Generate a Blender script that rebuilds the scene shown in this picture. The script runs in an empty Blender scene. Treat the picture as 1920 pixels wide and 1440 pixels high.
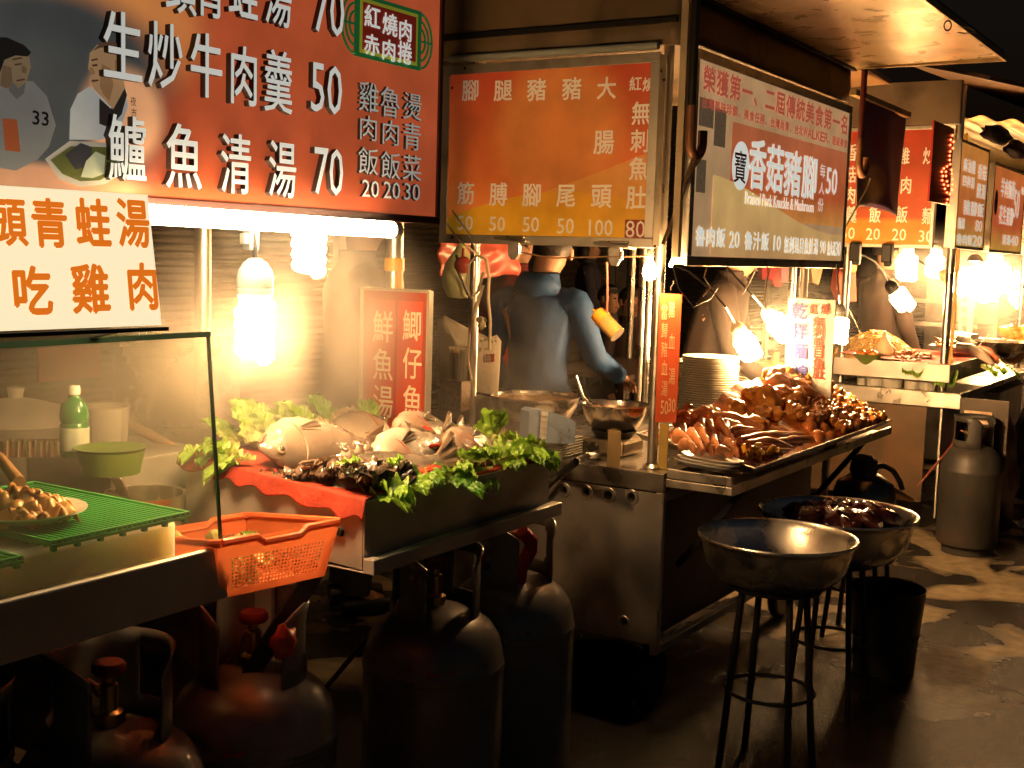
import bpy, bmesh, math, random
from mathutils import Vector, Matrix, Euler, noise
S=bpy.context.scene
COL=S.collection
random.seed(7)
PI=math.pi
# ---------------------------------------------------------------- camera, world, exposure
cd=bpy.data.cameras.new('camera'); cam=bpy.data.objects.new('camera',cd); COL.objects.link(cam)
cd.sensor_width=36.0; cd.lens=36.0*2300/1920; cd.clip_start=.05; cd.clip_end=300
cam.matrix_world=Matrix(((0.535749,0.074250,-0.841107,0.0000),(-0.843851,0.082266,-0.530234,0.0000),(0.029824,0.993841,0.106730,1.5000),(0,0,0,1)))
S.camera=cam
W=bpy.data.worlds.new('World'); S.world=W; W.use_nodes=True
nt=W.node_tree; nt.nodes.clear()
sky=nt.nodes.new('ShaderNodeTexSky'); sky.sky_type='NISHITA'; sky.sun_disc=False
sky.sun_elevation=math.radians(-3.0); sky.sun_rotation=math.radians(200)
bg=nt.nodes.new('ShaderNodeBackground'); bg.inputs['Strength'].default_value=.07
wo=nt.nodes.new('ShaderNodeOutputWorld')
nt.links.new(sky.outputs[0],bg.inputs['Color']); nt.links.new(bg.outputs[0],wo.inputs['Surface'])
S.view_settings.view_transform='Standard'; S.view_settings.look='None'; S.view_settings.exposure=0.45; S.view_settings.gamma=1
S.render.engine='CYCLES'
cy=S.cycles
cy.use_denoising=True
cy.max_bounces=7; cy.diffuse_bounces=3; cy.glossy_bounces=4; cy.transmission_bounces=5; cy.volume_bounces=0; cy.transparent_max_bounces=10
cy.sample_clamp_indirect=4; cy.sample_clamp_direct=0
cy.caustics_reflective=False; cy.caustics_refractive=False
cy.volume_step_rate=2.0; cy.volume_max_steps=128

# a survey helper: turns a measured picture point into the world point where that sight line meets a real plane (x=, y=, z= or a depth)
CM=cam.matrix_world
def at(x,y,ax,v):
    d=CM.to_3x3()@Vector(((x-960)/2300,(720-y)/2300,-1)); o=CM.translation
    if ax=='d': p=o+d*v
    else:
        i='xyz'.index(ax); p=o+d*((v-o[i])/d[i])
    return (p.x,p.y,p.z)
def atg(x,y,w,h,ax,v):
    c=at(x,y,ax,v);l=Vector(at(x-w/2,y,ax,v));r=Vector(at(x+w/2,y,ax,v))
    return (*c,(r-l).x if ax=='y' else abs((r-l).y),at(x,y-h/2,ax,v)[2]-at(x,y+h/2,ax,v)[2])
def atk(x,y,Y): return at(1220+.23958*x,660+.23958*y,'y',Y)

# ---------------------------------------------------------------- materials
MATS={}
def mat(name,col,rough=.5,metal=0.,var=None,bump=None,coat=0.,trans=0.,emit=None,sss=0.,rvar=0.,ior=1.45,dirt=None,alpha=None,tl=0.):
    """var=(scale,amount) colour mottling; bump=(scale,strength); dirt=(scale,colour,amount,threshold)"""
    if name in MATS: return MATS[name]
    m=bpy.data.materials.new(name); m.use_nodes=True; MATS[name]=m
    t=m.node_tree; b=t.nodes['Principled BSDF']; L=t.links.new
    c=tuple(col)+(1,)
    b.inputs['Base Color'].default_value=c
    b.inputs['Roughness'].default_value=rough; b.inputs['Metallic'].default_value=metal
    b.inputs['IOR'].default_value=ior
    if coat: b.inputs['Coat Weight'].default_value=coat; b.inputs['Coat Roughness'].default_value=.12
    if trans: b.inputs['Transmission Weight'].default_value=trans
    if sss: b.inputs['Subsurface Scale'].default_value=1.; b.inputs['Subsurface Weight'].default_value=sss; b.inputs['Subsurface Radius'].default_value=(.02,.008,.004)
    if alpha is not None: b.inputs['Alpha'].default_value=alpha
    if emit: b.inputs['Emission Color'].default_value=tuple(emit[0])+(1,); b.inputs['Emission Strength'].default_value=emit[1]
    tc=t.nodes.new('ShaderNodeTexCoord')
    def nz(scale,detail=5,dist=0):
        n=t.nodes.new('ShaderNodeTexNoise'); n.inputs['Scale'].default_value=scale; n.inputs['Detail'].default_value=detail
        n.inputs['Distortion'].default_value=dist
        L(tc.outputs['Object'],n.inputs['Vector']); return n
    last=None
    if var:
        n=nz(var[0]); mx=t.nodes.new('ShaderNodeMix'); mx.data_type='RGBA'
        mx.inputs[6].default_value=tuple(max(0,x*(1-var[1])) for x in col)+(1,)
        mx.inputs[7].default_value=tuple(min(1,x*(1+var[1])) for x in col)+(1,)
        mr=t.nodes.new('ShaderNodeMapRange'); mr.inputs[1].default_value=.3; mr.inputs[2].default_value=.7
        L(n.outputs['Fac'],mr.inputs[0]); L(mr.outputs[0],mx.inputs[0]); last=mx.outputs[2]; L(last,b.inputs['Base Color'])
    if dirt:
        n=nz(dirt[0],8,.4); mx=t.nodes.new('ShaderNodeMix'); mx.data_type='RGBA'
        mr=t.nodes.new('ShaderNodeMapRange'); mr.inputs[1].default_value=dirt[3]; mr.inputs[2].default_value=dirt[3]+.18; mr.inputs[4].default_value=dirt[2]
        L(n.outputs['Fac'],mr.inputs[0]); L(mr.outputs[0],mx.inputs[0])
        if last: L(last,mx.inputs[6])
        else: mx.inputs[6].default_value=c
        mx.inputs[7].default_value=tuple(dirt[1])+(1,); last=mx.outputs[2]; L(last,b.inputs['Base Color'])
    if rvar:
        n=nz(9.,6,.6); mr=t.nodes.new('ShaderNodeMapRange'); mr.inputs[1].default_value=.3; mr.inputs[2].default_value=.7
        mr.inputs[3].default_value=max(.03,rough-rvar); mr.inputs[4].default_value=min(1,rough+rvar)
        L(n.outputs['Fac'],mr.inputs[0]); L(mr.outputs[0],b.inputs['Roughness'])
    if bump:
        n=nz(bump[0],4); bp=t.nodes.new('ShaderNodeBump'); bp.inputs['Strength'].default_value=bump[1]; bp.inputs['Distance'].default_value=.01
        L(n.outputs['Fac'],bp.inputs['Height']); L(bp.outputs[0],b.inputs['Normal'])
    if tl:
        out=t.nodes['Material Output']; tr=t.nodes.new('ShaderNodeBsdfTranslucent'); ms=t.nodes.new('ShaderNodeMixShader')
        ms.inputs[0].default_value=tl
        if last: L(last,tr.inputs[0])
        else: tr.inputs[0].default_value=c
        L(b.outputs[0],ms.inputs[1]); L(tr.outputs[0],ms.inputs[2]); L(ms.outputs[0],out.inputs['Surface'])
    return m
def emitter(name,col,s):
    if name in MATS: return MATS[name]
    m=bpy.data.materials.new(name); m.use_nodes=True; MATS[name]=m; t=m.node_tree; t.nodes.clear()
    e=t.nodes.new('ShaderNodeEmission'); e.inputs[0].default_value=tuple(col)+(1,); e.inputs[1].default_value=s
    o=t.nodes.new('ShaderNodeOutputMaterial'); t.links.new(e.outputs[0],o.inputs[0]); return m
def glassmat(name,tint,fac,rough=.05):
    if name in MATS: return MATS[name]
    m=bpy.data.materials.new(name); m.use_nodes=True; MATS[name]=m; t=m.node_tree; t.nodes.clear(); L=t.links.new
    tr=t.nodes.new('ShaderNodeBsdfTransparent'); tr.inputs[0].default_value=tuple(tint)+(1,)
    gl=t.nodes.new('ShaderNodeBsdfGlossy'); gl.inputs['Roughness'].default_value=rough
    df=t.nodes.new('ShaderNodeBsdfDiffuse'); df.inputs[0].default_value=(.75,.78,.66,1)
    fr=t.nodes.new('ShaderNodeFresnel'); fr.inputs[0].default_value=1.3
    n=t.nodes.new('ShaderNodeTexNoise'); n.inputs['Scale'].default_value=4; n.inputs['Detail'].default_value=6
    tc=t.nodes.new('ShaderNodeTexCoord'); L(tc.outputs['Object'],n.inputs['Vector'])
    mr=t.nodes.new('ShaderNodeMapRange'); mr.inputs[1].default_value=.35; mr.inputs[2].default_value=.75; mr.inputs[3].default_value=fac*.4; mr.inputs[4].default_value=fac*1.8
    L(n.outputs['Fac'],mr.inputs[0])
    tn=t.nodes.new('ShaderNodeBsdfTranslucent'); tn.inputs[0].default_value=(.8,.78,.62,1)
    md=t.nodes.new('ShaderNodeMixShader'); md.inputs[0].default_value=.6; L(df.outputs[0],md.inputs[1]); L(tn.outputs[0],md.inputs[2])
    m0=t.nodes.new('ShaderNodeMixShader'); L(mr.outputs[0],m0.inputs[0]); L(tr.outputs[0],m0.inputs[1]); L(md.outputs[0],m0.inputs[2])
    m1=t.nodes.new('ShaderNodeMixShader'); L(fr.outputs[0],m1.inputs[0]); L(m0.outputs[0],m1.inputs[1]); L(gl.outputs[0],m1.inputs[2])
    o=t.nodes.new('ShaderNodeOutputMaterial'); L(m1.outputs[0],o.inputs[0]); return m
def printmat(name,base,ramp=None,axis='Z',blobs=(),rough=.35,emit=0.):
    """printed sign artwork: a two/three tone print plus soft printed patches (centre xyz in object space, radii, colour)"""
    m=bpy.data.materials.new(name); m.use_nodes=True; t=m.node_tree; b=t.nodes['Principled BSDF']; L=t.links.new
    tc=t.nodes.new('ShaderNodeTexCoord')
    cur=None
    if ramp:
        sx=t.nodes.new('ShaderNodeSeparateXYZ'); L(tc.outputs['Generated'],sx.inputs[0])
        cr=t.nodes.new('ShaderNodeValToRGB'); cr.color_ramp.elements[0].position=ramp[0][0]; cr.color_ramp.elements[0].color=tuple(ramp[0][1])+(1,)
        cr.color_ramp.elements[1].position=ramp[-1][0]; cr.color_ramp.elements[1].color=tuple(ramp[-1][1])+(1,)
        for p,c in ramp[1:-1]:
            e=cr.color_ramp.elements.new(p); e.color=tuple(c)+(1,)
        L(sx.outputs[axis],cr.inputs[0]); cur=cr.outputs[0]
    else:
        r=t.nodes.new('ShaderNodeRGB'); r.outputs[0].default_value=tuple(base)+(1,); cur=r.outputs[0]
    for c,rad,colr in blobs:
        mp=t.nodes.new('ShaderNodeVectorMath'); mp.operation='SUBTRACT'; L(tc.outputs['Object'],mp.inputs[0]); mp.inputs[1].default_value=c
        dv=t.nodes.new('ShaderNodeVectorMath'); dv.operation='DIVIDE'; L(mp.outputs[0],dv.inputs[0]); dv.inputs[1].default_value=rad
        ln=t.nodes.new('ShaderNodeVectorMath'); ln.operation='LENGTH'; L(dv.outputs[0],ln.inputs[0])
        mr=t.nodes.new('ShaderNodeMapRange'); mr.interpolation_type='SMOOTHSTEP'; mr.inputs[1].default_value=1.; mr.inputs[2].default_value=.55
        L(ln.outputs['Value'],mr.inputs[0])
        mx=t.nodes.new('ShaderNodeMix'); mx.data_type='RGBA'; L(mr.outputs[0],mx.inputs[0]); L(cur,mx.inputs[6]); mx.inputs[7].default_value=tuple(colr)+(1,); cur=mx.outputs[2]
    n=t.nodes.new('ShaderNodeTexNoise'); n.inputs['Scale'].default_value=6; n.inputs['Detail'].default_value=7; L(tc.outputs['Object'],n.inputs['Vector'])
    mr=t.nodes.new('ShaderNodeMapRange'); mr.inputs[1].default_value=.3; mr.inputs[2].default_value=.7; mr.inputs[3].default_value=.72; mr.inputs[4].default_value=1.08
    L(n.outputs['Fac'],mr.inputs[0])
    mu=t.nodes.new('ShaderNodeVectorMath'); mu.operation='SCALE'; L(cur,mu.inputs[0]); L(mr.outputs[0],mu.inputs['Scale']); cur=mu.outputs[0]
    L(cur,b.inputs['Base Color']); b.inputs['Roughness'].default_value=rough
    if emit: L(cur,b.inputs['Emission Color']); b.inputs['Emission Strength'].default_value=emit
    return m
WARM=(1.,.545,.21)
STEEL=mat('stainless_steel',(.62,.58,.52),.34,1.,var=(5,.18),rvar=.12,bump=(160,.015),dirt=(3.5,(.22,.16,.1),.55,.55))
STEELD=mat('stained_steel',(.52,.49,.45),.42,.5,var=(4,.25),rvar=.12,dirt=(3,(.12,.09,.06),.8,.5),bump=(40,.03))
POT=mat('pot_steel',(.66,.6,.52),.24,1.,var=(7,.15),rvar=.09,dirt=(9,(.2,.14,.08),.5,.58))
ALU=mat('aluminium_frame',(.6,.57,.5),.42,.8,var=(8,.12),dirt=(6,(.2,.15,.1),.7,.55))
DARK=mat('dark_painted_iron',(.008,.0075,.007),.6,.2,var=(6,.3),bump=(30,.1))
BLACK=mat('black_plastic',(.012,.012,.012),.4,var=(8,.3))
RUBBER=mat('black_rubber',(.018,.017,.016),.45)
ROOFM=mat('old_tan_tarpaulin',(.15,.105,.06),.6,var=(3,.3),dirt=(4,(.05,.035,.02),.85,.5),bump=(12,.2))
WHITEP=mat('white_ceramic',(.8,.78,.72),.22,coat=.3)
PLATE=mat('plate_melamine',(.78,.74,.64),.25,coat=.2,var=(20,.04))
REDPL=mat('orange_plastic',(.74,.20,.075),.38,var=(6,.1),tl=.42)
CLOTHRED=mat('red_cloth',(.36,.04,.02),.75,var=(12,.3),bump=(22,.9),tl=.1)
GREENPL=mat('green_plastic',(.06,.36,.10),.35,var=(8,.15))
FOAM=mat('white_foam',(.80,.77,.64),.6,var=(5,.06),bump=(60,.15),dirt=(4,(.5,.44,.3),.4,.6),sss=1.)
FOAM.node_tree.nodes['Principled BSDF'].inputs['Subsurface Radius'].default_value=(.11,.09,.05); FOAM.node_tree.nodes['Principled BSDF'].inputs['Subsurface Scale'].default_value=1.
WOOD=mat('worn_wood',(.3,.17,.08),.6,var=(9,.3))
SKIN=mat('skin',(.45,.24,.15),.5,sss=.1)
HAIR=mat('black_hair',(.012,.01,.009),.45,bump=(80,.3))
WHITEL=mat('white_lettering',(.82,.82,.78),.4)
CORD=mat('cord_black',(.015,.014,.013),.55)
ROPE=mat('pale_rope',(.5,.42,.28),.85,bump=(90,.4))
CARD=mat('brown_cardboard',(.4,.28,.13),.8,var=(7,.15))
YTAPE=mat('yellow_tape',(.7,.42,.04),.4)
CYL=mat('grey_cylinder_paint',(.16,.16,.155),.38,.2,coat=.5,var=(5,.2),rvar=.1,dirt=(7,(.09,.06,.045),.7,.54),bump=(11,.16))
BULBM=emitter('glowing_bulb',WARM,95.)
TUBEM=emitter('glowing_tube',(1.,.76,.44),34.)
SMALLB=emitter('glowing_small_bulb',WARM,620.)
# ---------------------------------------------------------------- mesh builder
def V3(*a): return Vector(a)
def frame(z,x=None):
    z=Vector(z).normalized()
    if x is None: x=Vector((0,0,1)) if abs(z.z)<.95 else Vector((1,0,0))
    y=z.cross(Vector(x)).normalized(); x=y.cross(z)
    return Matrix((x,y,z)).transposed()
class MB:
    def __init__(s): s.v=[]; s.f=[]; s.m=[]; s.k=0; s.T=None
    def add(s,vs,fs):
        o=len(s.v)
        for p in vs:
            p=Vector(p)
            if s.T is not None: p=s.T@p
            s.v.append(p)
        for f in fs: s.f.append([o+i for i in f]); s.m.append(s.k)
        return s
    def box(s,c,d,R=None):
        x,y,z=[q/2 for q in d]; vs=[Vector((i*x,j*y,k*z)) for k in(-1,1) for j in(-1,1) for i in(-1,1)]
        if R is not None: vs=[R@p for p in vs]
        c=Vector(c)
        return s.add([p+c for p in vs],[(0,2,3,1),(4,5,7,6),(0,1,5,4),(2,6,7,3),(0,4,6,2),(1,3,7,5)])
    def lh(s,lo,hi):
        lo=Vector(lo);hi=Vector(hi); return s.box((lo+hi)/2,hi-lo)
    def bar(s,p,q,w,h,up=None):
        p=Vector(p);q=Vector(q); R=frame(q-p,up); return s.box((p+q)/2,(h,w,(q-p).length),R)
    def tube(s,pts,r,n=10,cap=True,flat=None):
        pts=[Vector(p) for p in pts]
        if not isinstance(r,(list,tuple)): r=[r]*len(pts)
        vs=[];X=None
        for i,p in enumerate(pts):
            d=(pts[min(i+1,len(pts)-1)]-pts[max(i-1,0)])
            if d.length<1e-9: d=Vector((0,0,1))
            d.normalize()
            if X is None: X=frame(d).col[0].copy()
            X=(X-d*X.dot(d))
            if X.length<1e-6: X=frame(d).col[0].copy()
            X.normalize(); Y=d.cross(X)
            for j in range(n):
                a=2*PI*j/n; vs.append(p+X*math.cos(a)*r[i]+Y*math.sin(a)*r[i]*(flat or 1))
        fs=[]
        for i in range(len(pts)-1):
            for j in range(n):
                k=(j+1)%n; fs.append((i*n+j,i*n+k,(i+1)*n+k,(i+1)*n+j))
        if cap: fs.append(tuple(range(n-1,-1,-1))); fs.append(tuple((len(pts)-1)*n+j for j in range(n)))
        return s.add(vs,fs)
    def lathe(s,prof,c=(0,0,0),n=32,R=None,cap=False,a0=0,a1=2*PI,sx=1.,sy=1.):
        c=Vector(c); full=abs(a1-a0-2*PI)<1e-6; m=n if full else n+1; vs=[]
        for r,z in prof:
            for j in range(m):
                a=a0+(a1-a0)*j/n; p=Vector((r*math.cos(a)*sx,r*math.sin(a)*sy,z)); vs.append((R@p if R is not None else p)+c)
        fs=[]
        for i in range(len(prof)-1):
            for j in range(n):
                k=(j+1)%m
                fs.append((i*m+j,i*m+k,(i+1)*m+k,(i+1)*m+j))
        if cap and full: fs.append(tuple(range(m-1,-1,-1))); fs.append(tuple((len(prof)-1)*m+j for j in range(m)))
        return s.add(vs,fs)
    def ell(s,c,r,R=None,nu=16,nv=10,bump=0,bs=8,seed=0):
        c=Vector(c); vs=[];o=Vector((seed*3.1,seed*1.7,seed*.9))
        for i in range(nv+1):
            th=PI*i/nv
            for j in range(nu):
                a=2*PI*j/nu; d=Vector((math.sin(th)*math.cos(a),math.sin(th)*math.sin(a),math.cos(th)))
                k=1+(bump*noise.noise(d*bs*.3+o) if bump else 0)
                p=Vector((d.x*r[0],d.y*r[1],d.z*r[2]))*k
                vs.append((R@p if R is not None else p)+c)
        fs=[(i*nu+j,(i+1)*nu+j,(i+1)*nu+(j+1)%nu,i*nu+(j+1)%nu) for i in range(nv) for j in range(nu)]
        return s.add(vs,fs)
    def prism(s,poly,o,U,Vv,d):
        """polygon in the plane o+u*U+v*V, thickened along d"""
        o=Vector(o);U=Vector(U);Vv=Vector(Vv);d=Vector(d);n=len(poly)
        a=[o+U*u+Vv*v for u,v in poly]; b=[p+d for p in a]
        return s.add(a+b,[tuple(range(n)),tuple(range(2*n-1,n-1,-1))]+[(i,n+i,n+(i+1)%n,(i+1)%n) for i in range(n)])
    def grid(s,fn,nu,nv):
        vs=[fn(i/nu,j/nv) for j in range(nv+1) for i in range(nu+1)]
        return s.add(vs,[(j*(nu+1)+i,j*(nu+1)+i+1,(j+1)*(nu+1)+i+1,(j+1)*(nu+1)+i) for j in range(nv) for i in range(nu)])
ORG={}
def wloc(o):
    l=Vector((0,0,0))
    while o is not None: l+=ORG[o.name]; o=o.parent
    return l
def mk(name,b,mats,parent=None,smooth=True,bev=0,loc=None,label=None,solid=0,sub=0,ang=40,fix=True):
    """one mesh object; vertices are given in world space unless the parent is built round the origin"""
    if not isinstance(mats,(list,tuple)): mats=[mats]
    if parent is not None: l=wloc(parent); ol=Vector((0,0,0))
    else:
        if loc is None:
            xs=[p.x for p in b.v];ys=[p.y for p in b.v];zs=[p.z for p in b.v]
            loc=((min(xs)+max(xs))/2,(min(ys)+max(ys))/2,min(zs))
        l=Vector(loc); ol=l.copy()
    me=bpy.data.meshes.new(name); me.from_pydata([p-l for p in b.v],[],b.f)
    for m in mats: me.materials.append(m)
    if len(mats)>1: me.polygons.foreach_set('material_index',b.m)
    if fix:
        bm=bmesh.new(); bm.from_mesh(me); bmesh.ops.recalc_face_normals(bm,faces=bm.faces); bm.to_mesh(me); bm.free()
    if smooth:
        me.polygons.foreach_set('use_smooth',[True]*len(me.polygons))
        if ang: me.set_sharp_from_angle(angle=math.radians(ang))
    o=bpy.data.objects.new(name,me); COL.objects.link(o); o.location=ol; ORG[o.name]=ol
    if parent is not None: o.parent=parent
    if solid:
        md=o.modifiers.new('solid','SOLIDIFY'); md.thickness=solid; md.offset=0
    if bev:
        md=o.modifiers.new('bevel','BEVEL'); md.width=bev; md.segments=2; md.limit_method='ANGLE'; md.angle_limit=math.radians(35)
    if sub:
        md=o.modifiers.new('sub','SUBSURF'); md.levels=sub; md.render_levels=sub
    if label: o['label']=label
    return o
def tag(o,label,cat,group=None,kind=None):
    o['label']=label; o['category']=cat
    if group: o['group']=group
    if kind: o['kind']=kind
    return o
def thing(name,label,cat,loc=(0,0,0),group=None):
    o=bpy.data.objects.new(name,None); COL.objects.link(o); o.location=loc; o.empty_display_size=.05; ORG[o.name]=Vector(loc)
    return tag(o,label,cat,group)
def struct(name,b,m,**k):
    o=mk(name,b,m,**k); o['kind']='structure'; return o
def kids(o): return [c for c in ALLK.get(o.name,[])]
ALLK={}
def copy_tree(o,loc,rot=(0,0,0),scale=1,label=None,group=None):
    r=o.copy(); COL.objects.link(r); r.location=loc; r.rotation_euler=rot; r.scale=(scale,)*3 if not isinstance(scale,tuple) else scale; ORG[r.name]=Vector(loc)
    if label: r['label']=label
    if group: r['group']=group
    for ch in o.children:
        c=ch.copy(); COL.objects.link(c); c.parent=r
        for g in ch.children:
            d=g.copy(); COL.objects.link(d); d.parent=c
    return r
# ---------------------------------------------------------------- lettering
GL={}
def glyph(txt,bold):
    k=txt
    if k in GL: return GL[k]
    cu=bpy.data.curves.new('glyph','FONT'); cu.body=txt; cu.offset=0; cu.resolution_u=2
    o=bpy.data.objects.new('glyph',cu); COL.objects.link(o)
    bpy.context.view_layer.update()
    me=bpy.data.meshes.new_from_object(o.evaluated_get(bpy.context.evaluated_depsgraph_get()))
    vs=[v.co.copy() for v in me.vertices]; fs=[tuple(p.vertices) for p in me.polygons]
    bpy.data.objects.remove(o); bpy.data.curves.remove(cu); bpy.data.meshes.remove(me)
    GL[k]=(vs,fs); return GL[k]
def letters(b,items,U,N,bold=.012,rais=.003,thick=0.,Vv=(0,0,1)):
    """items: (text,(x,y,z,w,h)); laid on the plane with right vector U, outward normal N"""
    U=Vector(U);N=Vector(N);Vv=Vector(Vv)
    for it in items:
        txt,(x,y,z,w,h)=it[0],it[1]
        vs,fs=glyph(txt,it[2] if len(it)>2 else bold)
        if not vs: continue
        if len(txt)==1 and ord(txt)>0x2e80: x0,x1,y0,y1=.02,.98,-.09,.86
        else:
            x0=min(v.x for v in vs);x1=max(v.x for v in vs);y0=min(v.y for v in vs);y1=max(v.y for v in vs)
        if txt=='1': x0-=.14;x1+=.14
        c=Vector((x,y,z))+N*rais
        bo=it[2] if len(it)>2 else bold
        dw=w/max(1,len(txt))
        shifts=[(0,0,0)] if bo<=0 else [(sx*bo*dw*1.0,sz*bo*dw*1.0,k*.00012) for k,(sx,sz) in enumerate(((1,0),(-1,0),(0,1),(0,-1),(.7,.7),(-.7,.7)))]
        for sx_,sz_,so in shifts:
          cc=c+U*sx_+Vv*sz_
          def W(v,o,cc=cc,so=so): return cc+U*((v.x-(x0+x1)/2)/(x1-x0)*w)+Vv*((v.y-(y0+y1)/2)/(y1-y0)*h)+N*(o+so)
          if thick:
            ec={}
            for f in fs:
                for i in range(len(f)): ec[(f[i],f[(i+1)%len(f)])]=1
            k0=b.k
            b.k=0; b.add([W(v,thick) for v in vs],fs)
            b.k=1
            sv=[];sf=[]
            for (i,j) in ec:
                if (j,i) not in ec:
                    q=len(sv); sv+=[W(vs[i],thick),W(vs[j],thick),W(vs[j],0),W(vs[i],0)]; sf.append((q,q+3,q+2,q+1))
            b.add(sv,sf); b.k=k0
          else: b.add([W(v,0) for v in vs],fs)
    return b
def row(txt,a,bb,h,U):
    """a string spread evenly between two world points"""
    a=Vector(a);bb=Vector(bb);n=len(txt);out=[];w=(bb-a).length/n
    for i,ch in enumerate(txt):
        if ch==' ': continue
        p=a.lerp(bb,(i+.5)/n); out.append((ch,(p.x,p.y,p.z,w*.9,h)))
    return out
UY=(0,-1,0); NX=(-1,0,0)   # boards that face back along the street (-x)
UX=(1,0,0);  NY=(0,-1,0)   # boards that face the street (-y)

# ================================================================ SETTING
gm=bpy.data.materials.new('wet_asphalt'); gm.use_nodes=True
def _g():
    t=gm.node_tree; b=t.nodes['Principled BSDF']; L=t.links.new; tc=t.nodes.new('ShaderNodeTexCoord')
    def nz(s,d,ds=0):
        n=t.nodes.new('ShaderNodeTexNoise'); n.inputs['Scale'].default_value=s; n.inputs['Detail'].default_value=d; n.inputs['Distortion'].default_value=ds; L(tc.outputs['Object'],n.inputs['Vector']); return n
    def mr(src,a,bb,c,d):
        m=t.nodes.new('ShaderNodeMapRange'); m.inputs[1].default_value=a;m.inputs[2].default_value=bb;m.inputs[3].default_value=c;m.inputs[4].default_value=d; L(src,m.inputs[0]); return m.outputs[0]
    w=nz(2.6,7,.5); g=nz(160,3); f=nz(14,6)
    wet=mr(w.outputs['Fac'],.455,.525,0,1)
    # shade round the wash basins, painted in as a dark patch of the wet mask
    sv=t.nodes.new('ShaderNodeVectorMath'); sv.operation='SUBTRACT'; L(tc.outputs['Object'],sv.inputs[0]); sv.inputs[1].default_value=(3.0,1.25,0)
    sl=t.nodes.new('ShaderNodeVectorMath'); sl.operation='LENGTH'; L(sv.outputs[0],sl.inputs[0])
    sa=t.nodes.new('ShaderNodeMath'); sa.operation='MULTIPLY_ADD'; L(w.outputs['Fac'],sa.inputs[0]); sa.inputs[1].default_value=-1.6; L(sl.outputs['Value'],sa.inputs[2])
    basin_shade=mr(sa.outputs[0],.55,.95,1,0)
    mxm=t.nodes.new('ShaderNodeMath'); mxm.operation='MAXIMUM'; L(wet,mxm.inputs[0]); L(basin_shade,mxm.inputs[1]); wet=mxm.outputs[0]
    mx=t.nodes.new('ShaderNodeMix'); mx.data_type='RGBA'; mx.inputs[6].default_value=(.30,.235,.145,1); mx.inputs[7].default_value=(.018,.017,.016,1); L(wet,mx.inputs[0])
    m2=t.nodes.new('ShaderNodeMix'); m2.data_type='RGBA'; m2.blend_type='MULTIPLY'; m2.inputs[0].default_value=.7; L(mx.outputs[2],m2.inputs[6]); L(mr(f.outputs['Fac'],.3,.7,.4,1.2),m2.inputs[7])
    L(m2.outputs[2],b.inputs['Base Color'])
    L(mr(wet,0,1,.65,.24),b.inputs['Roughness'])
    ad=t.nodes.new('ShaderNodeMath'); ad.operation='MULTIPLY'; L(g.outputs['Fac'],ad.inputs[0]); ad.inputs[1].default_value=.6
    ad2=t.nodes.new('ShaderNodeMath'); ad2.operation='ADD'; L(ad.outputs[0],ad2.inputs[0]); L(f.outputs['Fac'],ad2.inputs[1])
    bp=t.nodes.new('ShaderNodeBump'); bp.inputs['Strength'].default_value=.8; bp.inputs['Distance'].default_value=.012; L(ad2.outputs[0],bp.inputs['Height']); L(bp.outputs[0],b.inputs['Normal'])
_g()
b=MB(); b.add([(-60,-60,0),(120,-60,0),(120,60,0),(-60,60,0)],[(0,1,2,3)])
struct('street',b,gm,smooth=False,loc=(0,0,0))
# shuttered shop row behind the stalls
SHUT=mat('roller_shutter_metal',(.10,.077,.052),.36,.5,var=(2,.25),dirt=(3,(.08,.05,.03),.7,.55))
WALLC=mat('stained_concrete',(.12,.095,.07),.8,var=(3,.3),bump=(20,.2))
for k,(x0,x1) in enumerate(((-1.2,3.2),(3.5,8.2),(8.5,13.2),(13.5,18.5))):
    t=thing('shop_front',['shuttered shop front behind the fish stall, horizontal metal slats','shuttered shop front behind the blue jacket vendor, horizontal metal slats','dim shuttered shop front behind the noodle stall','farthest dim shuttered shop front beyond the last stall'][k],'shop front',((x0+x1)/2,7.0,0))
    b=MB(); n=64; pitch=.055; z=.05; prof=[]
    for i in range(n):
        prof+= [(0.0,z),(.014,z+pitch*.35),(.014,z+pitch*.7),(0.0,z+pitch*.98)]; z+=pitch
    vs=[];fs=[]
    for o,zz in prof: vs+=[(x0+.06,7.0-o,zz),(x1-.06,7.0-o,zz)]
    for i in range(len(prof)-1): fs.append((2*i,2*i+1,2*i+3,2*i+2))
    b.add(vs,fs); mk('roller_shutter',b,SHUT,t,smooth=False)
    b=MB(); b.lh((x0-.15,7.02,0),(x1+.15,7.3,6)); b.lh((x0-.15,6.9,3.6),(x1+.15,7.015,6.0)); mk('wall',b,WALLC,t,smooth=False)
    for xx in (x0-.06,x1-.06):
        b=MB(); b.lh((xx,6.93,0),(xx+.12,7.015,3.595)); mk('guide_rail',b,ALU,t,smooth=False)
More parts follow.
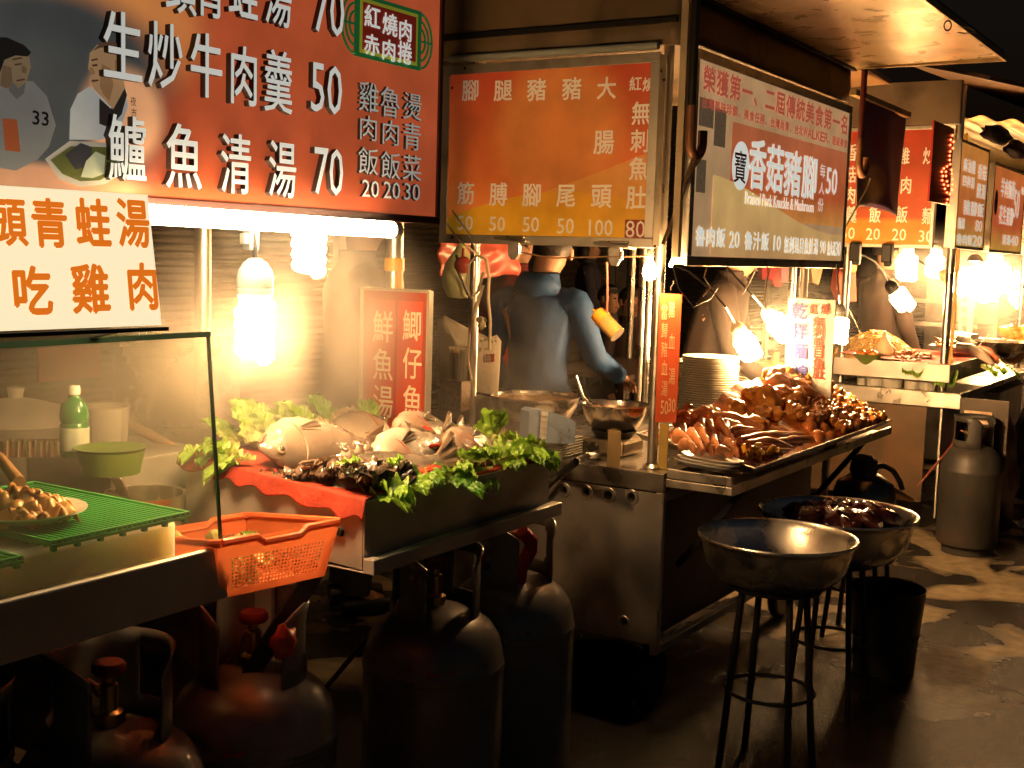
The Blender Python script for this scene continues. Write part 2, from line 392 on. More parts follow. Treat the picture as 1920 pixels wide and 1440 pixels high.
# ================================================================ FISH STALL (stall one)
st=thing('food_stall','grey steel fish soup stall with glass case and gas cylinders under it','food stall',(.6,1.9,0))
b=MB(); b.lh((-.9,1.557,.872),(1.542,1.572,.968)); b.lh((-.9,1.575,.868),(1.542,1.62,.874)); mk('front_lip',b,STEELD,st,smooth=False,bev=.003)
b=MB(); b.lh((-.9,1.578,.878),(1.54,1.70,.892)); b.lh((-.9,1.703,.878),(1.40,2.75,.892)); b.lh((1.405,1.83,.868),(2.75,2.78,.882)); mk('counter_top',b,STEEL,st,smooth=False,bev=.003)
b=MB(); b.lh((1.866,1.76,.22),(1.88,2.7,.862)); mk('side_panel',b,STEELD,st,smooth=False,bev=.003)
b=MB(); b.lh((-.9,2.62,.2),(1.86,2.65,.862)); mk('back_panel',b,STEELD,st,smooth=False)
b=MB(); b.bar((1.86,1.62,.86),(1.52,2.0,.02),.035,.035); mk('brace',b,DARK,st,smooth=False)
for nm,(x,y,z0,z1) in dict(a=(2.185,2.3,.884,2.5),b=(2.66,2.066,.884,2.45)).items():
    b=MB(); b.tube([(x,y,z0),(x,y,z1)],.0235 if nm=='b' else .021,20); b.lathe([(.034,z0),(.034,z0+.012),(.025,z0+.02)],(x,y,0),20); mk('post',b,STEEL,st)
b=MB(); b.lh((-.9,1.72,2.36),(2.3,2.9,2.39)); mk('roof_panel',b,ROOFM,st,smooth=False)
# yellow tape round the post
b=MB(); b.tube([(2.66,2.066,1.44),(2.66,2.066,1.475)],.0275,20,cap=False); b.tube([(2.65,2.04,1.442),(2.645,2.036,1.40),(2.65,2.034,1.375)],[.012,.02,.013],8,flat=.3)
tag(mk('tape',b,YTAPE),'yellow tape wrapped round the steel post under the tube lamp','tape')
# ---- glass case
GLS=glassmat('grimy_glass',(.90,.92,.84),.17)
GEDGE=mat('green_glass_edge',(.05,.10,.06),.25,coat=.5)
gc=thing('glass_case','tall clear glass screen with dark green edges on the steel counter','glass case',(.6,1.58,.97))
b=MB(); b.add([(-.9,1.562,.975),(1.524,1.562,.975),(1.524,1.592,1.338),(-.9,1.592,1.338)],[(0,1,2,3)]); mk('front_pane',b,GLS,gc,smooth=False)
b=MB(); b.add([(1.526,1.57,.975),(1.526,1.70,.975),(1.526,1.70,1.338),(1.526,1.597,1.338)],[(0,1,2,3)])
b=MB(); b.bar((-.9,1.594,1.342),(1.528,1.594,1.342),.012,.009); b.bar((1.527,1.561,.975),(1.527,1.594,1.337),.004,.006); mk('edge_strip',b,GEDGE,gc,smooth=False)
b=MB(); b.bar((1.02,1.585,1.0),(1.02,1.612,1.335),.006,.004); mk('pane_joint',b,GEDGE,gc,smooth=False)
# glass shelf on top that catches the lamp
b=MB(); b.lh((-.9,1.601,1.337),(1.46,1.86,1.345)); mk('top_pane',b,GLS,gc,smooth=False)
# ---- foam slab, green mats, plates
b=MB(); b.lh((-.7,1.64,.895),(1.50,2.02,1.012)); b.lh((-.7,1.612,.8935),(1.32,1.638,.93))
fo=mk('foam_slab',b,FOAM,bev=.012); tag(fo,'thick dirty white foam slab inside the glass case','foam slab')
def gridmat(name,x0,x1,y0,y1,z,label):
    t=thing(name,label,'plastic mat',((x0+x1)/2,(y0+y1)/2,z))
    b=MB(); n=int((x1-x0)/.0105); m=int((y1-y0)/.017)
    for i in range(n+1):
        x=x0+(x1-x0)*i/n; b.lh((x-.0016,y0,z+.010),(x+.0016,y1,z+.0155))
    for j in range(m+1):
        y=y0+(y1-y0)*j/m; b.lh((x0,y-.002,z+.007),(x1,y+.002,z+.0122))
    mk('grid',b,GREENPL,t,smooth=False)
    b=MB(); b.lh((x0,y0,z+.0165),(x1,y0+.005,z+.019)); b.lh((x0,y1-.005,z+.0165),(x1,y1,z+.019)); b.lh((x0,y0,z+.0162),(x0+.005,y1,z+.0188)); b.lh((x1-.005,y0,z+.0162),(x1,y1,z+.0188)); mk('rim',b,GREENPL,t,smooth=False)
    k=int((x1-x0)/.045)
    b=MB()
    for i in range(k+1):
        x=x0+.008+(x1-x0-.016)*i/k; b.lh((x-.004,y0+.001,z),(x+.004,y0+.009,z+.011))
    for i in range(5):
        y=y0+.02+(y1-y0-.04)*i/4; b.lh((x1-.009,y-.004,z),(x1-.001,y+.004,z+.011))
    mk('foot',b,GREENPL,t,smooth=False)
    return t
gridmat('plastic_mat',1.205,1.492,1.60,2.03,1.0125,'large green plastic grid mat on the foam slab under the plate of tripe')
gridmat('plastic_mat',.72,1.155,1.60,1.86,.999,'small green plastic grid mat at the near left corner of the foam slab')
def plate(name,c,r,label,cat='plate',m=None,h=.018,group=None):
    b=MB(); b.lathe([(0,.002),(r*.55,.002),(r*.62,.004),(r*.97,h),(r,h+.001),(r*.995,h-.002),(r*.62,0),(r*.55,-.001),(0,-.001)],c,40)
    return tag(mk(name,b,m or PLATE),label,cat,group)
def frilly_meat(c,rx,ry,n,seed,col,name,label,h=.03):
    rnd=random.Random(seed); b=MB()
    for i in range(n):
        a=rnd.uniform(0,2*PI); q=rnd.random()**.6; x=c[0]+rx*q*math.cos(a); y=c[1]+ry*q*math.sin(a); z=c[2]+h*(1-q)*rnd.uniform(.5,1)
        d=rnd.uniform(0,PI); L=rnd.uniform(.035,.06); w=rnd.uniform(.016,.024); ph=rnd.uniform(0,6)
        ux=Vector((math.cos(d),math.sin(d),0)); uy=Vector((-math.sin(d),math.cos(d),rnd.uniform(-.3,.8))).normalized()
        b.grid(lambda u,v:Vector((x,y,z))+ux*(u-.5)*L+uy*(v-.5)*w*2+Vector((0,0,.008*math.sin(u*9+ph)*abs(v-.5)*2+.012*(1-(2*u-1)**2)+.006*math.sin(v*7+ph))),12,8)
    return mk(name,b,col,solid=.004,ang=0,loc=(c[0],c[1],c[2]))
TRIPE=mat('cooked_tripe',(.50,.27,.09),.35,var=(18,.35),sss=.1,coat=.2)
pc=(1.2911,1.7520,1.0400)
plate('plate',(pc[0]-.02,pc[1],1.034),.098,'white oval plate of sliced tripe on the large green mat')
tag(frilly_meat((pc[0]-.02,pc[1],1.042),.06,.055,34,3,TRIPE,'sliced_tripe',''),'heap of folded golden tripe slices on the white plate','tripe')
pc2=(.965,1.625,1.020)
plate('plate',pc2,.07,'small white plate cut off by the left picture edge on the small mat')
tag(frilly_meat((pc2[0],pc2[1],1.026),.04,.04,16,5,TRIPE,'sliced_tripe',''),'small heap of tripe slices on the plate at the left edge','tripe')
# ---- things behind the glass
b=MB(); b.lathe([(0,0),(.032,0),(.034,.006),(.034,.10),(.031,.112),(.034,.118),(.034,.15),(.030,.172),(.018,.195),(.0125,.205),(.0125,.212)],n=28)
bp=(1.6568,2.1200,1.0492)
t=thing('sauce_bottle','green plastic bottle with white cap and pale label behind the glass','bottle',bp)
b2=MB(); b2.lathe([(0,0),(.027,0),(.029,.005),(.029,.066),(.0265,.071),(.029,.076),(.0295,.087),(.026,.108),(.014,.122),(.010,.128),(.010,.134)],bp,28)
mk('body',b2,mat('green_bottle_plastic',(.02,.20,.04),.2,trans=.25,coat=.3),t)
b2=MB(); b2.lathe([(.0294,.014),(.0297,.018),(.0297,.060),(.0294,.062)],bp,28); mk('paper_label',b2,mat('pale_label',(.45,.5,.42),.6,var=(30,.3)),t)
b2=MB(); b2.lathe([(0,.149),(.0115,.149),(.0125,.146),(.0125,.131),(.010,.129)],bp,20); mk('cap',b2,WHITEP,t)
# big perforated stock pot
c=(2.4835,2.7500,0.9733); c=(c[0],2.72,.884)
zt=1.196
t=thing('stock_pot','large steel stock pot with a perforated bright rim behind the glass','pot',c)
b=MB(); b.lathe([(0,0),(.17,0),(.18,.012),(.18,zt-c[2]),(.183,zt-c[2]+.004),(.178,zt-c[2]+.002),(.174,.02),(0,.016)],c,44); mk('body',b,POT,t)
b=MB(); b.lathe([(.185,zt-c[2]-.012),(.215,zt-c[2]+.012),(.217,zt-c[2]+.014),(.214,zt-c[2]+.010),(.186,zt-c[2]-.016)],c,44); mk('rim',b,POT,t)
for s in (-1,1):
    b=MB(); b.tube([(c[0]+s*.18,c[1]-.03,zt-.1),(c[0]+s*.215,c[1]-.028,zt-.1),(c[0]+s*.225,c[1],zt-.1),(c[0]+s*.215,c[1]+.03,zt-.1),(c[0]+s*.18,c[1]+.03,zt-.1)],.006,8); mk('handle',b,POT,t)
# cleaver-like wooden handled ladle, tub, green dish, small saucepan
c=(1.8458,2.2500,1.0315)
t=thing('plastic_tub','clear plastic tub holding dark sauce behind the green bottle','tub',(c[0],c[1],.886))
z=c[2]
b=MB(); b.lathe([(0,.0),(.044,0),(.052,.095),(.054,.096),(.052,.094),(.042,.004),(0,.003)],(c[0],c[1],z),28); mk('body',b,mat('cloudy_plastic',(.6,.58,.5),.4,trans=.5),t)
b=MB(); b.lathe([(0,.055),(.046,.055),(.040,.006),(0,.006)],(c[0],c[1],z),24); mk('sauce',b,mat('dark_sauce',(.05,.02,.008),.2),t)
b=MB(); b.lh((c[0]-.12,c[1]-.16,.886),(c[0]+.16,c[1]+.12,z-.002)); tag(mk('steel_box',b,STEELD,smooth=False,bev=.004),'stained steel box carrying the bottle and tub behind the glass','steel box')
c=(1.6678,2.0200,1.0649)
b=MB(); b.lathe([(0,.004),(.045,.004),(.070,.012),(.072,.013),(.068,.009),(.045,-.002),(0,-.002)],c,36); b.lathe([(.068,.008),(.058,-.04),(.0,-.042)],c,36)
tag(mk('green_dish',b,mat('lime_plastic',(.10,.17,.03),.35,tl=.2)),'lime green plastic dish standing among the pots behind the glass','dish')
c=(1.7364,2.0000,0.9736)
t=thing('saucepan','small steel saucepan with an upright bright handle behind the green mat','saucepan',(c[0],c[1],.9))
b=MB(); b.lathe([(0,-.07),(.075,-.07),(.082,-.06),(.084,.0),(.087,.002),(.082,.001),(.078,-.058),(0,-.064)],c,36); mk('body',b,POT,t)
b=MB(); b.bar((c[0]-.07,c[1]-.03,c[2]+.0),(c[0]-.115,c[1]-.05,c[2]+.055),.022,.004); mk('handle',b,POT,t,bev=.001)
p0=(1.3832,1.9800,1.0965); p1=(1.3295,1.8500,1.0740)
b=MB(); b.tube([(p0[0]-.1,p0[1]+.06,p0[2]+.08),p0,p1],[.009,.010,.012],12); tag(mk('wooden_spoon',b,WOOD),'wooden spoon handle leaning in at the left edge behind the glass','spoon')
p0=(1.9492,2.3000,1.0687); p1=(1.9934,2.1500,1.0099)
b=MB(); b.tube([p0,(Vector(p0)+Vector(p1))/2,p1],[.011,.012,.009],12); tag(mk('ladle',b,WOOD),'orange wooden ladle handle resting across the wok rim behind the glass','ladle')
# wide wok at the back right of the case
c=(2.3092,2.4500,1.0094)
t=thing('steel_wok','wide shallow steel wok steaming behind the fish display','wok',(c[0],c[1],.884))
b=MB(); b.lathe([(0,-.10),(.10,-.09),(.19,-.04),(.25,.03),(.256,.032),(.25,.026),(.19,-.046),(.1,-.098),(0,-.108)],c,48); mk('bowl',b,POT,t)
b=MB(); b.lathe([(0,-.02),(.2,-.02)],c,40); mk('broth',b,mat('brown_broth',(.25,.13,.04),.15,bump=(30,.2)),t)
b=MB(); b.lathe([(.13,-.15),(.13,-.075),(.12,-.078),(.12,-.15)],c,30); mk('ring_stand',b,DARK,t)
# dark lidded pot and glasses on the far left
c=(1.7902,2.5000,1.0712)
t=thing('lidded_pot','dark lidded cooking pot at the left edge behind the glass','pot',(c[0],c[1],.894))
b=MB(); b.lathe([(0,.894-c[2]),(.13,.894-c[2]),(.14,.91-c[2]),(.14,-.01),(.145,0),(.12,.03),(.05,.05),(.015,.056),(.02,.08),(0,.084)],c,36); mk('body',b,STEELD,t)
for i in range(5):
    c=at(10+i*22,838,'y',2.2)
    b=MB(); b.lathe([(0,0),(.014,0),(.017,.035),(.0155,.035),(.013,.003),(0,.003)],(c[0],c[1],c[2]-.02),16)
    tag(mk('steel_cup',b,POT),'little steel cup in the row at the left edge behind the glass','cup','little steel cups behind the glass')
b=MB(); b.lh((.95,2.12,.894),(1.42,2.3,(1.5871,2.2000,1.0633)[2]-.022)); tag(mk('wooden_rack',b,mat('dark_wood',(.08,.05,.03),.6,var=(9,.3)),smooth=False,bev=.004),'dark low rack carrying the row of steel cups','rack')
# red banner far behind the glass
b=MB(); c0=(5.0860,6.5000,0.7357); c1=(5.5772,6.5000,0.5633)
b.lh((c0[0],6.86,c1[2]),(c1[0],6.875,c0[2]+.05)); tag(mk('red_banner',b,mat('red_banner_cloth',(.35,.04,.02),.7,var=(4,.3)),smooth=False),'faded red banner fixed to the shutters seen through the glass','banner')

# ================================================================ SIGNS OF THE FISH STALL
WL=[WHITEL,mat('letter_return',(.05,.03,.025),.5)]
ms=thing('menu_board','big red menu board with white raised lettering and a printed picture of two men','menu board',(1.0,1.59,1.56))
RED=(.42,.075,.025)
o=Vector((1.0,1.59,1.56))
def rel(p): p=Vector(p)-o; return (p.x,0,p.z)
pm=printmat('red_menu_print',RED,blobs=[
  (rel((1.2567,1.5870,1.8449)),(.30,9,.16),(.62,.22,.06)),
  (rel((1.2176,1.5870,1.7679)),(.27,9,.135),(.055,.058,.055)),
  (rel((1.1653,1.5870,1.6528)),(.30,9,.16),(.07,.068,.06)),
  (rel((1.3419,1.5870,1.6990)),(.10,9,.09),(.70,.34,.16)),
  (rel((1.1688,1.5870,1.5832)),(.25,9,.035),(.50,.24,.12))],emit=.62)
b=MB(); b.lh((.72,1.592,1.558),(2.195,1.70,2.22)); mk('case',b,mat('dark_board_case',(.08,.03,.025),.5),ms,smooth=False,bev=.004)
b=MB(); b.add([(.725,1.5885,1.572),(2.185,1.5885,1.572),(2.185,1.5885,2.215),(.725,1.5885,2.215)],[(0,1,2,3)]); mk('printed_face',b,pm,ms,smooth=False)
b=MB(); b.lh((.72,1.584,1.556),(2.197,1.591,1.571)); b.lh((2.186,1.584,1.572),(2.197,1.591,2.22)); mk('edge_trim',b,mat('dark_trim',(.12,.05,.04),.4,.3),ms,smooth=False)
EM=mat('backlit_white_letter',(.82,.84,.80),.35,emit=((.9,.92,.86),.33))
Y=1.588
it=[('頭',(1.4477,1.5880,1.9197,0.0663,0.0937)),('青',(1.5123,1.5880,1.9252,0.0675,0.0944)),('蛙',(1.5893,1.5880,1.9363,0.0717,0.0954)),('湯',(1.6767,1.5880,1.9399,0.0684,0.0978)),('70',(1.8153,1.5880,1.9438,0.0848,0.0902),0),
 ('生',(1.3286,1.5880,1.8021,0.0791,0.1082)),('炒',(1.4149,1.5880,1.8009,0.0739,0.1072)),('牛',(1.5043,1.5880,1.7982,0.0747,0.1077)),('肉',(1.5918,1.5880,1.7932,0.0723,0.1024)),('羹',(1.6786,1.5880,1.7944,0.0745,0.1116)),('50',(1.8106,1.5880,1.7977,0.0882,0.0913),0),
 ('鱸',(1.3372,1.5880,1.6459,0.0761,0.1038)),('魚',(1.4549,1.5880,1.6429,0.0794,0.1073)),('清',(1.5749,1.5880,1.6397,0.0745,0.1052)),('湯',(1.6918,1.5880,1.6389,0.0730,0.1043)),('70',(1.8198,1.5880,1.6431,0.0832,0.0890),0)]
b=letters(MB(),it,UX,NY,.012,.0,.012); mk('raised_lettering',b,[EM,WL[1]],ms,smooth=False,fix=False)
it=[('雞',(1.9430,1.5880,1.7987,0.0633,0.0603)),('魯',(2.0116,1.5880,1.7963,0.0646,0.0617)),('燙',(2.0870,1.5880,1.7963,0.0661,0.0568)),('肉',(1.9430,1.5880,1.7380,0.0618,0.0502)),('肉',(2.0152,1.5880,1.7356,0.0632,0.0515)),('青',(2.0873,1.5880,1.7348,0.0662,0.0571)),
 ('飯',(1.9448,1.5880,1.6730,0.0638,0.0548)),('飯',(2.0172,1.5880,1.6699,0.0652,0.0561)),('菜',(2.0896,1.5880,1.6698,0.0665,0.0553)),('20',(1.9530,1.5880,1.6185,0.0541,0.0340),0),('20',(2.0223,1.5880,1.6193,0.0549,0.0348),0),('30',(2.0913,1.5880,1.6199,0.0556,0.0356),0)]
b=letters(MB(),it,UX,NY,-.002,.0,.007); mk('small_lettering',b,[mat('backlit_small_letter',(.8,.84,.8),.35,emit=((.85,.92,.86),.16)),WL[1]],ms,smooth=False,fix=False)
# green cartouche
def gp(x,y): return (x,1.0,y)
A=(1.9068,1.5880,1.9885); B2=(2.1104,1.5880,1.8694)
x0,x1=A[0],B2[0]; zt=(2.0072,1.5880,1.9946)[2]; zb=(2.0005,1.5880,1.8735)[2]
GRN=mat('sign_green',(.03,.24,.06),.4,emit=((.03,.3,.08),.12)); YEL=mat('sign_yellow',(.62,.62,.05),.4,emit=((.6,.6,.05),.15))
b=MB(); b.lh((x0,1.5845,zb),(x1,1.588,zt)); 
for s,xx in ((-1,x0-.003),(1,x1+.003)):
    for rr in (1.,.72,.44):
        pts=[];n=14
        for i in range(n+1):
            a=-PI/2+PI*i/n; pts.append((xx+s*.042*rr*math.cos(a),1.586,(zt+zb)/2+(zt-zb)/2*.92*rr*math.sin(a)))
        b.tube(pts,.0026,5)
    b.bar((xx+s*.001,1.586,zb),(xx+s*.001,1.586,zt),.003,.004); b.bar((xx,1.586,(zt+zb)/2),(xx+s*.04,1.586,(zt+zb)/2),.003,.004)
mk('green_cartouche',b,GRN,ms,smooth=False)
b=MB(); b.lh((x0+.008,1.5835,zb+.008),(x1-.008,1.5843,zt-.008)); mk('yellow_border',b,YEL,ms,smooth=False)
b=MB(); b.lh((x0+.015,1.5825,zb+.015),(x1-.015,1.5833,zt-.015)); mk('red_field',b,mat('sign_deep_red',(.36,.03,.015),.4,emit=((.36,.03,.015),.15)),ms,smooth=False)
it=[('紅',(1.9497,1.5820,1.9548,0.0500,0.0431)),('燒',(2.0062,1.5820,1.9499,0.0485,0.0439)),('肉',(2.0576,1.5820,1.9468,0.0466,0.0426)),('赤',(1.9496,1.5820,1.9011,0.0484,0.0412)),('肉',(2.0043,1.5820,1.8990,0.0468,0.0420)),('捲',(2.0573,1.5820,1.9017,0.0466,0.0449))]
b=letters(MB(),it,UX,NY,.018,.0006); mk('cartouche_lettering',b,EM,ms,smooth=False)
# printed picture: two men and a bowl, flat inks in thin layers
def flat(name,pts,y,m,z=1.588):
    b=MB(); b.add([Vector((p[0],y,p[2])) for p in pts],[tuple(range(len(pts)))]); return mk(name,b,m,ms,smooth=False)
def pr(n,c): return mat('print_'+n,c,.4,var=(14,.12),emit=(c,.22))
def poly(l,y): return l
flat('printed_shirt',[(1.0920,1.5870,1.7127),(1.1352,1.5870,1.7257),(1.1727,1.5870,1.7291),(1.1963,1.5870,1.7104),(1.2117,1.5870,1.6691),(1.1991,1.5870,1.6364),(1.1784,1.5870,1.6151),(1.1420,1.5870,1.5968),(1.0900,1.5870,1.6007)],1.5872,pr('grey_shirt',(.30,.29,.26)))
flat('printed_chest_patch',[(1.1203,1.5870,1.6696),(1.1449,1.5870,1.6707),(1.1496,1.5870,1.6244),(1.1248,1.5870,1.6246)],1.5868,pr('red_patch',(.5,.12,.04)))
flat('printed_face',[(1.1148,1.5870,1.7544),(1.1447,1.5870,1.7709),(1.1660,1.5870,1.7680),(1.1693,1.5870,1.7494),(1.1600,1.5870,1.7229),(1.1385,1.5870,1.7110),(1.1142,1.5870,1.7155)],1.5868,pr('tan_face',(.36,.25,.14)))
flat('printed_hair',[(1.0932,1.5870,1.7792),(1.1291,1.5870,1.7850),(1.1572,1.5870,1.7788),(1.1696,1.5870,1.7701),(1.1641,1.5870,1.7632),(1.1428,1.5870,1.7615),(1.1252,1.5870,1.7529),(1.1162,1.5870,1.7307),(1.0923,1.5870,1.7275)],1.5864,pr('dark_hair',(.02,.016,.014)))
flat('printed_jacket',[(1.2354,1.5870,1.6499),(1.2378,1.5870,1.6956),(1.2516,1.5870,1.7203),(1.2734,1.5870,1.7343),(1.2954,1.5870,1.7241),(1.3432,1.5870,1.7415),(1.3473,1.5870,1.7120),(1.3323,1.5870,1.6771),(1.2970,1.5870,1.6556)],1.5872,pr('white_jacket',(.74,.74,.68)))
flat('printed_vest',[(1.2913,1.5870,1.7187),(1.3137,1.5870,1.7049),(1.3390,1.5870,1.7443),(1.3452,1.5870,1.7301),(1.3345,1.5870,1.6990),(1.3115,1.5870,1.6751),(1.2910,1.5870,1.6796)],1.5868,pr('dark_vest',(.05,.035,.03)))
flat('printed_face',[(1.2738,1.5870,1.7841),(1.2879,1.5870,1.7991),(1.3143,1.5870,1.8048),(1.3329,1.5870,1.7929),(1.3369,1.5870,1.7605),(1.3410,1.5870,1.7404),(1.3179,1.5870,1.7046),(1.2954,1.5870,1.7208),(1.2814,1.5870,1.7304),(1.2735,1.5870,1.7439),(1.2756,1.5870,1.7539),(1.2707,1.5870,1.7612)],1.5866,pr('pale_face',(.72,.42,.2)))
flat('printed_bowl',[(1.1914,1.5870,1.6177),(1.2354,1.5870,1.6483),(1.3051,1.5870,1.6514),(1.3384,1.5870,1.6276),(1.3277,1.5870,1.6017),(1.3006,1.5870,1.5874),(1.2542,1.5870,1.5805),(1.2155,1.5870,1.5893)],1.5862,pr('bowl_white',(.62,.55,.42)))
flat('printed_soup',[(1.2007,1.5870,1.6168),(1.2372,1.5870,1.6405),(1.3030,1.5870,1.6446),(1.3257,1.5870,1.6266),(1.3152,1.5870,1.6042),(1.2904,1.5870,1.5926),(1.2543,1.5870,1.5886),(1.2214,1.5870,1.5977)],1.5858,pr('soup_green',(.13,.14,.035)))
flat('printed_meat',[(1.2255,1.5870,1.6267),(1.2548,1.5870,1.6469),(1.2766,1.5870,1.6423),(1.2724,1.5870,1.6126),(1.2446,1.5870,1.6058)],1.5854,pr('meat_dark',(.05,.05,.055)))
flat('printed_dumpling',[(1.2645,1.5870,1.6202),(1.2826,1.5870,1.6363),(1.3009,1.5870,1.6313),(1.2986,1.5870,1.6030),(1.2763,1.5870,1.5949),(1.2544,1.5870,1.5951)],1.5852,pr('dumpling',(.62,.64,.42)))
INK=pr('face_ink',(.13,.06,.03)); SHD=pr('face_shade',(.50,.26,.12)); SHD2=pr('face_shade_tan',(.24,.15,.08))
flat('printed_hair',[(1.2778,1.5870,1.7879),(1.2960,1.5870,1.8052),(1.3205,1.5870,1.8090),(1.3392,1.5870,1.7955),(1.3411,1.5870,1.7611),(1.3339,1.5870,1.7782),(1.3287,1.5870,1.7939),(1.3102,1.5870,1.7993),(1.2919,1.5870,1.7949)],1.5858,pr('thin_hair',(.20,.10,.06)))
for nm,pts,m in (('printed_brow',((170,112),(182,109),(183,112),(171,115)),INK),('printed_eye',((172,121),(182,120),(182,124),(173,125)),INK),('printed_nose',((166,126),(174,128),(178,138),(170,142)),SHD),('printed_mouth',((171,150),(184,149),(184,152),(172,154)),INK),('printed_cheek',((190,120),(206,128),(212,160),(204,190),(192,176),(186,160)),SHD),('printed_ear',((214,112),(222,114),(222,134),(215,138)),SHD)):
    flat(nm,[at(x,y,'y',1.587) for x,y in pts],1.5862,m)
for nm,pts,m in (('printed_brow',((22,110),(40,107),(41,110),(23,113)),INK),('printed_eye',((26,120),(40,118),(40,121),(27,123)),INK),('printed_nose',((40,122),(50,128),(48,138),(40,136)),SHD2),('printed_mouth',((30,150),(46,147),(46,150),(31,153)),INK),('printed_cheek',((4,122),(20,126),(24,160),(10,166),(0,160)),SHD2),('printed_collar',((20,150),(34,166),(48,154),(44,176),(30,186),(16,170)),pr('collar_grey',(.18,.17,.15)))):
    flat(nm,[at(x,y,'y',1.587) for x,y in pts],1.5862,m)
it=[('夜',(1.3569,1.5870,1.7215,0.0118,0.0151)),('市',(1.3579,1.5870,1.7032,0.0118,0.0151))]
b=letters(MB(),it,UX,NY,.0,.0012); mk('caption_lettering',b,mat('brown_ink',(.15,.06,.03),.5),ms,smooth=False)
it=[('33',(1.1829,1.5870,1.6763,0.0276,0.0202))]
b=letters(MB(),it,UX,NY,.03,.0026); mk('shirt_number',b,mat('black_ink',(.02,.02,.02),.5),ms,smooth=False)
# ---- white sign with orange lettering
wn=Vector((0,-.993,.118)); wv=Vector((0,.118,.993))
ws=thing('price_sign','white translucent sign with orange lettering standing above the glass edge','sign',(1.1,1.515,1.36))
def wp(x,z,o=0): return Vector((x,1.515+(z-1.368)*.119,z))-Vector((0,o,0))
zr,zt_=1.368,1.573
b=MB(); q=[wp(.93,zr+.002),wp(1.352,zr),wp(1.345,zt_),wp(.93,zt_-.002)]; b.add(q+[v+Vector((0,.005,0)) for v in q],[(0,1,2,3),(7,6,5,4),(0,4,5,1),(1,5,6,2),(2,6,7,3),(3,7,4,0)])
mk('board',b,mat('white_acrylic_sign',(.80,.74,.60),.35,var=(4,.05),emit=((.95,.80,.50),.75)),ws,smooth=False)  # emission stands in for the tube light coming through the sign
b=MB(); b.bar(wp(.925,zr-.004),wp(1.362,zr-.006),.009,.006); mk('bottom_channel',b,DARK,ws,smooth=False)
b=MB()
for x in (.96,1.28): b.bar((x,1.519,zr-.008),(x,1.59,1.346),.016,.003)
mk('clip',b,STEEL,ws,smooth=False)
OR=mat('orange_vinyl',(.55,.10,.012),.4,emit=((.85,.19,.012),.6))  # letters glow as well, in place of the tube light behind them
it=[('頭',(1.0895,1.5250,1.5222,0.0563,0.0684)),('青',(1.1573,1.5250,1.5224,0.0619,0.0707)),('蛙',(1.2336,1.5250,1.5252,0.0625,0.0732)),('湯',(1.3104,1.5250,1.5279,0.0628,0.0757)),
    ('吃',(1.1177,1.5180,1.4251,0.0653,0.0700)),('雞',(1.2194,1.5180,1.4272,0.0679,0.0734)),('肉',(1.3188,1.5180,1.4297,0.0636,0.0734))]
it=[(t_,(g[0],wp(0,g[2]).y,g[2],g[3],g[4])) for t_,g in it]
b=letters(MB(),it,UX,tuple(wn),.035,.0015,0,tuple(wv)); mk('orange_lettering',b,OR,ws,smooth=False)
# ---- fluorescent tube under the red board
tl=thing('tube_lamp','bright white fluorescent tube fixed below the red menu board','tube lamp',(1.7,1.5,1.53))
a=(1.3819,1.5650,1.5437); e=(2.0131,1.5650,1.5385)
b=MB(); b.tube([(1.33,1.565,a[2]),(e[0]-.012,1.565,e[2])],.0165,16); mk('tube',b,TUBEM,tl)
b=MB(); b.tube([(e[0]-.012,1.565,e[2]),(e[0]+.008,1.565,e[2]),(e[0]+.012,1.565,e[2])],[.0175,.0175,.011],16); mk('end_cap',b,ALU,tl)
b=MB(); b.lh((1.33,1.565,1.548),(e[0],1.62,1.5555)); mk('batten',b,mat('white_batten',(.7,.68,.6),.4),tl,smooth=False)
# ---- lamps
def spiral_bulb(name,top,ax,s,label,sock=None,cat='bulb',em=None,wire=None,group=None,fat=1.):
    """compact fluorescent lamp: ceramic socket dome, coiled glowing glass; top = upper end of the socket, ax = direction it points"""
    top=Vector(top); ax=Vector(ax).normalized(); R=frame(ax)
    t=thing(name,label,cat,top,group)
    b=MB(); b.lathe([(0,-.004*s),(.012*s,-.002*s),(.022*s,.006*s),(.031*s,.020*s),(.034*s,.034*s),(.0345*s,.050*s),(.0335*s,.052*s),(.0345*s,.054*s),(.0345*s,.064*s),(.030*s,.072*s),(0,.072*s)],top,28,R)
    mk('socket',b,sock or WHITEP,t)
    b=MB(); turns=4.3;n=96;pts=[]
    for i in range(n+1):
        q=i/n; a=2*PI*turns*q; r=.026*s*fat*(1-.12*q); z=(.084+.098*q)*s
        pts.append(top+R@Vector((r*math.cos(a),r*math.sin(a),z)))
    b.tube(pts,.0135*s*fat,8); b.tube([top+ax*.070*s,top+ax*.18*s],.029*s*fat,12); mk('glowing_coil',b,em or BULBM,t)
    if wire: 
        b=MB(); b.tube(wire,.0045*s if s>.6 else .004,8); mk('cable',b,CORD,t)
    return t
BIG=emitter('glowing_front_bulb',WARM,205.)
tp=(1.6715,1.6240,1.4721)
spiral_bulb('spiral_bulb',tp,(0.01,.0,-1),1.0,'large spiral bulb in a white ceramic socket hanging in front of the steam',em=BIG,wire=[tp,(tp[0],tp[1],tp[2]+.02),(tp[0]-.002,tp[1]+.005,tp[2]+.06),(tp[0],tp[1]+.015,tp[2]+.10)])
b=MB(); b.box((tp[0],tp[1]+.01,tp[2]+.04),(.024,.02,.045)); b.box((tp[0]-.022,tp[1]+.005,tp[2]+.038),(.012,.014,.02)); tag(mk('lamp_clamp',b,STEELD,smooth=False,bev=.002),'small metal clamp gripping the cable above the large spiral bulb','clamp')
tp=(2.0031,1.7892,1.6263)
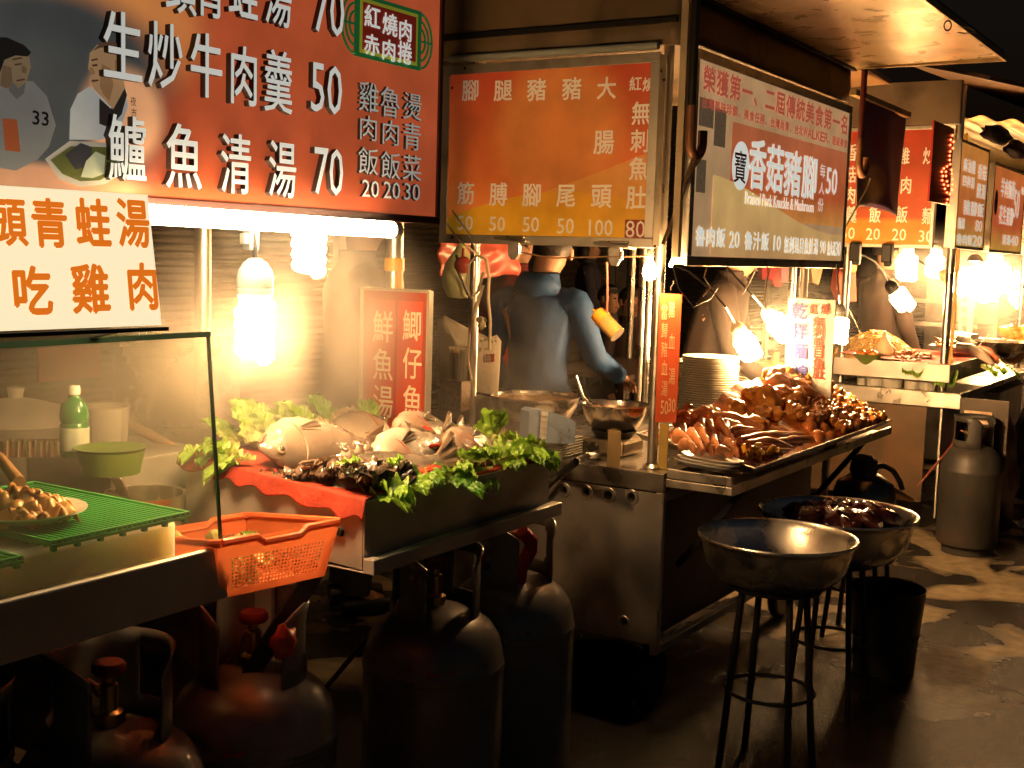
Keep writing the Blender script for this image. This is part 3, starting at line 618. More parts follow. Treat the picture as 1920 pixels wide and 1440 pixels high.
spiral_bulb('spiral_bulb',tp,(0.01,.0,-1),1.0,'spiral bulb half hidden behind the tube lamp and red board',em=BIG)

# ================================================================ FISH DISPLAY
ft=thing('display_tray','tilted steel display tray heaped with fish and lettuce','tray',(2.22,1.75,.868))
b=MB()
b.add([(1.85,1.50,.868),(2.56,1.50,.868),(2.56,1.50,.998),(1.85,1.50,1.006)],[(0,1,2,3)])
b.add([(1.85,1.502,.868),(1.85,1.502,1.006),(1.85,1.995,1.04),(1.85,1.995,.89)],[(0,1,2,3)])
b.add([(2.56,1.502,.868),(2.56,1.502,.998),(2.56,2.0,1.03),(2.56,2.0,.89)],[(0,1,2,3)])
b.add([(1.852,1.998,.89),(2.558,1.998,.89),(2.558,1.998,1.03),(1.852,1.998,1.04)],[(0,1,2,3)])
b.add([(1.852,1.504,.93),(2.558,1.504,.93),(2.558,1.996,.965),(1.852,1.996,.965)],[(0,1,2,3)])
mk('body',b,STEELD,ft,smooth=False,solid=.003)
b=MB(); b.lh((1.846,1.470,.862),(2.58,1.497,.893)); b.lh((1.846,1.470,.862),(2.58,1.9,.866)); mk('bottom_ledge',b,STEELD,ft,smooth=False,bev=.002)
b=MB(); b.bar((1.845,1.55,.935),(1.835,1.62,.955),.012,.012); mk('latch',b,DARK,ft,smooth=False)
rnd=random.Random(4)
# red cloth: lines the tray and hangs over its left rim
b=MB()
def cl(u,v):
    # u along the left rim (front to back), v from outside the rim to the inside of the bed
    y=1.49+.52*u; rim=1.006+.034*u
    wob=.006*math.sin(u*38+1.2*math.sin(u*9))+.004*noise.noise(Vector((u*14,v*5,0)))
    if v<.34:
        q=v/.34; return Vector((1.842-.010*(1-q)+wob*.6*(1-q),y,rim-.036*(1-q)*(1-.45*u)+wob*(1-q)*.8+.006*q))
    q=(v-.34)/.66
    return Vector((1.842+.71*q,y+(.012 if u<.02 else 0),rim+.010*math.sin(PI*min(1,q*4))-.010*q+.004*noise.noise(Vector((u*9,q*22,3)))))
b.grid(cl,60,30)
tag(mk('red_cloth',b,CLOTHRED,solid=.002,ang=0),'crumpled red cloth lining the fish tray and hanging over its left rim','cloth')
# ---- fish (built round the origin: nose at +x, lying on its side, back towards +y)
def fishmat(name,back,side,belly,blush):
    m=bpy.data.materials.new(name); m.use_nodes=True; t=m.node_tree; bs=t.nodes['Principled BSDF']; L=t.links.new
    tc=t.nodes.new('ShaderNodeTexCoord'); sx=t.nodes.new('ShaderNodeSeparateXYZ'); L(tc.outputs['Object'],sx.inputs[0])
    n=t.nodes.new('ShaderNodeTexNoise'); n.inputs['Scale'].default_value=26; n.inputs['Detail'].default_value=5; L(tc.outputs['Object'],n.inputs['Vector'])
    a=t.nodes.new('ShaderNodeMath'); a.operation='MULTIPLY_ADD'; L(n.outputs['Fac'],a.inputs[0]); a.inputs[1].default_value=.03; L(sx.outputs['Y'],a.inputs[2])
    mr=t.nodes.new('ShaderNodeMapRange'); mr.inputs[1].default_value=-.035; mr.inputs[2].default_value=.07; L(a.outputs[0],mr.inputs[0])
    cr=t.nodes.new('ShaderNodeValToRGB'); e=cr.color_ramp.elements; e[0].position=.12; e[0].color=tuple(belly)+(1,); e[1].position=.9; e[1].color=tuple(back)+(1,)
    q=e.new(.42); q.color=tuple(side)+(1,); L(mr.outputs[0],cr.inputs[0])
    # reddish gill patch
    mp=t.nodes.new('ShaderNodeVectorMath'); mp.operation='SUBTRACT'; L(tc.outputs['Object'],mp.inputs[0]); mp.inputs[1].default_value=(.07,-.01,.02)
    ln=t.nodes.new('ShaderNodeVectorMath'); ln.operation='LENGTH'; L(mp.outputs[0],ln.inputs[0])
    m2=t.nodes.new('ShaderNodeMapRange'); m2.inputs[1].default_value=.034; m2.inputs[2].default_value=.008; m2.inputs[4].default_value=.55; L(ln.outputs['Value'],m2.inputs[0])
    mx=t.nodes.new('ShaderNodeMix'); mx.data_type='RGBA'; L(m2.outputs[0],mx.inputs[0]); L(cr.outputs[0],mx.inputs[6]); mx.inputs[7].default_value=tuple(blush)+(1,)
    L(mx.outputs[2],bs.inputs['Base Color']); bs.inputs['Roughness'].default_value=.26; bs.inputs['Coat Weight'].default_value=.5; bs.inputs['Coat Roughness'].default_value=.08
    vo=t.nodes.new('ShaderNodeTexVoronoi'); vo.inputs['Scale'].default_value=190; L(tc.outputs['Object'],vo.inputs['Vector'])
    bp=t.nodes.new('ShaderNodeBump'); bp.inputs['Strength'].default_value=.3; bp.inputs['Distance'].default_value=.003; L(vo.outputs['Distance'],bp.inputs['Height']); L(bp.outputs[0],bs.inputs['Normal'])
    return m
FM1=fishmat('silver_fish_skin',(.09,.078,.062),(.40,.33,.265),(.72,.63,.53),(.40,.17,.10))
FM2=fishmat('grey_fish_skin',(.06,.05,.04),(.27,.21,.165),(.55,.45,.36),(.42,.13,.08))
FIN=mat('fish_fin',(.18,.13,.09),.35,var=(40,.4),coat=.3)
EYEM=mat('fish_eye',(.03,.025,.02),.08,coat=1.)
EYER=mat('fish_eye_ring',(.28,.21,.13),.2)
MOUTH=mat('fish_mouth',(.30,.12,.08),.4)
def make_fish(label,fm,L=.24,H=.052,T=.027,loc=(0,0,0)):
    t=thing('whole_fish',label,'fish',(0,0,0),'whole fish on the display tray')
    hs=[(0,.08),(.03,.26),(.08,.46),(.16,.74),(.28,.96),(.40,1.),(.55,.84),(.70,.52),(.80,.30),(.87,.20),(.92,.21)]
    ws=[(0,.12),(.05,.45),(.14,.85),(.30,1.),(.50,.92),(.70,.55),(.85,.22),(.92,.10)]
    def ip(tb,q):
        for i in range(len(tb)-1):
            if q<=tb[i+1][0]:
                a=(q-tb[i][0])/(tb[i+1][0]-tb[i][0]); a=a*a*(3-2*a); return tb[i][1]*(1-a)+tb[i+1][1]*a
        return tb[-1][1]
    b=MB(); n=30;m=20;vs=[]
    for i in range(n+1):
        q=.92*i/n; h=ip(hs,q)*H; w=ip(ws,q)*T; x=L*(.5-q); yo=.10*H*math.sin(PI*q)
        for j in range(m):
            a=2*PI*j/m; ca,sa=math.cos(a),math.sin(a)
            gill=1+.05*math.exp(-((q-.235)/.012)**2)*(sa>0) - .03*math.exp(-((q-.255)/.01)**2)*(sa>0)
            vs.append((x,yo+h*ca*gill,w*(abs(sa)**.9)*(1 if sa>0 else -1)*gill+T*.55))
    fs=[(i*m+j,i*m+(j+1)%m,(i+1)*m+(j+1)%m,(i+1)*m+j) for i in range(n) for j in range(m)]+[tuple(range(m-1,-1,-1)),tuple(n*m+j for j in range(m))]
    b.add(vs,fs); mk('body',b,fm,t)
    b=MB(); xt=L*(.5-.905)
    b.grid(lambda u,v:Vector((xt-(.045+.012*abs(2*v-1))*u*L/.24,(v-.5)*(.020+.055*u)*L/.24,T*.55+.004*math.sin(v*20)*u)),4,12); mk('tail',b,FIN,t,solid=.0015)
    b=MB(); b.grid(lambda u,v:Vector((L*(.24-.5*u),H*ip(hs,.26+.5*u)+.1*H*math.sin(PI*(.26+.5*u))-.003+v*(.018*(1-.5*u)+.004*math.sin(u*50)),T*.55+.002*math.sin(u*40))),26,2)
    b.grid(lambda u,v:Vector((L*(-.10-.22*u),-H*ip(hs,.6+.22*u)+.004-v*(.016*(1-.5*u)),T*.55+.002*math.sin(u*40))),14,2); mk('fin',b,FIN,t,solid=.0012)
    b=MB(); b.grid(lambda u,v:Vector((L*.21-.045*u*L/.24,-.010-.020*v*(.3+u)+.004*u,T*1.5-.004*u+.003*math.sin(v*14))),6,6); mk('side_fin',b,FIN,t,solid=.0012)
    ex=L*(.5-.10);ey=.018*L/.24
    b=MB(); b.ell((ex,ey,T*1.13),(.0075,.0075,.0040)); e=mk('eye',b,EYER,t); 
    b=MB(); b.ell((ex,ey,T*1.13+.0022),(.0052,.0052,.0037)); mk('pupil',b,EYEM,e)
    b=MB(); b.tube([(L*.497,-.003,T*.78),(L*.472,-.010,T*.98),(L*.452,-.013,T*1.08)],[.0028,.0022,.001],6); mk('mouth',b,MOUTH,t)
    b=MB(); b.tube([(L*.265-.010*math.cos(-1.2+2.4*i/10)*L/.24,H*.1+H*.74*math.sin(-1.2+2.4*i/10),T*.55+T*1.0*math.cos((-1.2+2.4*i/10)*.9)+.0012) for i in range(11)],.0016,6); mk('gill_slit',b,MOUTH,t)
    return t
fa=make_fish('plump silver fish lying brightest in the middle of the heap',FM1,.25,.050,.025)
fb=make_fish('large grey fish on the left of the heap under the lettuce leaf',FM2,.24,.054,.026)
def R3(x,y,z): return (math.radians(x),math.radians(y),math.radians(z))
def put(o,p,r): o.location=p; o.rotation_euler=r; ORG[o.name]=Vector(p)
p=Vector((2.1601,1.6300,1.0605)); put(fa,(p.x,p.y,p.z-.016),R3(-52,4,188)); fa.scale=(1.45,)*3
p=Vector((2.0234,1.7800,1.0862)); put(fb,(p.x,p.y,p.z-.028),R3(-48,-4,172)); fb.scale=(1.4,)*3
p=Vector((2.4339,1.7800,1.0538)); copy_tree(fa,(p.x,p.y,p.z-.022),R3(-46,-6,190),1.55,'pale fish lying behind the brightest fish, below the two red chillies')
p=Vector((2.3051,1.9200,1.0611)); copy_tree(fa,(p.x,p.y,p.z-.030),R3(48,0,4),1.25,'small pale fish farthest back in the heap beside the red sign')
p=Vector((2.0184,1.5500,1.0502)); copy_tree(fa,(p.x,p.y,p.z-.020),R3(128,10,172),1.4,'fish with its white belly turned up at the front of the heap')
p=Vector((2.3995,1.6200,1.0330)); copy_tree(fb,(p.x,p.y,p.z-.018),R3(-50,-4,190),1.45,'dark reddish headed fish at the right end of the heap')
p=Vector((2.6798,1.7000,0.9934)); copy_tree(fb,(p.x,p.y,p.z-.030),R3(40,0,14),1.0,'small dark wet fish behind the rightmost lettuce leaves')
p=Vector((2.6522,1.8000,1.0112)); copy_tree(fb,(p.x,p.y,p.z-.036),R3(-40,0,170),1.1,'dark fish under the pale fish at the back right of the heap')
p=Vector((2.0521,1.9200,1.0559)); copy_tree(fa,(p.x,p.y,p.z-.040),R3(42,0,20),.95,'pale fish half hidden under the back left lettuce')
# ---- dark shellfish heap
SH=mat('dark_wet_shell',(.11,.075,.055),.16,var=(40,.7),coat=.6)
b=MB(); rr=random.Random(11)
for i in range(640):
    u=rr.random(); v=rr.random()**.8
    if i>420: u*=.35; v=rr.random()
    x=1.857+.17*u; y=1.512+.30*v*(1-.8*u); z=1.012+.05*math.sin(PI*min(1,.25+v))*(1-.5*u)+rr.uniform(-.006,.014)
    R=Euler((rr.uniform(-1,1),rr.uniform(-1,1),rr.uniform(0,6.3))).to_matrix(); l=rr.uniform(.011,.021)
    b.lathe([(0,l*.35),(l*.6,l*.26),(l,0),(l*.55,-l*.16),(0,-l*.22)],(x,y,z),7,R,sx=1.25,sy=.62)
tag(mk('shellfish',b,SH),'dark glistening shellfish heaped at the front left of the tray','shellfish',kind='stuff')
# ---- chillies
CH=mat('red_chilli_skin',(.42,.025,.012),.15,coat=.6)
def chilli(a,bq,c,label):
    t=thing('red_chilli',label,'chilli',a)
    A,B,C=Vector(a),Vector(bq),Vector(c); pts=[];rs=[]
    for i in range(13):
        q=i/12; pts.append(A*(1-q)**2+B*2*q*(1-q)+C*q*q); rs.append(.0022+.0062*math.sin(PI*min(1,.18+q*.82))**.6)
    b=MB(); b.tube(pts,rs,10); mk('body',b,CH,t)
    b=MB(); b.tube([C,C+(C-B).normalized()*.018],[.0025,.0016],6); mk('stem',b,mat('chilli_stem',(.10,.14,.03),.5),t)
def lift(p,d): return (p[0],p[1],p[2]+d)
chilli((2.3136,1.7000,1.0827),(2.2889,1.6400,1.0715),(2.2298,1.6000,1.0604),'short red chilli standing up against the pale fish')
chilli((2.3099,1.6000,1.0559),(2.2213,1.5850,1.0606),(2.1686,1.5850,1.0668),'long red chilli lying across the fish heads')
# ---- red trimmings and a slice of meat among the fish
b=MB(); 
def slab_meat(p,r,rot,name,m,label,cat,seed):
    b=MB(); b.ell((0,0,0),r,None,14,8,.5,7,seed); o=mk(name,b,m,loc=(0,0,0)); o.location=p; o.rotation_euler=rot; ORG[o.name]=Vector(p); return tag(o,label,cat)
slab_meat(lift((2.0969,1.5200,1.0342),-.005),(.045,.02,.012),R3(10,0,10),'red_fillet',mat('raw_red_flesh',(.42,.06,.03),.25,coat=.4,var=(30,.3)),'strip of raw red fish flesh at the front edge of the tray','fish fillet',3)
slab_meat(lift((2.2491,1.8000,1.0627),-.01),(.035,.018,.014),R3(0,10,40),'dark_fillet',mat('dark_flesh',(.13,.05,.03),.25,coat=.4,var=(30,.3)),'dark cut of fish wedged between two fish behind the brightest one','fish fillet',5)
# ---- lettuce
def leafmat(name,c):
    m=bpy.data.materials.new(name); m.use_nodes=True; t=m.node_tree; bs=t.nodes['Principled BSDF']; L=t.links.new
    tc=t.nodes.new('ShaderNodeTexCoord'); n=t.nodes.new('ShaderNodeTexNoise'); n.inputs['Scale'].default_value=22; n.inputs['Detail'].default_value=6; L(tc.outputs['Object'],n.inputs['Vector'])
    sx=t.nodes.new('ShaderNodeSeparateXYZ'); L(tc.outputs['Object'],sx.inputs[0])
    mr=t.nodes.new('ShaderNodeMapRange'); mr.inputs[1].default_value=0.; mr.inputs[2].default_value=.10; mr.inputs[3].default_value=0; mr.inputs[4].default_value=.8; L(sx.outputs['X'],mr.inputs[0])
    ad=t.nodes.new('ShaderNodeMath'); ad.operation='MULTIPLY_ADD'; L(n.outputs['Fac'],ad.inputs[0]); ad.inputs[1].default_value=.7; L(mr.outputs[0],ad.inputs[2])
    cr=t.nodes.new('ShaderNodeValToRGB'); e=cr.color_ramp.elements; e[0].position=.25; e[0].color=(.66,.66,.28,1); e[1].position=1.1; e[1].color=tuple(c)+(1,); L(ad.outputs[0],cr.inputs[0])
    L(cr.outputs[0],bs.inputs['Base Color']); bs.inputs['Roughness'].default_value=.32; bs.inputs['Coat Weight'].default_value=.15
    bp=t.nodes.new('ShaderNodeBump'); bp.inputs['Strength'].default_value=.5; bp.inputs['Distance'].default_value=.01; n2=t.nodes.new('ShaderNodeTexNoise'); n2.inputs['Scale'].default_value=75; L(tc.outputs['Object'],n2.inputs['Vector']); L(n2.outputs['Fac'],bp.inputs['Height']); L(bp.outputs[0],bs.inputs['Normal'])
    tr=t.nodes.new('ShaderNodeBsdfTranslucent'); L(cr.outputs[0],tr.inputs[0]); ms=t.nodes.new('ShaderNodeMixShader'); ms.inputs[0].default_value=.35
    L(bs.outputs[0],ms.inputs[1]); L(tr.outputs[0],ms.inputs[2]); L(ms.outputs[0],t.nodes['Material Output'].inputs[0]); return m
LEAF=leafmat('lettuce_green',(.20,.38,.035)); LEAF2=leafmat('dark_lettuce_green',(.08,.22,.02))
def make_leaf(seed,m,L=.13,Wd=.055,curl=.6):
    b=MB(); ph=seed*1.7; o=Vector((seed*5.3,0,0))
    def f(u,v):
        s=2*v-1; wv=Wd*max(.02,1-abs(2*(.06+.86*u)-1)**3.2)**.5
        r=max(abs(s),u*1.02); e=max(0,(r-.45)/.55); fi=math.atan2(s*.9,u-.35)
        k=1+e*(.045*math.sin(fi*9+ph)+.03*math.sin(fi*21+2*ph))
        x=.35*L+(L*u-.35*L)*k; y=s*wv*k*(1-.10*abs(s))
        z=e**1.2*(.012*math.sin(fi*13+ph)+.007*math.sin(fi*29+ph*3))+.010*noise.noise(Vector((u*4,s*2.5,0))+o)+.022*abs(s)**1.5*(.5+.8*math.sin(ph))-curl*.08*u*u+.003*math.sin(u*30)*(1-abs(s))
        return Vector((x,y,z))
    b.grid(f,44,36)
    o=mk('lettuce_leaf',b,m,loc=(0,0,0),ang=0,fix=False); return o
leaves=[make_leaf(i,LEAF if i!=2 else LEAF2,.13+.012*(i%3),.052+.006*(i%2),.3+.25*i) for i in range(5)]
used=[0]*5
def leaf(k,p,rot,s,label):
    o=leaves[k]
    if used[k]:
        o=o.copy(); COL.objects.link(o)
    used[k]=1; o.location=p; o.rotation_euler=R3(*rot); o.scale=(s*.60,)*3; ORG[o.name]=Vector(p); tag(o,label,'lettuce','lettuce leaves round the fish')
FR='frilly green lettuce leaf drooping over the front edge of the fish tray'
BK='frilly yellow green lettuce leaf standing along the back of the fish tray'
rl=random.Random(21)
def rowleaf(n,f,lab,pitch,sc):
    for i in range(n):
        q=(i+.5)/n; p,yaw=f(q)
        leaf(rl.choice((0,1,3,4,0,1,2)),(p[0]+rl.uniform(-.012,.012),p[1]+rl.uniform(-.012,.012),p[2]+rl.uniform(-.004,.008)),(rl.uniform(-25,25),rl.uniform(*pitch),yaw+rl.uniform(-38,38)),rl.uniform(*sc),lab)
rowleaf(15,lambda q:((1.90+.60*q,1.548,1.012),-90),FR,(-40,-4),(.9,1.2))
rowleaf(5,lambda q:((1.95+.58*q,1.570,1.030),-90),'yellow green lettuce leaf lying just inside the front edge, under the fish',(-40,-10),(.7,.95))
rowleaf(4,lambda q:((2.50+.03*q,1.53+.05*q,1.02),-50),'frilly green lettuce leaf at the right front corner of the fish tray',(-15,15),(.9,1.15))
rowleaf(5,lambda q:((2.50,1.60+.30*q,1.035),-10),'lettuce leaf lying along the right rim of the fish tray',(-35,0),(.8,1.))
rowleaf(6,lambda q:((1.875,1.80+.17*q,1.05),150),'pale lettuce leaf lying at the back left corner of the fish tray',(-40,5),(.75,1.0))
rowleaf(11,lambda q:((1.93+.57*q,1.955,1.045),80),BK,(-80,-35),(.8,1.1))
rowleaf(6,lambda q:((1.97+.2*q,1.93,1.06),100),'tall frilly lettuce leaf in the clump at the back left of the fish tray',(-88,-60),(.95,1.2))
leaf(0,(1.8340,1.5600,1.0732),(0,-25,-70),.6,'small curled lettuce leaf standing in the shellfish')
leaf(1,(2.6648,1.7400,0.9851),(0,-80,235),1.35,'single bright lettuce leaf standing upright at the right side of the tray')
b=MB(); p=Vector((2.3181,1.9700,1.0506)); b.tube([p,p+Vector((.01,0,.03)),p+Vector((.03,0,.045))],.004,6); tag(mk('brown_stalk',b,WOOD),'thin brown stalk poking out between the back lettuce leaves','stalk')
# ---- fish sign on its post
fs=thing('price_sign','tall red framed sign for fish soup hung on the yellow taped post','sign',(2.62,2.03,1.0))
zt=1.392;yl,yr=2.143,1.918
b=MB(); b.lh((2.622,yr,.99),(2.632,yl,zt)); mk('board',b,mat('red_sign_board',(.34,.045,.022),.42,var=(5,.15)),fs,smooth=False)
b=MB(); b.lh((2.6155,yr-.004,.99),(2.634,yr+.004,zt)); b.lh((2.6155,yl-.004,.99),(2.634,yl+.004,zt)); b.lh((2.6155,yr+.0045,zt-.006),(2.634,yl-.0045,zt+.002)); mk('frame',b,ALU,fs,smooth=False)
for y0,y1 in ((yr+.018,yr+.103),(yr+.112,yl-.028)):
    b=MB(); b.lh((2.6195,y0,.995),(2.6217,y1,zt-.03)); mk('red_strip',b,mat('bright_red_strip',(.52,.06,.025),.4,var=(6,.1)),fs,smooth=False)
it=[(c,atg(773,py,36,h,'x',2.618)) for c,py,h in (('鯽',610,58),('仔',681,60),('魚',752,60))]+[(c,atg(718,py,38,h,'x',2.618)) for c,py,h in (('鮮',612,60),('魚',683,60),('湯',752,62))]
it+=[('魚',(it[2][1][0],it[2][1][1],it[2][1][2],it[2][1][3],it[2][1][4]))][:0]
b=letters(MB(),it,UY,NX,.008,.0); mk('lettering',b,mat('cream_lettering',(.78,.72,.56),.4),fs,smooth=False)
# ================================================================ RED BASKET
bk=thing('plastic_basket','orange red plastic basket of greens wedged beside the steel counter end','basket',(1.62,1.65,.87))
RB=Euler((0,0,math.radians(-10))).to_matrix()
hx,hy=.138,.15; zt,zb=.982,.875; org=Vector((1.664,1.668,0))
def bp3(x,y,z): q=RB@Vector((x,y,0)); return Vector((org.x+q.x,org.y+q.y,z-.13*(y+.15)))
def wall(b,a0,a1,nu,nv):
    """one thin sheet of plastic with rows of small square holes"""
    k=.86
    us=[0.,.10]; 
    for i in range(nu): us+= [.10+.80*(i+.28)/nu,.10+.80*(i+.86)/nu]
    us+=[.90,1.]; zs=[0.,.12]
    for i in range(nv): zs+=[.12+.56*(i+.25)/nv,.12+.56*(i+.85)/nv]
    zs+=[.68,.80,1.]
    vs=[]
    for zq in zs:
        z=zb+(zt-zb)*zq; kk=k+(1-k)*zq
        for u in us: vs.append(bp3((a0[0]+(a1[0]-a0[0])*u)*kk,(a0[1]+(a1[1]-a0[1])*u)*kk,z))
    m=len(us); fs=[]
    for j in range(len(zs)-1):
        for i in range(m-1):
            hole=(2<=i<=m-4 and i%2==0 and 2<=j<=2*nv and j%2==0)
            if not hole: fs.append((j*m+i,j*m+i+1,(j+1)*m+i+1,(j+1)*m+i))
    b.add(vs,fs)
c=[(-hx,-hy),(hx,-hy),(hx,hy),(-hx,hy)]
for i in range(4):
    b=MB(); wall(b,c[i],c[(i+1)%4],26,9); mk('side',b,REDPL,bk,smooth=False)
b=MB(); k=.86; b.add([bp3(x*k,y*k,zb+.001) for x,y in c],[(0,1,2,3)]); mk('bottom',b,REDPL,bk,smooth=False)
b=MB(); rim=[]
for i in range(4):
    a0=Vector(c[i]);a1=Vector(c[(i+1)%4])
    for q in (0.04,.30,.36,.64,.70,.96):
        p=a0.lerp(a1,q)*1.02; dip=.012 if .33<q<.67 else 0; rim.append(bp3(p.x,p.y,zt-.002+(-dip if i in(0,2) else 0)))
rim.append(rim[0]); b.tube(rim,.0075,8,cap=False); mk('rim',b,REDPL,bk)
CAB=mat('pale_cabbage',(.52,.50,.16),.5,var=(30,.2),tl=.2)
rr=random.Random(2)
b=MB()
for i in range(30):
    x,y=rr.uniform(-.11,.02),rr.uniform(-.12,.1); q=bp3(x,y,.905+rr.uniform(0,.045)); R=Euler((rr.uniform(-1,1),rr.uniform(-1,1),rr.uniform(0,6))).to_matrix()
    b.grid(lambda u,v:q+R@Vector(((u-.5)*.06,(v-.5)*.03,.008*math.sin(u*7+i)+.006*math.sin(v*6+i*2))),6,4)
tag(mk('shredded_cabbage',b,CAB,solid=.002),'pale yellow cabbage scraps piled in the red basket','cabbage')
q=bp3(.02,-.02,.955)
leaf(2,tuple(q),(0,-25,40),.55,'dark green leaf sticking up inside the red basket')
# ================================================================ GAS CYLINDERS
def gas(x,y,label,rot,mark,red=True,r=.172,h=.50,CYL=CYL):
    t=thing('gas_cylinder',label,'gas cylinder',(0,0,0),'gas cylinders under the stalls')
    b=MB(); prof=[(.0,.035),(r*.75,.035),(r*.95,.05),(r,.075),(r,h-.012),(r*1.012,h-.008),(r*1.012,h+.006),(r,h+.010),(r*.985,h+.03),(r*.93,h+.065),(r*.82,h+.095),(r*.62,h+.122),(r*.35,h+.138),(.03,h+.144),(0,h+.144)]
    b.lathe(prof,(0,0,0),48); b.lathe([(r*.8,0),(r*.8,.05)],(0,0,0),40); mk('body',b,CYL,t,ang=25)
    # guard collar: a bent plate with two windows
    b=MB(); n=64; rc=r*.62; z0=h+.105; z1=h+.285; vs=[]
    a0,a1=math.radians(-145),math.radians(145)
    rows=[0,.30,.36,.78,.84,1.]
    for j,q in enumerate(rows):
        for i in range(n+1):
            a=a0+(a1-a0)*i/n; e=min(i,n-i)/n*8; zz=z1-(.03*(1-min(1,e))**2 if q>.8 else 0)
            vs.append((rc*math.cos(a)*(1+.05*(q==1.)),rc*math.sin(a)*(1+.05*(q==1.)),z0+(zz-z0)*q))
    fs=[]
    for j in range(5):
        for i in range(n):
            am=abs(math.degrees(a0+(a1-a0)*(i+.5)/n))
            if j in(2,) and (48<am<105): continue
            if j in (1,3) and (52<am<101): continue
            fs.append((j*(n+1)+i,j*(n+1)+i+1,(j+1)*(n+1)+i+1,(j+1)*(n+1)+i))
    b.add(vs,fs); mk('guard_collar',b,CYL,t,solid=.005)
    BR=mat('brass_valve',(.45,.33,.14),.35,.9,var=(20,.2))
    b=MB(); b.lathe([(.026,h+.14),(.026,h+.165),(.016,h+.17),(.016,h+.215),(.010,h+.22),(.010,h+.235)],(0,0,0),16); b.tube([(0,0,h+.19),(.045,0,h+.19)],[.011,.013],10); v=mk('valve',b,BR,t)
    b=MB(); pts=[]
    b.lathe([(0,h+.235),(.026,h+.235),(.030,h+.24),(.030,h+.250),(.026,h+.256),(0,h+.256)],(0,0,0),14); mk('knob',b,mat('red_valve_knob',(.16,.014,.01),.5),v)
    b=MB(); b.tube([(.04,0,h+.19),(.075,.01,h+.20),(.09,.03,h+.16),(.085,.06,h+.12),(.10,.12,h+.06),(.17,.22,h-.1)],.0065,8); mk('gas_hose',b,mat('orange_hose',(.12,.03,.015),.5),t)
    if mark:
        b=MB(); vs,fs=glyph(mark,.02); x0=min(v.x for v in vs); x1=max(v.x for v in vs); nv=[]
        for v in vs:
            a=(v.x-(x0+x1)/2)*.30-PI/2-rot+math.radians(-58); q=max(0,min(1,v.y/.75)); rr2=r*(1.0-.10*q)+.0012; zz=h+.018+.052*q
            nv.append((rr2*math.cos(a),rr2*math.sin(a),zz))
        b.add(nv,fs); mk('painted_number',b,mat('faded_red_paint',(.26,.03,.02),.6,var=(40,.5)),t,smooth=False)
    t.location=(x,y,0); t.rotation_euler=(0,0,rot); ORG[t.name]=Vector((x,y,0)); return t
gas(2.375,1.70,'grey gas cylinder with faded red number, second from the right in the row',math.radians(60),'17 230')
gas(2.75,1.715,'grey gas cylinder nearest the steel cart with a red strap in its collar',math.radians(75),'72 10')
gas(1.79,1.735,'grey gas cylinder below the red basket with a red rag in its collar',math.radians(40),'23')
gas(*(1.4124,1.7193,0.5592)[:2],'grey gas cylinder cut off by the bottom of the picture, second from the left',math.radians(70),None)
gas(*(1.1372,1.7941,0.6366)[:2],'small grey gas cylinder in the dark bottom left corner',math.radians(30),None)
b=MB(); p=(1.7349,1.6000,0.7309)
b.ell(p,(.03,.02,.032),None,12,8,.5,6,2); tag(mk('red_rag',b,mat('red_plastic_film',(.5,.05,.03),.25,coat=.4,var=(20,.3)),ang=0),'bright red crumpled plastic rag stuffed in the cylinder collar','rag')
b=MB(); p=Vector((2.7247,1.6600,0.7103)); 
b.tube([p+Vector((-.02,0,.06)),p+Vector((.01,-.01,.03)),p+Vector((.025,0,-.0)),p+Vector((.0,.01,-.04)),p+Vector((-.02,0,-.08)),p+Vector((-.01,0,-.11))],[.018,.02,.02,.018,.014,.01],10); tag(mk('red_strap',b,mat('dark_red_cloth',(.30,.02,.02),.7,var=(30,.3))),'dark red strap tied round the valve of the cylinder by the cart','strap')

# ================================================================ STEEL CART (stall two)
X0=3.424; Y0=1.593
ct=thing('food_cart','stainless steel braised pork cart with round vent holes in its side panel','food cart',(4.25,2.0,0))
# side panel with holes: a sheet of strips around five holes plus one below
hy=[atg(px,py,30,34,'x',3.424) for px,py in ((1016,916),(1057,919),(1099,923),(1141,928),(1184,932))]
def disc_ring(b,c,ro,ri,x,dx,n=24):
    vs=[]
    for i in range(n):
        a=2*PI*i/n
        for r,xx in ((ro,x),(ro*.9,x-dx),(ri*1.12,x-dx),(ri,x),(ri,x+.02)): vs.append((xx,c[1]+r*math.cos(a),c[2]+r*math.sin(a)))
    m=5; b.add(vs,[(i*m+j,i*m+j+1,((i+1)%n)*m+j+1,((i+1)%n)*m+j) for i in range(n) for j in range(m-1)])
low=(3.4240,1.7097,0.3397,0.0491,0.0485)
holes=list(hy)+[low]
b=MB()
ys=[1.596]+sorted(h[1] for h in hy)+[2.45]
yc=[h[1] for h in sorted(hy,key=lambda h:h[1])]; zc={h[1]:h[2] for h in hy}
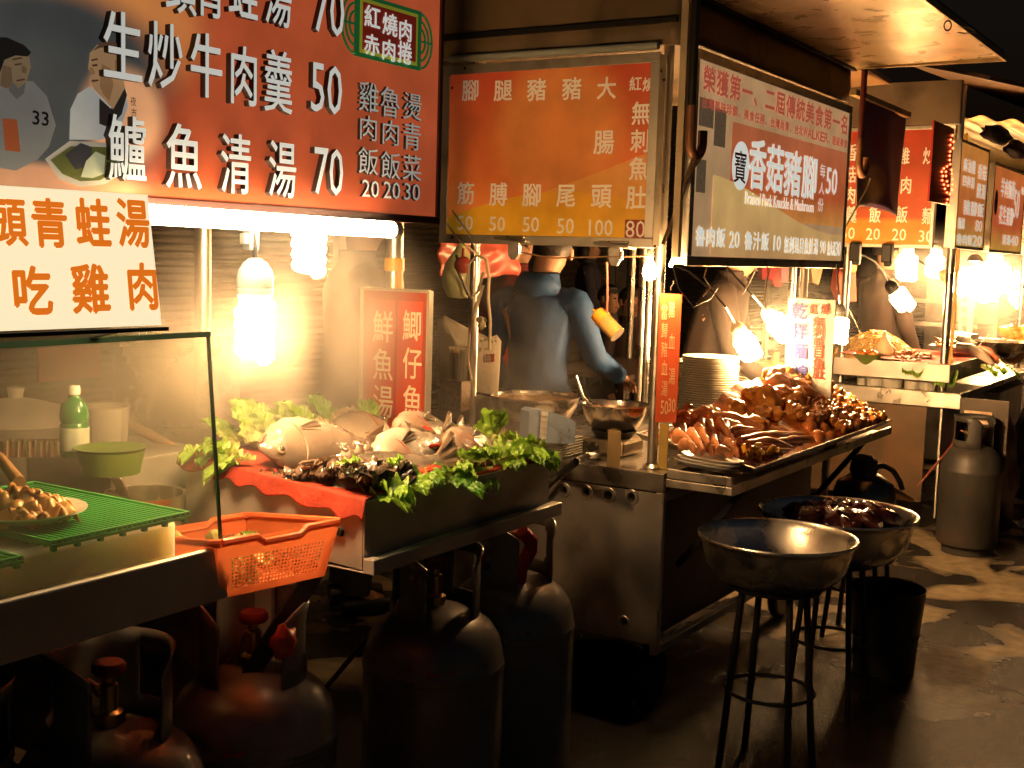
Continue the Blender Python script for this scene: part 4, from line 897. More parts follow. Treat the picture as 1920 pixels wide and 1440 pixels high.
# cells around the holes: each hole sits in a square cell triangulated to the hole edge
def cell(b,y0,y1,z0,z1,c=None,r=0,n=24):
    if c is None: b.add([(X0,y0,z0),(X0,y1,z0),(X0,y1,z1),(X0,y0,z1)],[(0,1,2,3)]); return
    vs=[]
    for i in range(n):
        a=2*PI*i/n; ca,sa=math.cos(a),math.sin(a); vs.append((X0,c[1]+r*ca,c[2]+r*sa))
        t=min(((y1 if ca>0 else y0)-c[1])/ca if abs(ca)>1e-6 else 9,((z1 if sa>0 else z0)-c[2])/sa if abs(sa)>1e-6 else 9)
        vs.append((X0,c[1]+t*ca,c[2]+t*sa))
    b.add(vs,[(2*i,2*i+1,(2*((i+1)%n))+1,2*((i+1)%n)) for i in range(n)])
    # the square's corners are closed with small triangles
    for sy,sz in((y0,z0),(y1,z0),(y1,z1),(y0,z1)):
        a=math.atan2(sz-c[2],sy-c[1]); i=int((a%(2*PI))/(2*PI/n)); 
        b.add([vs[2*i+1],vs[2*((i+1)%n)+1],(X0,sy,sz)],[(0,1,2)])
zb_,zt_=.283,.768
hr=.013
prev=1.594
for y in yc:
    cell(b,prev,y-.028,.675,zt_); cell(b,y-.028,y+.028,.675,zt_,(X0,y,zc[y]),hr) ; prev=y+.028
cell(b,prev,2.45,.675,zt_)
cell(b,1.594,low[1]-.028,.283,.675); cell(b,low[1]-.028,low[1]+.028,.283,.355,low,.011); cell(b,low[1]-.028,low[1]+.028,.355,.675); cell(b,low[1]+.028,2.45,.283,.675)
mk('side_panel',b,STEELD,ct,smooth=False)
for h in hy:
    b=MB(); disc_ring(b,h,.0265,.0135,X0-.0005,.004); mk('vent_ring',b,ALU,ct)
b=MB(); disc_ring(b,low,.021,.0115,X0-.0005,.004); mk('vent_ring',b,ALU,ct)
INNER=mat('dark_cart_inside',(.03,.028,.025),.7)
b=MB(); b.lh((X0+.03,1.64,.283),(X0+.034,2.44,.765)); b.lh((X0+.04,1.66,.27),(5.05,2.44,.283)); mk('inner_wall',b,INNER,ct,smooth=False)
b=MB(); b.lh((X0-.003,1.592,.772),(X0+.02,2.47,.832)); b.lh((X0-.003,1.588,.283),(X0+.001,1.5935,.772)); mk('counter_edge',b,STEEL,ct,smooth=False,bev=.003)
b=MB(); b.lh((X0+.022,1.594,.815),(5.10,2.47,.831)); mk('counter_top',b,STEEL,ct,smooth=False,bev=.002)
b=MB(); b.lh((X0+.002,1.5945,.25),(X0+.03,1.62,.77)); b.lh((5.05,1.5945,.25),(5.08,1.62,.77)); b.lh((X0+.032,1.5945,.74),(5.048,1.62,.768)); b.lh((X0+.032,1.5945,.25),(5.048,1.62,.278)); mk('front_frame',b,STEELD,ct,smooth=False,bev=.003)
b=MB(); b.lh((X0+.034,1.66,.285),(5.04,1.672,.765)); mk('front_panel',b,mat('dark_front_panel',(.10,.085,.07),.5,.5,var=(4,.3)),ct,smooth=False)
# street side shelf
b=MB(); b.lh((X0-.002,1.366,.792),(X0+.012,1.585,.818)); b.lh((X0+.0125,1.366,.79),(5.16,1.378,.822)); b.lh((X0+.013,1.379,.795),(5.16,1.5935,.800)); b.lh((X0-.004,1.370,.820),(X0+.012,1.582,.850)); mk('serving_shelf',b,STEEL,ct,smooth=False,bev=.0025)
for x in (3.62,4.9):
    b=MB(); b.bar((x,1.62,.5),(x,1.40,.788),.02,.02); mk('shelf_bracket',b,DARK,ct,smooth=False)
for x,y,z0,z1 in ((3.50,1.672,.832,2.16),(3.475,2.354,.832,2.16),(4.84,1.67,.832,2.16),(4.92,2.40,.832,2.16)):
    b=MB(); b.tube([(x,y,z0),(x,y,z1)],.0165,20); b.lathe([(.03,z0),(.03,z0+.004),(.019,z0+.014)],(x,y,0),20); mk('post',b,STEEL,ct)
# wheels
for x in (3.65,4.9):
    for y in (1.72,2.35):
        b=MB(); R=Euler((PI/2,0,0)).to_matrix(); b.lathe([(0,-.02),(.06,-.02),(.09,-.022),(.10,-.012),(.10,.012),(.09,.022),(.06,.02),(0,.02)],(x,y,.10),28,R); b.bar((x,y,.10),(x,y,.27),.05,.012); mk('wheel',b,RUBBER,ct)
# roof
FASC=ROOFM
b=MB()
def fas(u,v): return Vector((3.42+1.64*u,1.60+.008*noise.noise(Vector((u*14,v*3,0))),2.150+.136*v))
b.grid(fas,40,4)
def fas2(u,v): return Vector((3.418+.010*noise.noise(Vector((u*8,v*3,5))),1.60+.95*u,2.128+.30*v+.006*math.sin(u*22)*(v<.1)))
b.grid(fas2,30,5)
mk('fascia',b,ROOFM,ct,solid=.008,ang=0)
b=MB(); b.lh((3.43,1.62,2.40),(5.08,2.55,2.43)); b.lh((3.44,1.64,2.165),(5.04,2.5,2.175)); mk('roof_panel',b,ROOFM,ct,smooth=False)
b=MB(); b.lh((3.414,1.570,2.276),(5.06,1.592,2.304)); b.lh((3.40,1.605,2.195),(3.4125,2.56,2.212)); mk('roof_rail',b,DARK,ct,smooth=False,bev=.002)
b=MB(); b.tube([(3.398,1.66,2.128),(3.398,2.42,2.131)],.012,12); mk('old_tube',b,mat('dusty_tube_glass',(.34,.38,.36),.35),ct)
b=MB(); b.bar((3.425,1.585,1.50),(3.425,1.585,2.30),.022,.022); mk('corner_strip',b,mat('tan_painted_strip',(.42,.34,.22),.6,var=(6,.2)),ct,smooth=False)
# hinged awning propped out level
aw=thing('awning_panel','propped up roof flap with bright metal lined underside over the pork cart','awning',(4.25,1.3,2.29))
AWM=mat('brushed_foil_lining',(.70,.52,.27),.32,.3,var=(2.2,.25),rvar=.10,bump=(7,.05),dirt=(2.5,(.22,.13,.06),.6,.52))
b=MB(); b.grid(lambda u,v:Vector((3.40+1.63*u,1.572-.565*v,2.286+.010*v+.004*noise.noise(Vector((u*6,v*3,0))))),30,12); mk('lining',b,AWM,aw)
b=MB(); b.lh((3.40,1.0,2.305),(5.04,1.57,2.318)); mk('outer_skin',b,mat('purple_printed_tarpaulin',(.10,.04,.09),.6,var=(8,.4)),aw,smooth=False)
b=MB(); b.lh((5.033,1.0,2.281),(5.048,1.57,2.304)); b.lh((3.40,.990,2.281),(5.048,1.003,2.304)); mk('edge_angle',b,mat('gilt_angle_iron',(.5,.36,.18),.35,.8,var=(9,.3)),aw,smooth=False,bev=.002)
b=MB(); b.lathe([(.011,-.002),(.013,0),(.011,.002),(.009,0),(.011,-.002)],(4.1376,1.0000,2.2632),16,Euler((0,PI/2,.4)).to_matrix(),sx=1.4); mk('hook_eye',b,DARK,aw)
p=Vector((4.2808,0.9950,2.2833)); b=MB(); b.tube([p,p+Vector((.05,-.02,.004)),p+Vector((.10,-.03,-.004)),p+Vector((.06,.0,-.012)),p+Vector((.02,.01,-.014))],.0022,6); mk('tie_wire',b,ROPE,aw)
# LED reflection is real: the red chilli lamp hangs on the next stall
def hookpole(top,bot,label,m,up):
    """straight rod ending in an upturned J hook"""
    t=thing('hook_pole',label,'pole',top); top=Vector(top);bot=Vector(bot); d=(bot-top).normalized()
    b=MB(); b.tube([top,bot-d*.0],.0125,12); mk('rod',b,m,t)
    b=MB(); pts=[];R=.045
    for i in range(13):
        a=PI*i/12; pts.append(bot+Vector((R-R*math.cos(a),0,-R*1.0*math.sin(a)-.0)))
    pts.append(pts[-1]+Vector((0,0,up))); pts.insert(0,bot+Vector((0,0,.10))); b.tube(pts,.0145,10); mk('hook',b,mat('rusty_pipe',(.20,.085,.04),.55,.4,var=(14,.4)),t); return t
p=(3.4017,1.5450,1.8479)
hookpole((p[0],p[1],2.36),p,'black steel prop rod ending in a rusty J hook at the cart corner',DARK,.035)
p=(5.0766,1.5450,1.9067)
hookpole((p[0],p[1],2.36),p,'dark red prop rod ending in a pale J hook before the purple banner',mat('maroon_pole',(.12,.025,.02),.5,.2,var=(9,.3)),.03)
pr_=Vector((3.4427,1.5450,1.7918)); pe=Vector((3.4100,1.6232,1.5378))
b=MB(); b.tube([pr_+Vector((0,0,.005)),pr_+Vector((-.012,.01,-.03)),pr_.lerp(pe,.5)+Vector((0,0,-.006)),pe],[.010,.008,.007,.007],8); b.tube([pr_+Vector((.01,-.01,.0)),pr_+Vector((-.01,-.005,-.02)),pr_+Vector((-.02,.02,-.07))],.004,6)
tag(mk('tie_strap',b,mat('brown_strap',(.10,.06,.035),.7)),'dark brown strap tied from the rusty J hook down to the cart corner','strap')
pr_=Vector((5.4050,1.5450,1.7852)); pe=Vector((5.0663,1.6000,1.6135))
b=MB(); b.tube([(5.2464,1.5450,1.8550),(5.2227,1.5450,1.8200),pe],.004,6); tag(mk('thin_cord',b,ROPE),'thin pale cord running from the second J hook to the menu board corner','cord')
# ---------------- side menu board
def board(name,label,plane,lo,hi,facem,fw=.022,dep=.05):
    """framed board; plane 'x': lo=(y,z) hi=(y,z) at x; plane 'y': lo=(x,z) hi=(x,z) at y"""
    t=thing(name,label,'menu board',(plane[1],(lo[0]+hi[0])/2,lo[1]) if plane[0]=='x' else ((lo[0]+hi[0])/2,plane[1],lo[1]))
    v=plane[1]
    def bx(b,u0,u1,z0,z1,d0,d1):
        if plane[0]=='x': b.lh((v+d0,u0,z0),(v+d1,u1,z1))
        else: b.lh((u0,v+d0,z0),(u1,v+d1,z1))
    b=MB(); bx(b,lo[0]+.004,hi[0]-.004,lo[1]+.004,hi[1]-.004,.006,dep); mk('case',b,ALU,t,smooth=False)
    b=MB(); bx(b,lo[0],hi[0],lo[1],lo[1]+fw,-.004,.0055); bx(b,lo[0],hi[0],hi[1]-fw,hi[1],-.004,.0055); bx(b,lo[0],lo[0]+fw,lo[1]+fw+.0004,hi[1]-fw-.0004,-.004,.0055); bx(b,hi[0]-fw,hi[0],lo[1]+fw+.0004,hi[1]-fw-.0004,-.004,.0055); mk('frame',b,ALU,t,smooth=False,bev=.002)
    b=MB(); bx(b,lo[0]+fw,hi[0]-fw,lo[1]+fw,hi[1]-fw,.0,.005); mk('printed_face',b,facem,t,smooth=False)
    return t
ORG1=(.50,.085,.018); ORG2=(.66,.20,.03); ORG3=(.76,.34,.03)
XB=3.392
fm=printmat('orange_board_print',ORG1,ramp=((0,ORG2),(.35,(.58,.12,.02)),(1,(.46,.055,.015))),rough=.4,blobs=(((0.,-.05,.36),(9,.30,.28),(.58,.17,.03)),),emit=.24)  # faint emission on print, waves and letters paints in the bulb light from outside
sb=board('menu_board','orange side menu board with six priced dishes on the pork cart','x y'.split()[0:1]+[XB],(1.648,1.525),(2.445,2.108),fm,.030)
# printed yellow wave at the foot of the board
def wave(t,plane,u0,u1,z0,f,m,off=.0006):
    b=MB(); n=40; v=plane[1]-off
    def p(u,z): return (v,u,z) if plane[0]=='x' else (u,v,z)
    vs=[]
    for i in range(n+1):
        u=u0+(u1-u0)*i/n; vs+=[p(u,z0),p(u,f(i/n))]
    b.add(vs,[(2*i,2*i+2,2*i+3,2*i+1) for i in range(n)]); mk('printed_wave',b,m,t,smooth=False)
W1=printmat('amber_wave_print',ORG3,ramp=((0,(.80,.36,.02)),(1,(.68,.27,.07))),rough=.4,emit=.10)
W2=printmat('yellow_wave_print',ORG3,ramp=((0,(.82,.42,.02)),(1,(.76,.33,.02))),rough=.4,emit=.10)
wave(sb,('x',XB),2.415,1.678,1.5551,lambda q:1.572+.235*(q**.8)-.02*math.sin(q*3.1)+.005,W1)
wave(sb,('x',XB),2.415,1.678,1.5552,lambda q:1.60+.085*math.sin(q*2.6)+.01,W2,.0012)
gx=lambda s:s
it=[(c,atg(px,py,w,h,'x',3.392)) for c,px,py,w,h in (('腳',883,169,32,40),('腿',944,169,34,40),('豬',1007,168,36,42),('豬',1073,166,36,42),('大',1138,165,36,42),('無',1203,212,36,44),('刺',1201,264,36,44),('魚',1198,316,36,44),('肚',1194,370,38,44),('腸',1133,266,38,46),('筋',874,362,32,42),('膊',935,364,34,44),('腳',998,365,36,44),('尾',1062,366,36,44),('頭',1128,367,38,46))]
it+=[('紅',(3.3920,1.7279,2.0183,0.0415,0.0428)),('燒',(3.3920,1.6830,2.0146,0.0410,0.0426))]
it+=[(c,atg(px,py,w,h,'x',3.392),.018) for c,px,py,w,h in (('50',873,418,28,27),('50',933,420,29,27),('50',996,421,30,28),('50',1061,424,31,29),('100',1127,427,44,30),('80',1192,430,36,32))]
b=letters(MB(),it,UY,NX,.018,.002); mk('lettering',b,mat('cream_board_letter',(.80,.70,.50),.45,emit=((.8,.7,.5),.08)),sb,smooth=False)
b=MB(); c=(3.3920,1.7081,1.5810,0.0726,0.0582); b.lh((3.3895,c[1]-c[3]/2,c[2]-c[4]/2),(3.3906,c[1]+c[3]/2,c[2]+c[4]/2)); mk('price_patch',b,mat('dark_red_patch',(.34,.04,.02),.5),sb,smooth=False)
b=MB()
for px,py in ((872,128),(1240,133),(848,165),(848,445),(1228,462),(1245,150)): 
    c=at(px,py,'x',3.388); b.ell((3.387,c[1],c[2]),(.003,.005,.005),None,8,6)
mk('screw',b,DARK,sb)
# ---------------- front board
YB=1.560
fm=printmat('pale_board_print',(.72,.43,.20),rough=.35,blobs=(((.02,0,.02),(.7,9,.12),(.70,.42,.18)),),emit=.36)  # emission paints lamp glare onto this board, its panel, wave, photos and lettering
fb=board('menu_board','big street side menu board for braised pork knuckle with faded pale top','y y'.split()[0:1]+[YB],(3.445,1.475),(4.985,2.125),fm,.030)


a=(3.7559,1.5600,1.9432); e=(4.9259,1.5600,1.9398); z0=(3.8274,1.5600,1.7393)[2]
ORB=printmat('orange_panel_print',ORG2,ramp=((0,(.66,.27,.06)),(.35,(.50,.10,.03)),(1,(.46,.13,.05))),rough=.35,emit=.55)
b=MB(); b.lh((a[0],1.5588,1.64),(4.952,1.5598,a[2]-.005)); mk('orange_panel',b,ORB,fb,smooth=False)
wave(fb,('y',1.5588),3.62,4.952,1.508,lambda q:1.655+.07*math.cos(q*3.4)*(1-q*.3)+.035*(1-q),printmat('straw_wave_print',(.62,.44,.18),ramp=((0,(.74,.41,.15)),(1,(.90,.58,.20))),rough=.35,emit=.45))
b=MB(); 
for x0_,x1_,za,zc,col in ((3.49,3.60,1.90,1.985,'a'),(3.61,3.70,1.85,1.965,'b'),(3.49,3.56,1.70,1.80,'a')):
    b=MB(); b.lh((x0_,1.5590,za),(x1_,1.5596,zc)); mk('printed_photo',b,mat('dark_print_photo',(.17,.11,.06),.4,var=(40,.8),emit=((.17,.11,.06),.3)),fb,smooth=False)
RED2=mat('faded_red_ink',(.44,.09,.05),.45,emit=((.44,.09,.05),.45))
zr=lambda p:p
A=(3.5360,1.5600,2.0402); 
def rowz(txt,x0_,x1_,z,h,y=1.5575): return row(txt,(x0_,y,z),(x1_,y,z),h,UX)
it=rowz('榮獲第一、二屆傳統美食第一名',3.50,4.945,2.045,.078)
it+=rowz('台灣美味珍饌、美食任務、台灣尚青、台北WALKER、超級美食',3.50,4.945,1.972,.034)
b=letters(MB(),it,UX,NY,.022,.0); mk('red_lettering',b,RED2,fb,smooth=False)
b=MB(); c=(3.8373,1.5600,1.8039,0.1462,0.1573); b.prism([(c[3]/2*math.cos(2*PI*i/32),c[4]/2*math.sin(2*PI*i/32)) for i in range(32)],(c[0],1.5585,c[2]),(1,0,0),(0,0,1),(0,-.0012,0)); mk('white_oval',b,mat('white_print',(.8,.82,.74),.4,emit=((.8,.82,.74),.5)),fb,smooth=False)
b=letters(MB(),[('寶',(3.8279,1.5560,1.7997,0.1094,0.1058))],UX,NY,.008,.0); mk('oval_lettering',b,mat('dark_red_ink',(.22,.03,.02),.5),fb,smooth=False)
it=[('香',(3.9845,1.5570,1.8201,0.1554,0.1689)),('菇',(4.1522,1.5570,1.8181,0.1661,0.1638)),('豬',(4.3320,1.5570,1.8140,0.1780,0.1621)),('腳',(4.5184,1.5570,1.8131,0.1669,0.1600)),('每',(4.6611,1.5570,1.8469,0.0627,0.0519),0),('人',(4.6601,1.5570,1.7800,0.0628,0.0482),0),('份',(4.6585,1.5570,1.7170,0.0628,0.0524),0),('50',(4.7771,1.5570,1.8139,0.1307,0.1022),.01)]
it+=[('Braised Pork Knuckle & Mushroom',(4.2333,1.5570,1.7040,0.6904,0.0410),.02)]
x0_=(3.5615,1.5600,1.5721)[0]
it+=rowz('魯肉飯',3.50,3.74,1.567,.062)+rowz('20',3.77,3.86,1.563,.052)+rowz('魯汁飯',3.90,4.13,1.563,.062)+rowz('10',4.16,4.25,1.560,.052)+rowz('無刺虱目魚肚湯',4.28,4.66,1.557,.062)+rowz('90',4.68,4.75,1.556,.05)+rowz('魚丸湯30',4.77,4.94,1.553,.058)
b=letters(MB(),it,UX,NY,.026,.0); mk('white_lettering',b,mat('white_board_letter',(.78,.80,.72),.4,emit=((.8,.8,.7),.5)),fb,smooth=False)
b=MB()
for i in range(3):
    x=3.75+.35*i; b.tube([(x,1.556,1.497),(x+.02,1.551,1.45),(x+.01,1.553,1.40)],.0012,5)
mk('loose_wire',b,CORD,fb)
# clip lamps under the side board
for k,(px,py,w,lab) in enumerate(((966,458,58,'steel clip lamp holder under the side board, nearer the rope'),(1155,468,64,'steel clip lamp holder under the side board, above the hanging shaker'))):
    c=at(px,py,'x',3.40); t=thing('clip_lamp',lab,'clip lamp',c)
    b=MB(); b.box((c[0]-.01,c[1],c[2]+.012),(.055,.125,.010),Euler((math.radians(4),.1,0)).to_matrix()); b.box((c[0]-.012,c[1],c[2]+.022),(.03,.10,.008)); mk('clip',b,STEEL,t,smooth=False,bev=.003)
    b=MB(); b.prism([(-.022,0),(.022,0),(.020,-.040),(.010,-.056),(-.010,-.056),(-.020,-.040)],(c[0]-.018,c[1]-.004,c[2]+.006),(0,1,0),(0,0,1),(.012,0,0)); mk('bracket',b,STEELD,t,smooth=False,bev=.002)
    b=MB(); b.tube([(c[0]-.02,c[1]-.03,c[2]-.03),(c[0]-.02,c[1]-.03,c[2]-.005)],.006,8); mk('hinge_pin',b,POT,t)
a=Vector((3.3800,2.1255,1.5022));e=Vector((3.3800,1.8595,1.4923)); g=Vector((3.3800,1.6570,1.5010))
b=MB(); b.tube([a,a.lerp(e,.5)+Vector((0,0,-.012)),e,g],.0022,6); tag(mk('lamp_wire',b,mat('copper_wire',(.45,.28,.14),.4,.5)),'thin bare wire strung below the side menu board','wire')
# small glowing bulb at the corner post, and a smaller one beyond it
for px,py,d,s,lab in ((1220,470,3.75,.52,'small bare bulb glowing at the corner post of the pork cart'),(1259,484,5.3,.22,'tiny bare bulb glowing behind the pork cart corner')):
    c=at(px,py,'d',d); t=thing('bare_bulb',lab,'bulb',c); s2=s
    b=MB(); b.lathe([(0,0),(.018*s2,0),(.020*s2,-.03*s2),(.017*s2,-.05*s2),(0,-.05*s2)],c,16); mk('socket',b,WHITEP,t)
    b=MB(); b.lathe([(.014*s2,-.052*s2),(.026*s2,-.075*s2),(.040*s2,-.11*s2),(.041*s2,-.135*s2),(.030*s2,-.165*s2),(0,-.178*s2)],c,18); mk('glowing_bulb',b,SMALLB,t)
# bulbs over the food


SOCK=mat('tan_socket',(.45,.30,.18),.4)
BM2=emitter('glowing_cart_bulb',WARM,500.)
a=Vector((4.7579,1.9238,1.2371)); e=Vector((4.7367,1.8397,1.1207))
spiral_bulb('spiral_bulb',a,e-a,.92,'spiral bulb in a tan socket hanging lowest over the plate stacks',SOCK,em=BM2,fat=1.3,wire=[a,(4.2441,1.7568,1.3242),(4.2502,1.8150,1.3806),(4.2542,1.9170,1.4501),(4.2186,1.9782,1.4739)])
a=Vector((4.9215,1.8650,1.2979)); e=Vector((4.9116,1.7678,1.2054))
spiral_bulb('spiral_bulb',a,e-a,.92,'tilted spiral bulb in a white socket left of the blue lettered sign',None,em=BM2,fat=1.3,wire=[a,(4.4238,1.7258,1.3684),(4.4008,1.7730,1.4211),(4.3706,1.8354,1.4935)])
a=Vector((5.3404,1.6758,1.3167)); e=Vector((5.3262,1.6701,1.1764))
spiral_bulb('spiral_bulb',a,e-a,.9,'upright spiral bulb hanging right of the blue lettered sign',BLACK,em=BM2,fat=1.3,wire=[a,(4.8477,1.5256,1.3717),(4.8489,1.5330,1.4181),(4.8533,1.5409,1.4922)])
for k,pp in enumerate((((4.0084,1.7518,1.5032),(4.0606,1.7566,1.4699),(4.0982,1.7834,1.4312),(4.1544,1.7808,1.3926),(4.1842,1.8215,1.3614)),((4.2104,1.6189,1.4980),(4.2885,1.6728,1.4447),(4.3227,1.7048,1.4042),(4.3569,1.7376,1.3687)),((4.2319,1.5850,1.4992),(4.3143,1.6283,1.4268),(4.4007,1.6654,1.3553),(4.4480,1.6771,1.3177)),((4.3083,1.8189,1.3898),(4.2914,1.8376,1.3493),(4.2549,1.8891,1.3175),(4.2301,1.9421,1.3854),(4.2254,1.9656,1.4643)))):
    b=MB(); b.tube(pp,.0028,6); tag(mk('hanging_wire',b,mat('thin_pale_wire',(.30,.20,.12),.5) if k<3 else CORD),('curly pale wire hanging from the left end of the front board','thin pale wire hanging from the middle of the front board','thin wire hanging straight down to the tilted bulb','black wire looping below the corner bulb')[k],'wire')
# ---------------- narrow red sign on the front post
ns=thing('price_sign','narrow red sign hung on the front corner post of the pork cart','sign',(3.4750,1.6149,0.9809))
tl_=(3.4750,1.6561,1.3869);br=(3.4750,1.5825,0.9892)
b=MB(); b.prism([(tl_[1],tl_[2]),(br[1],tl_[2]),(br[1],br[2]+.0),(tl_[1],br[2]-.006)],(3.475,0,0),(0,1,0),(0,0,1),(.005,0,0)); mk('board',b,mat('orange_red_sheet',(.55,.09,.03),.3,var=(5,.12)),ns,smooth=False)
it=[(c,atg(1246,py,12,30,'x',3.474)) for c,py in (('當',585),('歸',620),('豬',655),('血',690),('湯',728))]+[(c,atg(1260,py,12,32,'x',3.474)) for c,py in (('豬',580),('血',640),('湯',705))]
it+=[('50',(3.4740,1.6242,1.0322,0.0255,0.0435),.01),('30',(3.4740,1.5991,1.0413,0.0235,0.0433),.01)]
b=letters(MB(),it,UY,NX,.0,.0006); mk('lettering',b,mat('faint_cream_letter',(.72,.45,.25),.45),ns,smooth=False)
b=MB(); c=Vector((3.4750,1.6202,1.3967)); b.tube([c,c+Vector((0,0,.012)),c+Vector((.004,-.006,.022)),c+Vector((.01,-.002,.03))],.0015,6); mk('wire_hook',b,POT,ns)
# ---------------- white and blue sign
bs_=thing('price_sign','white sign with blue and red lettering behind the heap of braised pork','sign',(4.8000,1.6096,1.0190))
tl_=(4.8000,1.7151,1.3511);br=(4.8000,1.5203,1.0263)
b=MB(); b.lh((4.80,br[1],.90),(4.808,tl_[1],tl_[2])); mk('board',b,mat('white_acrylic',(.72,.70,.66),.3,var=(6,.06)),bs_,smooth=False,bev=.002)
it=[(c,atg(1499,py,30,30,'x',4.799)) for c,py in (('乾',583),('拌',621),('麵',658),('線',698))]
b=letters(MB(),it,UY,NX,.035,.0004); mk('blue_lettering',b,mat('blue_ink',(.03,.05,.30),.5),bs_,smooth=False)
it=[('紅',(4.7990,1.6083,1.3090,0.0371,0.0426)),('燒',(4.7990,1.5627,1.3113,0.0346,0.0423))]+[(c,atg(1535,py,22,20,'x',4.799)) for c,py in (('無',604),('刺',623),('虱',643),('目',662),('魚',681),('肚',700))]
b=letters(MB(),it,UY,NX,.035,.0004); mk('red_lettering',b,mat('red_ink',(.45,.05,.03),.5),bs_,smooth=False)


# ================================================================ FOOD AND TABLEWARE ON THE PORK CART
ty=thing('food_tray','wide shallow steel tray piled with braised pork and offal','tray',(4.35,1.56,.83))
def tz(y): return .832+.17*(y-1.37)
b=MB(); xs0,xs1,ya,yb=3.60,5.10,1.372,1.76
pts=[(xs0,ya),(xs1,ya),(xs1,yb),(xs0,yb)]
b.add([(x,y,tz(y)+.004) for x,y in pts]+[(x+(-.012 if x==xs0 else .012),y+(-.010 if y==ya else .010),tz(y)+.022) for x,y in pts],[(0,1,2,3),(0,1,5,4),(1,2,6,5),(2,3,7,6),(3,0,4,7)]); mk('body',b,STEEL,ty,smooth=False,solid=.002)
b=MB(); L=[(x+(-.013 if x==xs0 else .013),y+(-.011 if y==ya else .011),tz(y)+.023) for x,y in pts]; L.append(L[0]); b.tube(L,.004,6); mk('rim',b,STEEL,ty)
b=MB(); b.lh((3.75,1.62,.832),(4.95,1.75,.862)); mk('support',b,STEELD,ty,smooth=False)
BRN=mat('braised_skin',(.76,.28,.045),.2,var=(24,.5),coat=.7,sss=.08,bump=(45,.18))
BRN2=mat('braised_dark_skin',(.62,.19,.035),.18,var=(24,.55),coat=.8,bump=(60,.22))
PNK=mat('braised_intestine',(.66,.27,.11),.38,var=(18,.35),coat=.25,sss=.08,bump=(55,.25))
YELM=mat('yellow_offal',(.78,.42,.03),.3,var=(22,.3),coat=.4,sss=.1)
FATM=mat('yellow_fat',(.66,.36,.05),.35,var=(40,.4))
OB='tubes of braised intestine on the tray'
def tubefood(pts,rs,name,m,label,group,cat='offal',seed=0,flat=.75):
    P_=[Vector(p) for p in pts]; out=[];rr=[];n=18
    for i in range(n+1):
        q=i/n*(len(P_)-1); k=min(int(q),len(P_)-2); f=q-k
        p0=P_[max(0,k-1)];p1=P_[k];p2=P_[k+1];p3=P_[min(len(P_)-1,k+2)]
        p=.5*((2*p1)+(p2-p0)*f+(2*p0-5*p1+4*p2-p3)*f*f+(3*p1-p0-3*p2+p3)*f**3)
        out.append(p+Vector((noise.noise(Vector((q*2,seed,0)))*.006,0,noise.noise(Vector((q*2,seed,7)))*.005)))
        r=rs[k]*(1-f)+rs[min(k+1,len(rs)-1)]*f; rr.append(r*(1+.16*noise.noise(Vector((q*4,seed*3,2)))))
    b=MB(); b.tube(out,rr,12,True,flat); 
    return tag(mk(name,b,m,ang=60),label,cat,group)
def mid(a,c,h): a=Vector(a);c=Vector(c); q=(a+c)/2; q.z+=h; return q
LL='long wrinkled braised intestine lying in the middle of the pork tray'
for i,(a,c,r0,r1,h) in enumerate((
  ((3.9225,1.6600,0.9520),(4.0537,1.5200,0.9078),.026,.020,.012),((3.8266,1.5600,0.9281),(3.9892,1.5000,0.9093),.013,.012,.008),((4.0816,1.5400,0.9050),(4.2704,1.4300,0.8404),.022,.026,.01),((4.2503,1.6000,0.9044),(4.4704,1.4700,0.8562),.020,.015,.012),((3.8047,1.5000,0.9046),(4.2705,1.4500,0.8569),.014,.028,.012),((3.7984,1.4700,0.8915),(4.0940,1.4200,0.8452),.017,.014,.02),((3.7684,1.4400,0.8815),(4.1205,1.4100,0.8286),.013,.014,.006),((3.8595,1.5500,0.9147),(3.9877,1.4800,0.8903),.018,.016,.01),((3.8877,1.6000,0.9416),(3.9486,1.5300,0.9026),.02,.018,.01),((3.9107,1.4500,0.8762),(4.3537,1.4300,0.8448),.014,.022,.012),((4.2628,1.6600,0.9162),(4.3307,1.5800,0.8839),.02,.018,.01),((4.2480,1.7200,0.9309),(4.3287,1.6600,0.9000),.02,.02,.008))):
    tubefood([a,mid(a,c,h),c],[r0,(r0+r1)/2*1.05,r1],'braised_intestine',PNK,LL,OB,seed=i+1)
FLR='short flared braised tripe tube standing at the left end of the pork tray'
for i,(a,c,r0,r1) in enumerate((
  ((3.3621,1.4400,0.9250),(3.4444,1.5200,0.9593),.016,.026),((3.4686,1.4700,0.9323),(3.5595,1.5500,0.9639),.014,.022),((3.5886,1.5000,0.9292),(3.7249,1.5800,0.9623),.014,.024),((3.6509,1.4600,0.9100),(3.7445,1.5500,0.9612),.016,.026),((3.5970,1.4200,0.8924),(3.5893,1.4700,0.9283),.012,.02),((3.4691,1.4400,0.9158),(3.5786,1.5000,0.9283),.014,.024),((3.3765,1.4800,0.9362),(3.4296,1.5600,0.9548),.014,.026),((3.5321,1.4150,0.8970),(3.4668,1.4600,0.9158),.013,.02),((3.4625,1.5400,0.9393),(3.6078,1.6200,0.9557),.014,.022),((3.5988,1.5400,0.9443),(3.7596,1.6200,0.9591),.013,.02),((3.3054,1.4400,0.9338),(3.3320,1.5000,0.9489),.014,.022),((3.7423,1.5200,0.9180),(3.8607,1.5700,0.9364),.013,.02))):
    tubefood([a,mid(a,c,.01),c],[r0*.8,r0,r1],'tripe_tube',PNK,FLR,'flared tripe tubes on the tray',seed=i+40,flat=.6)
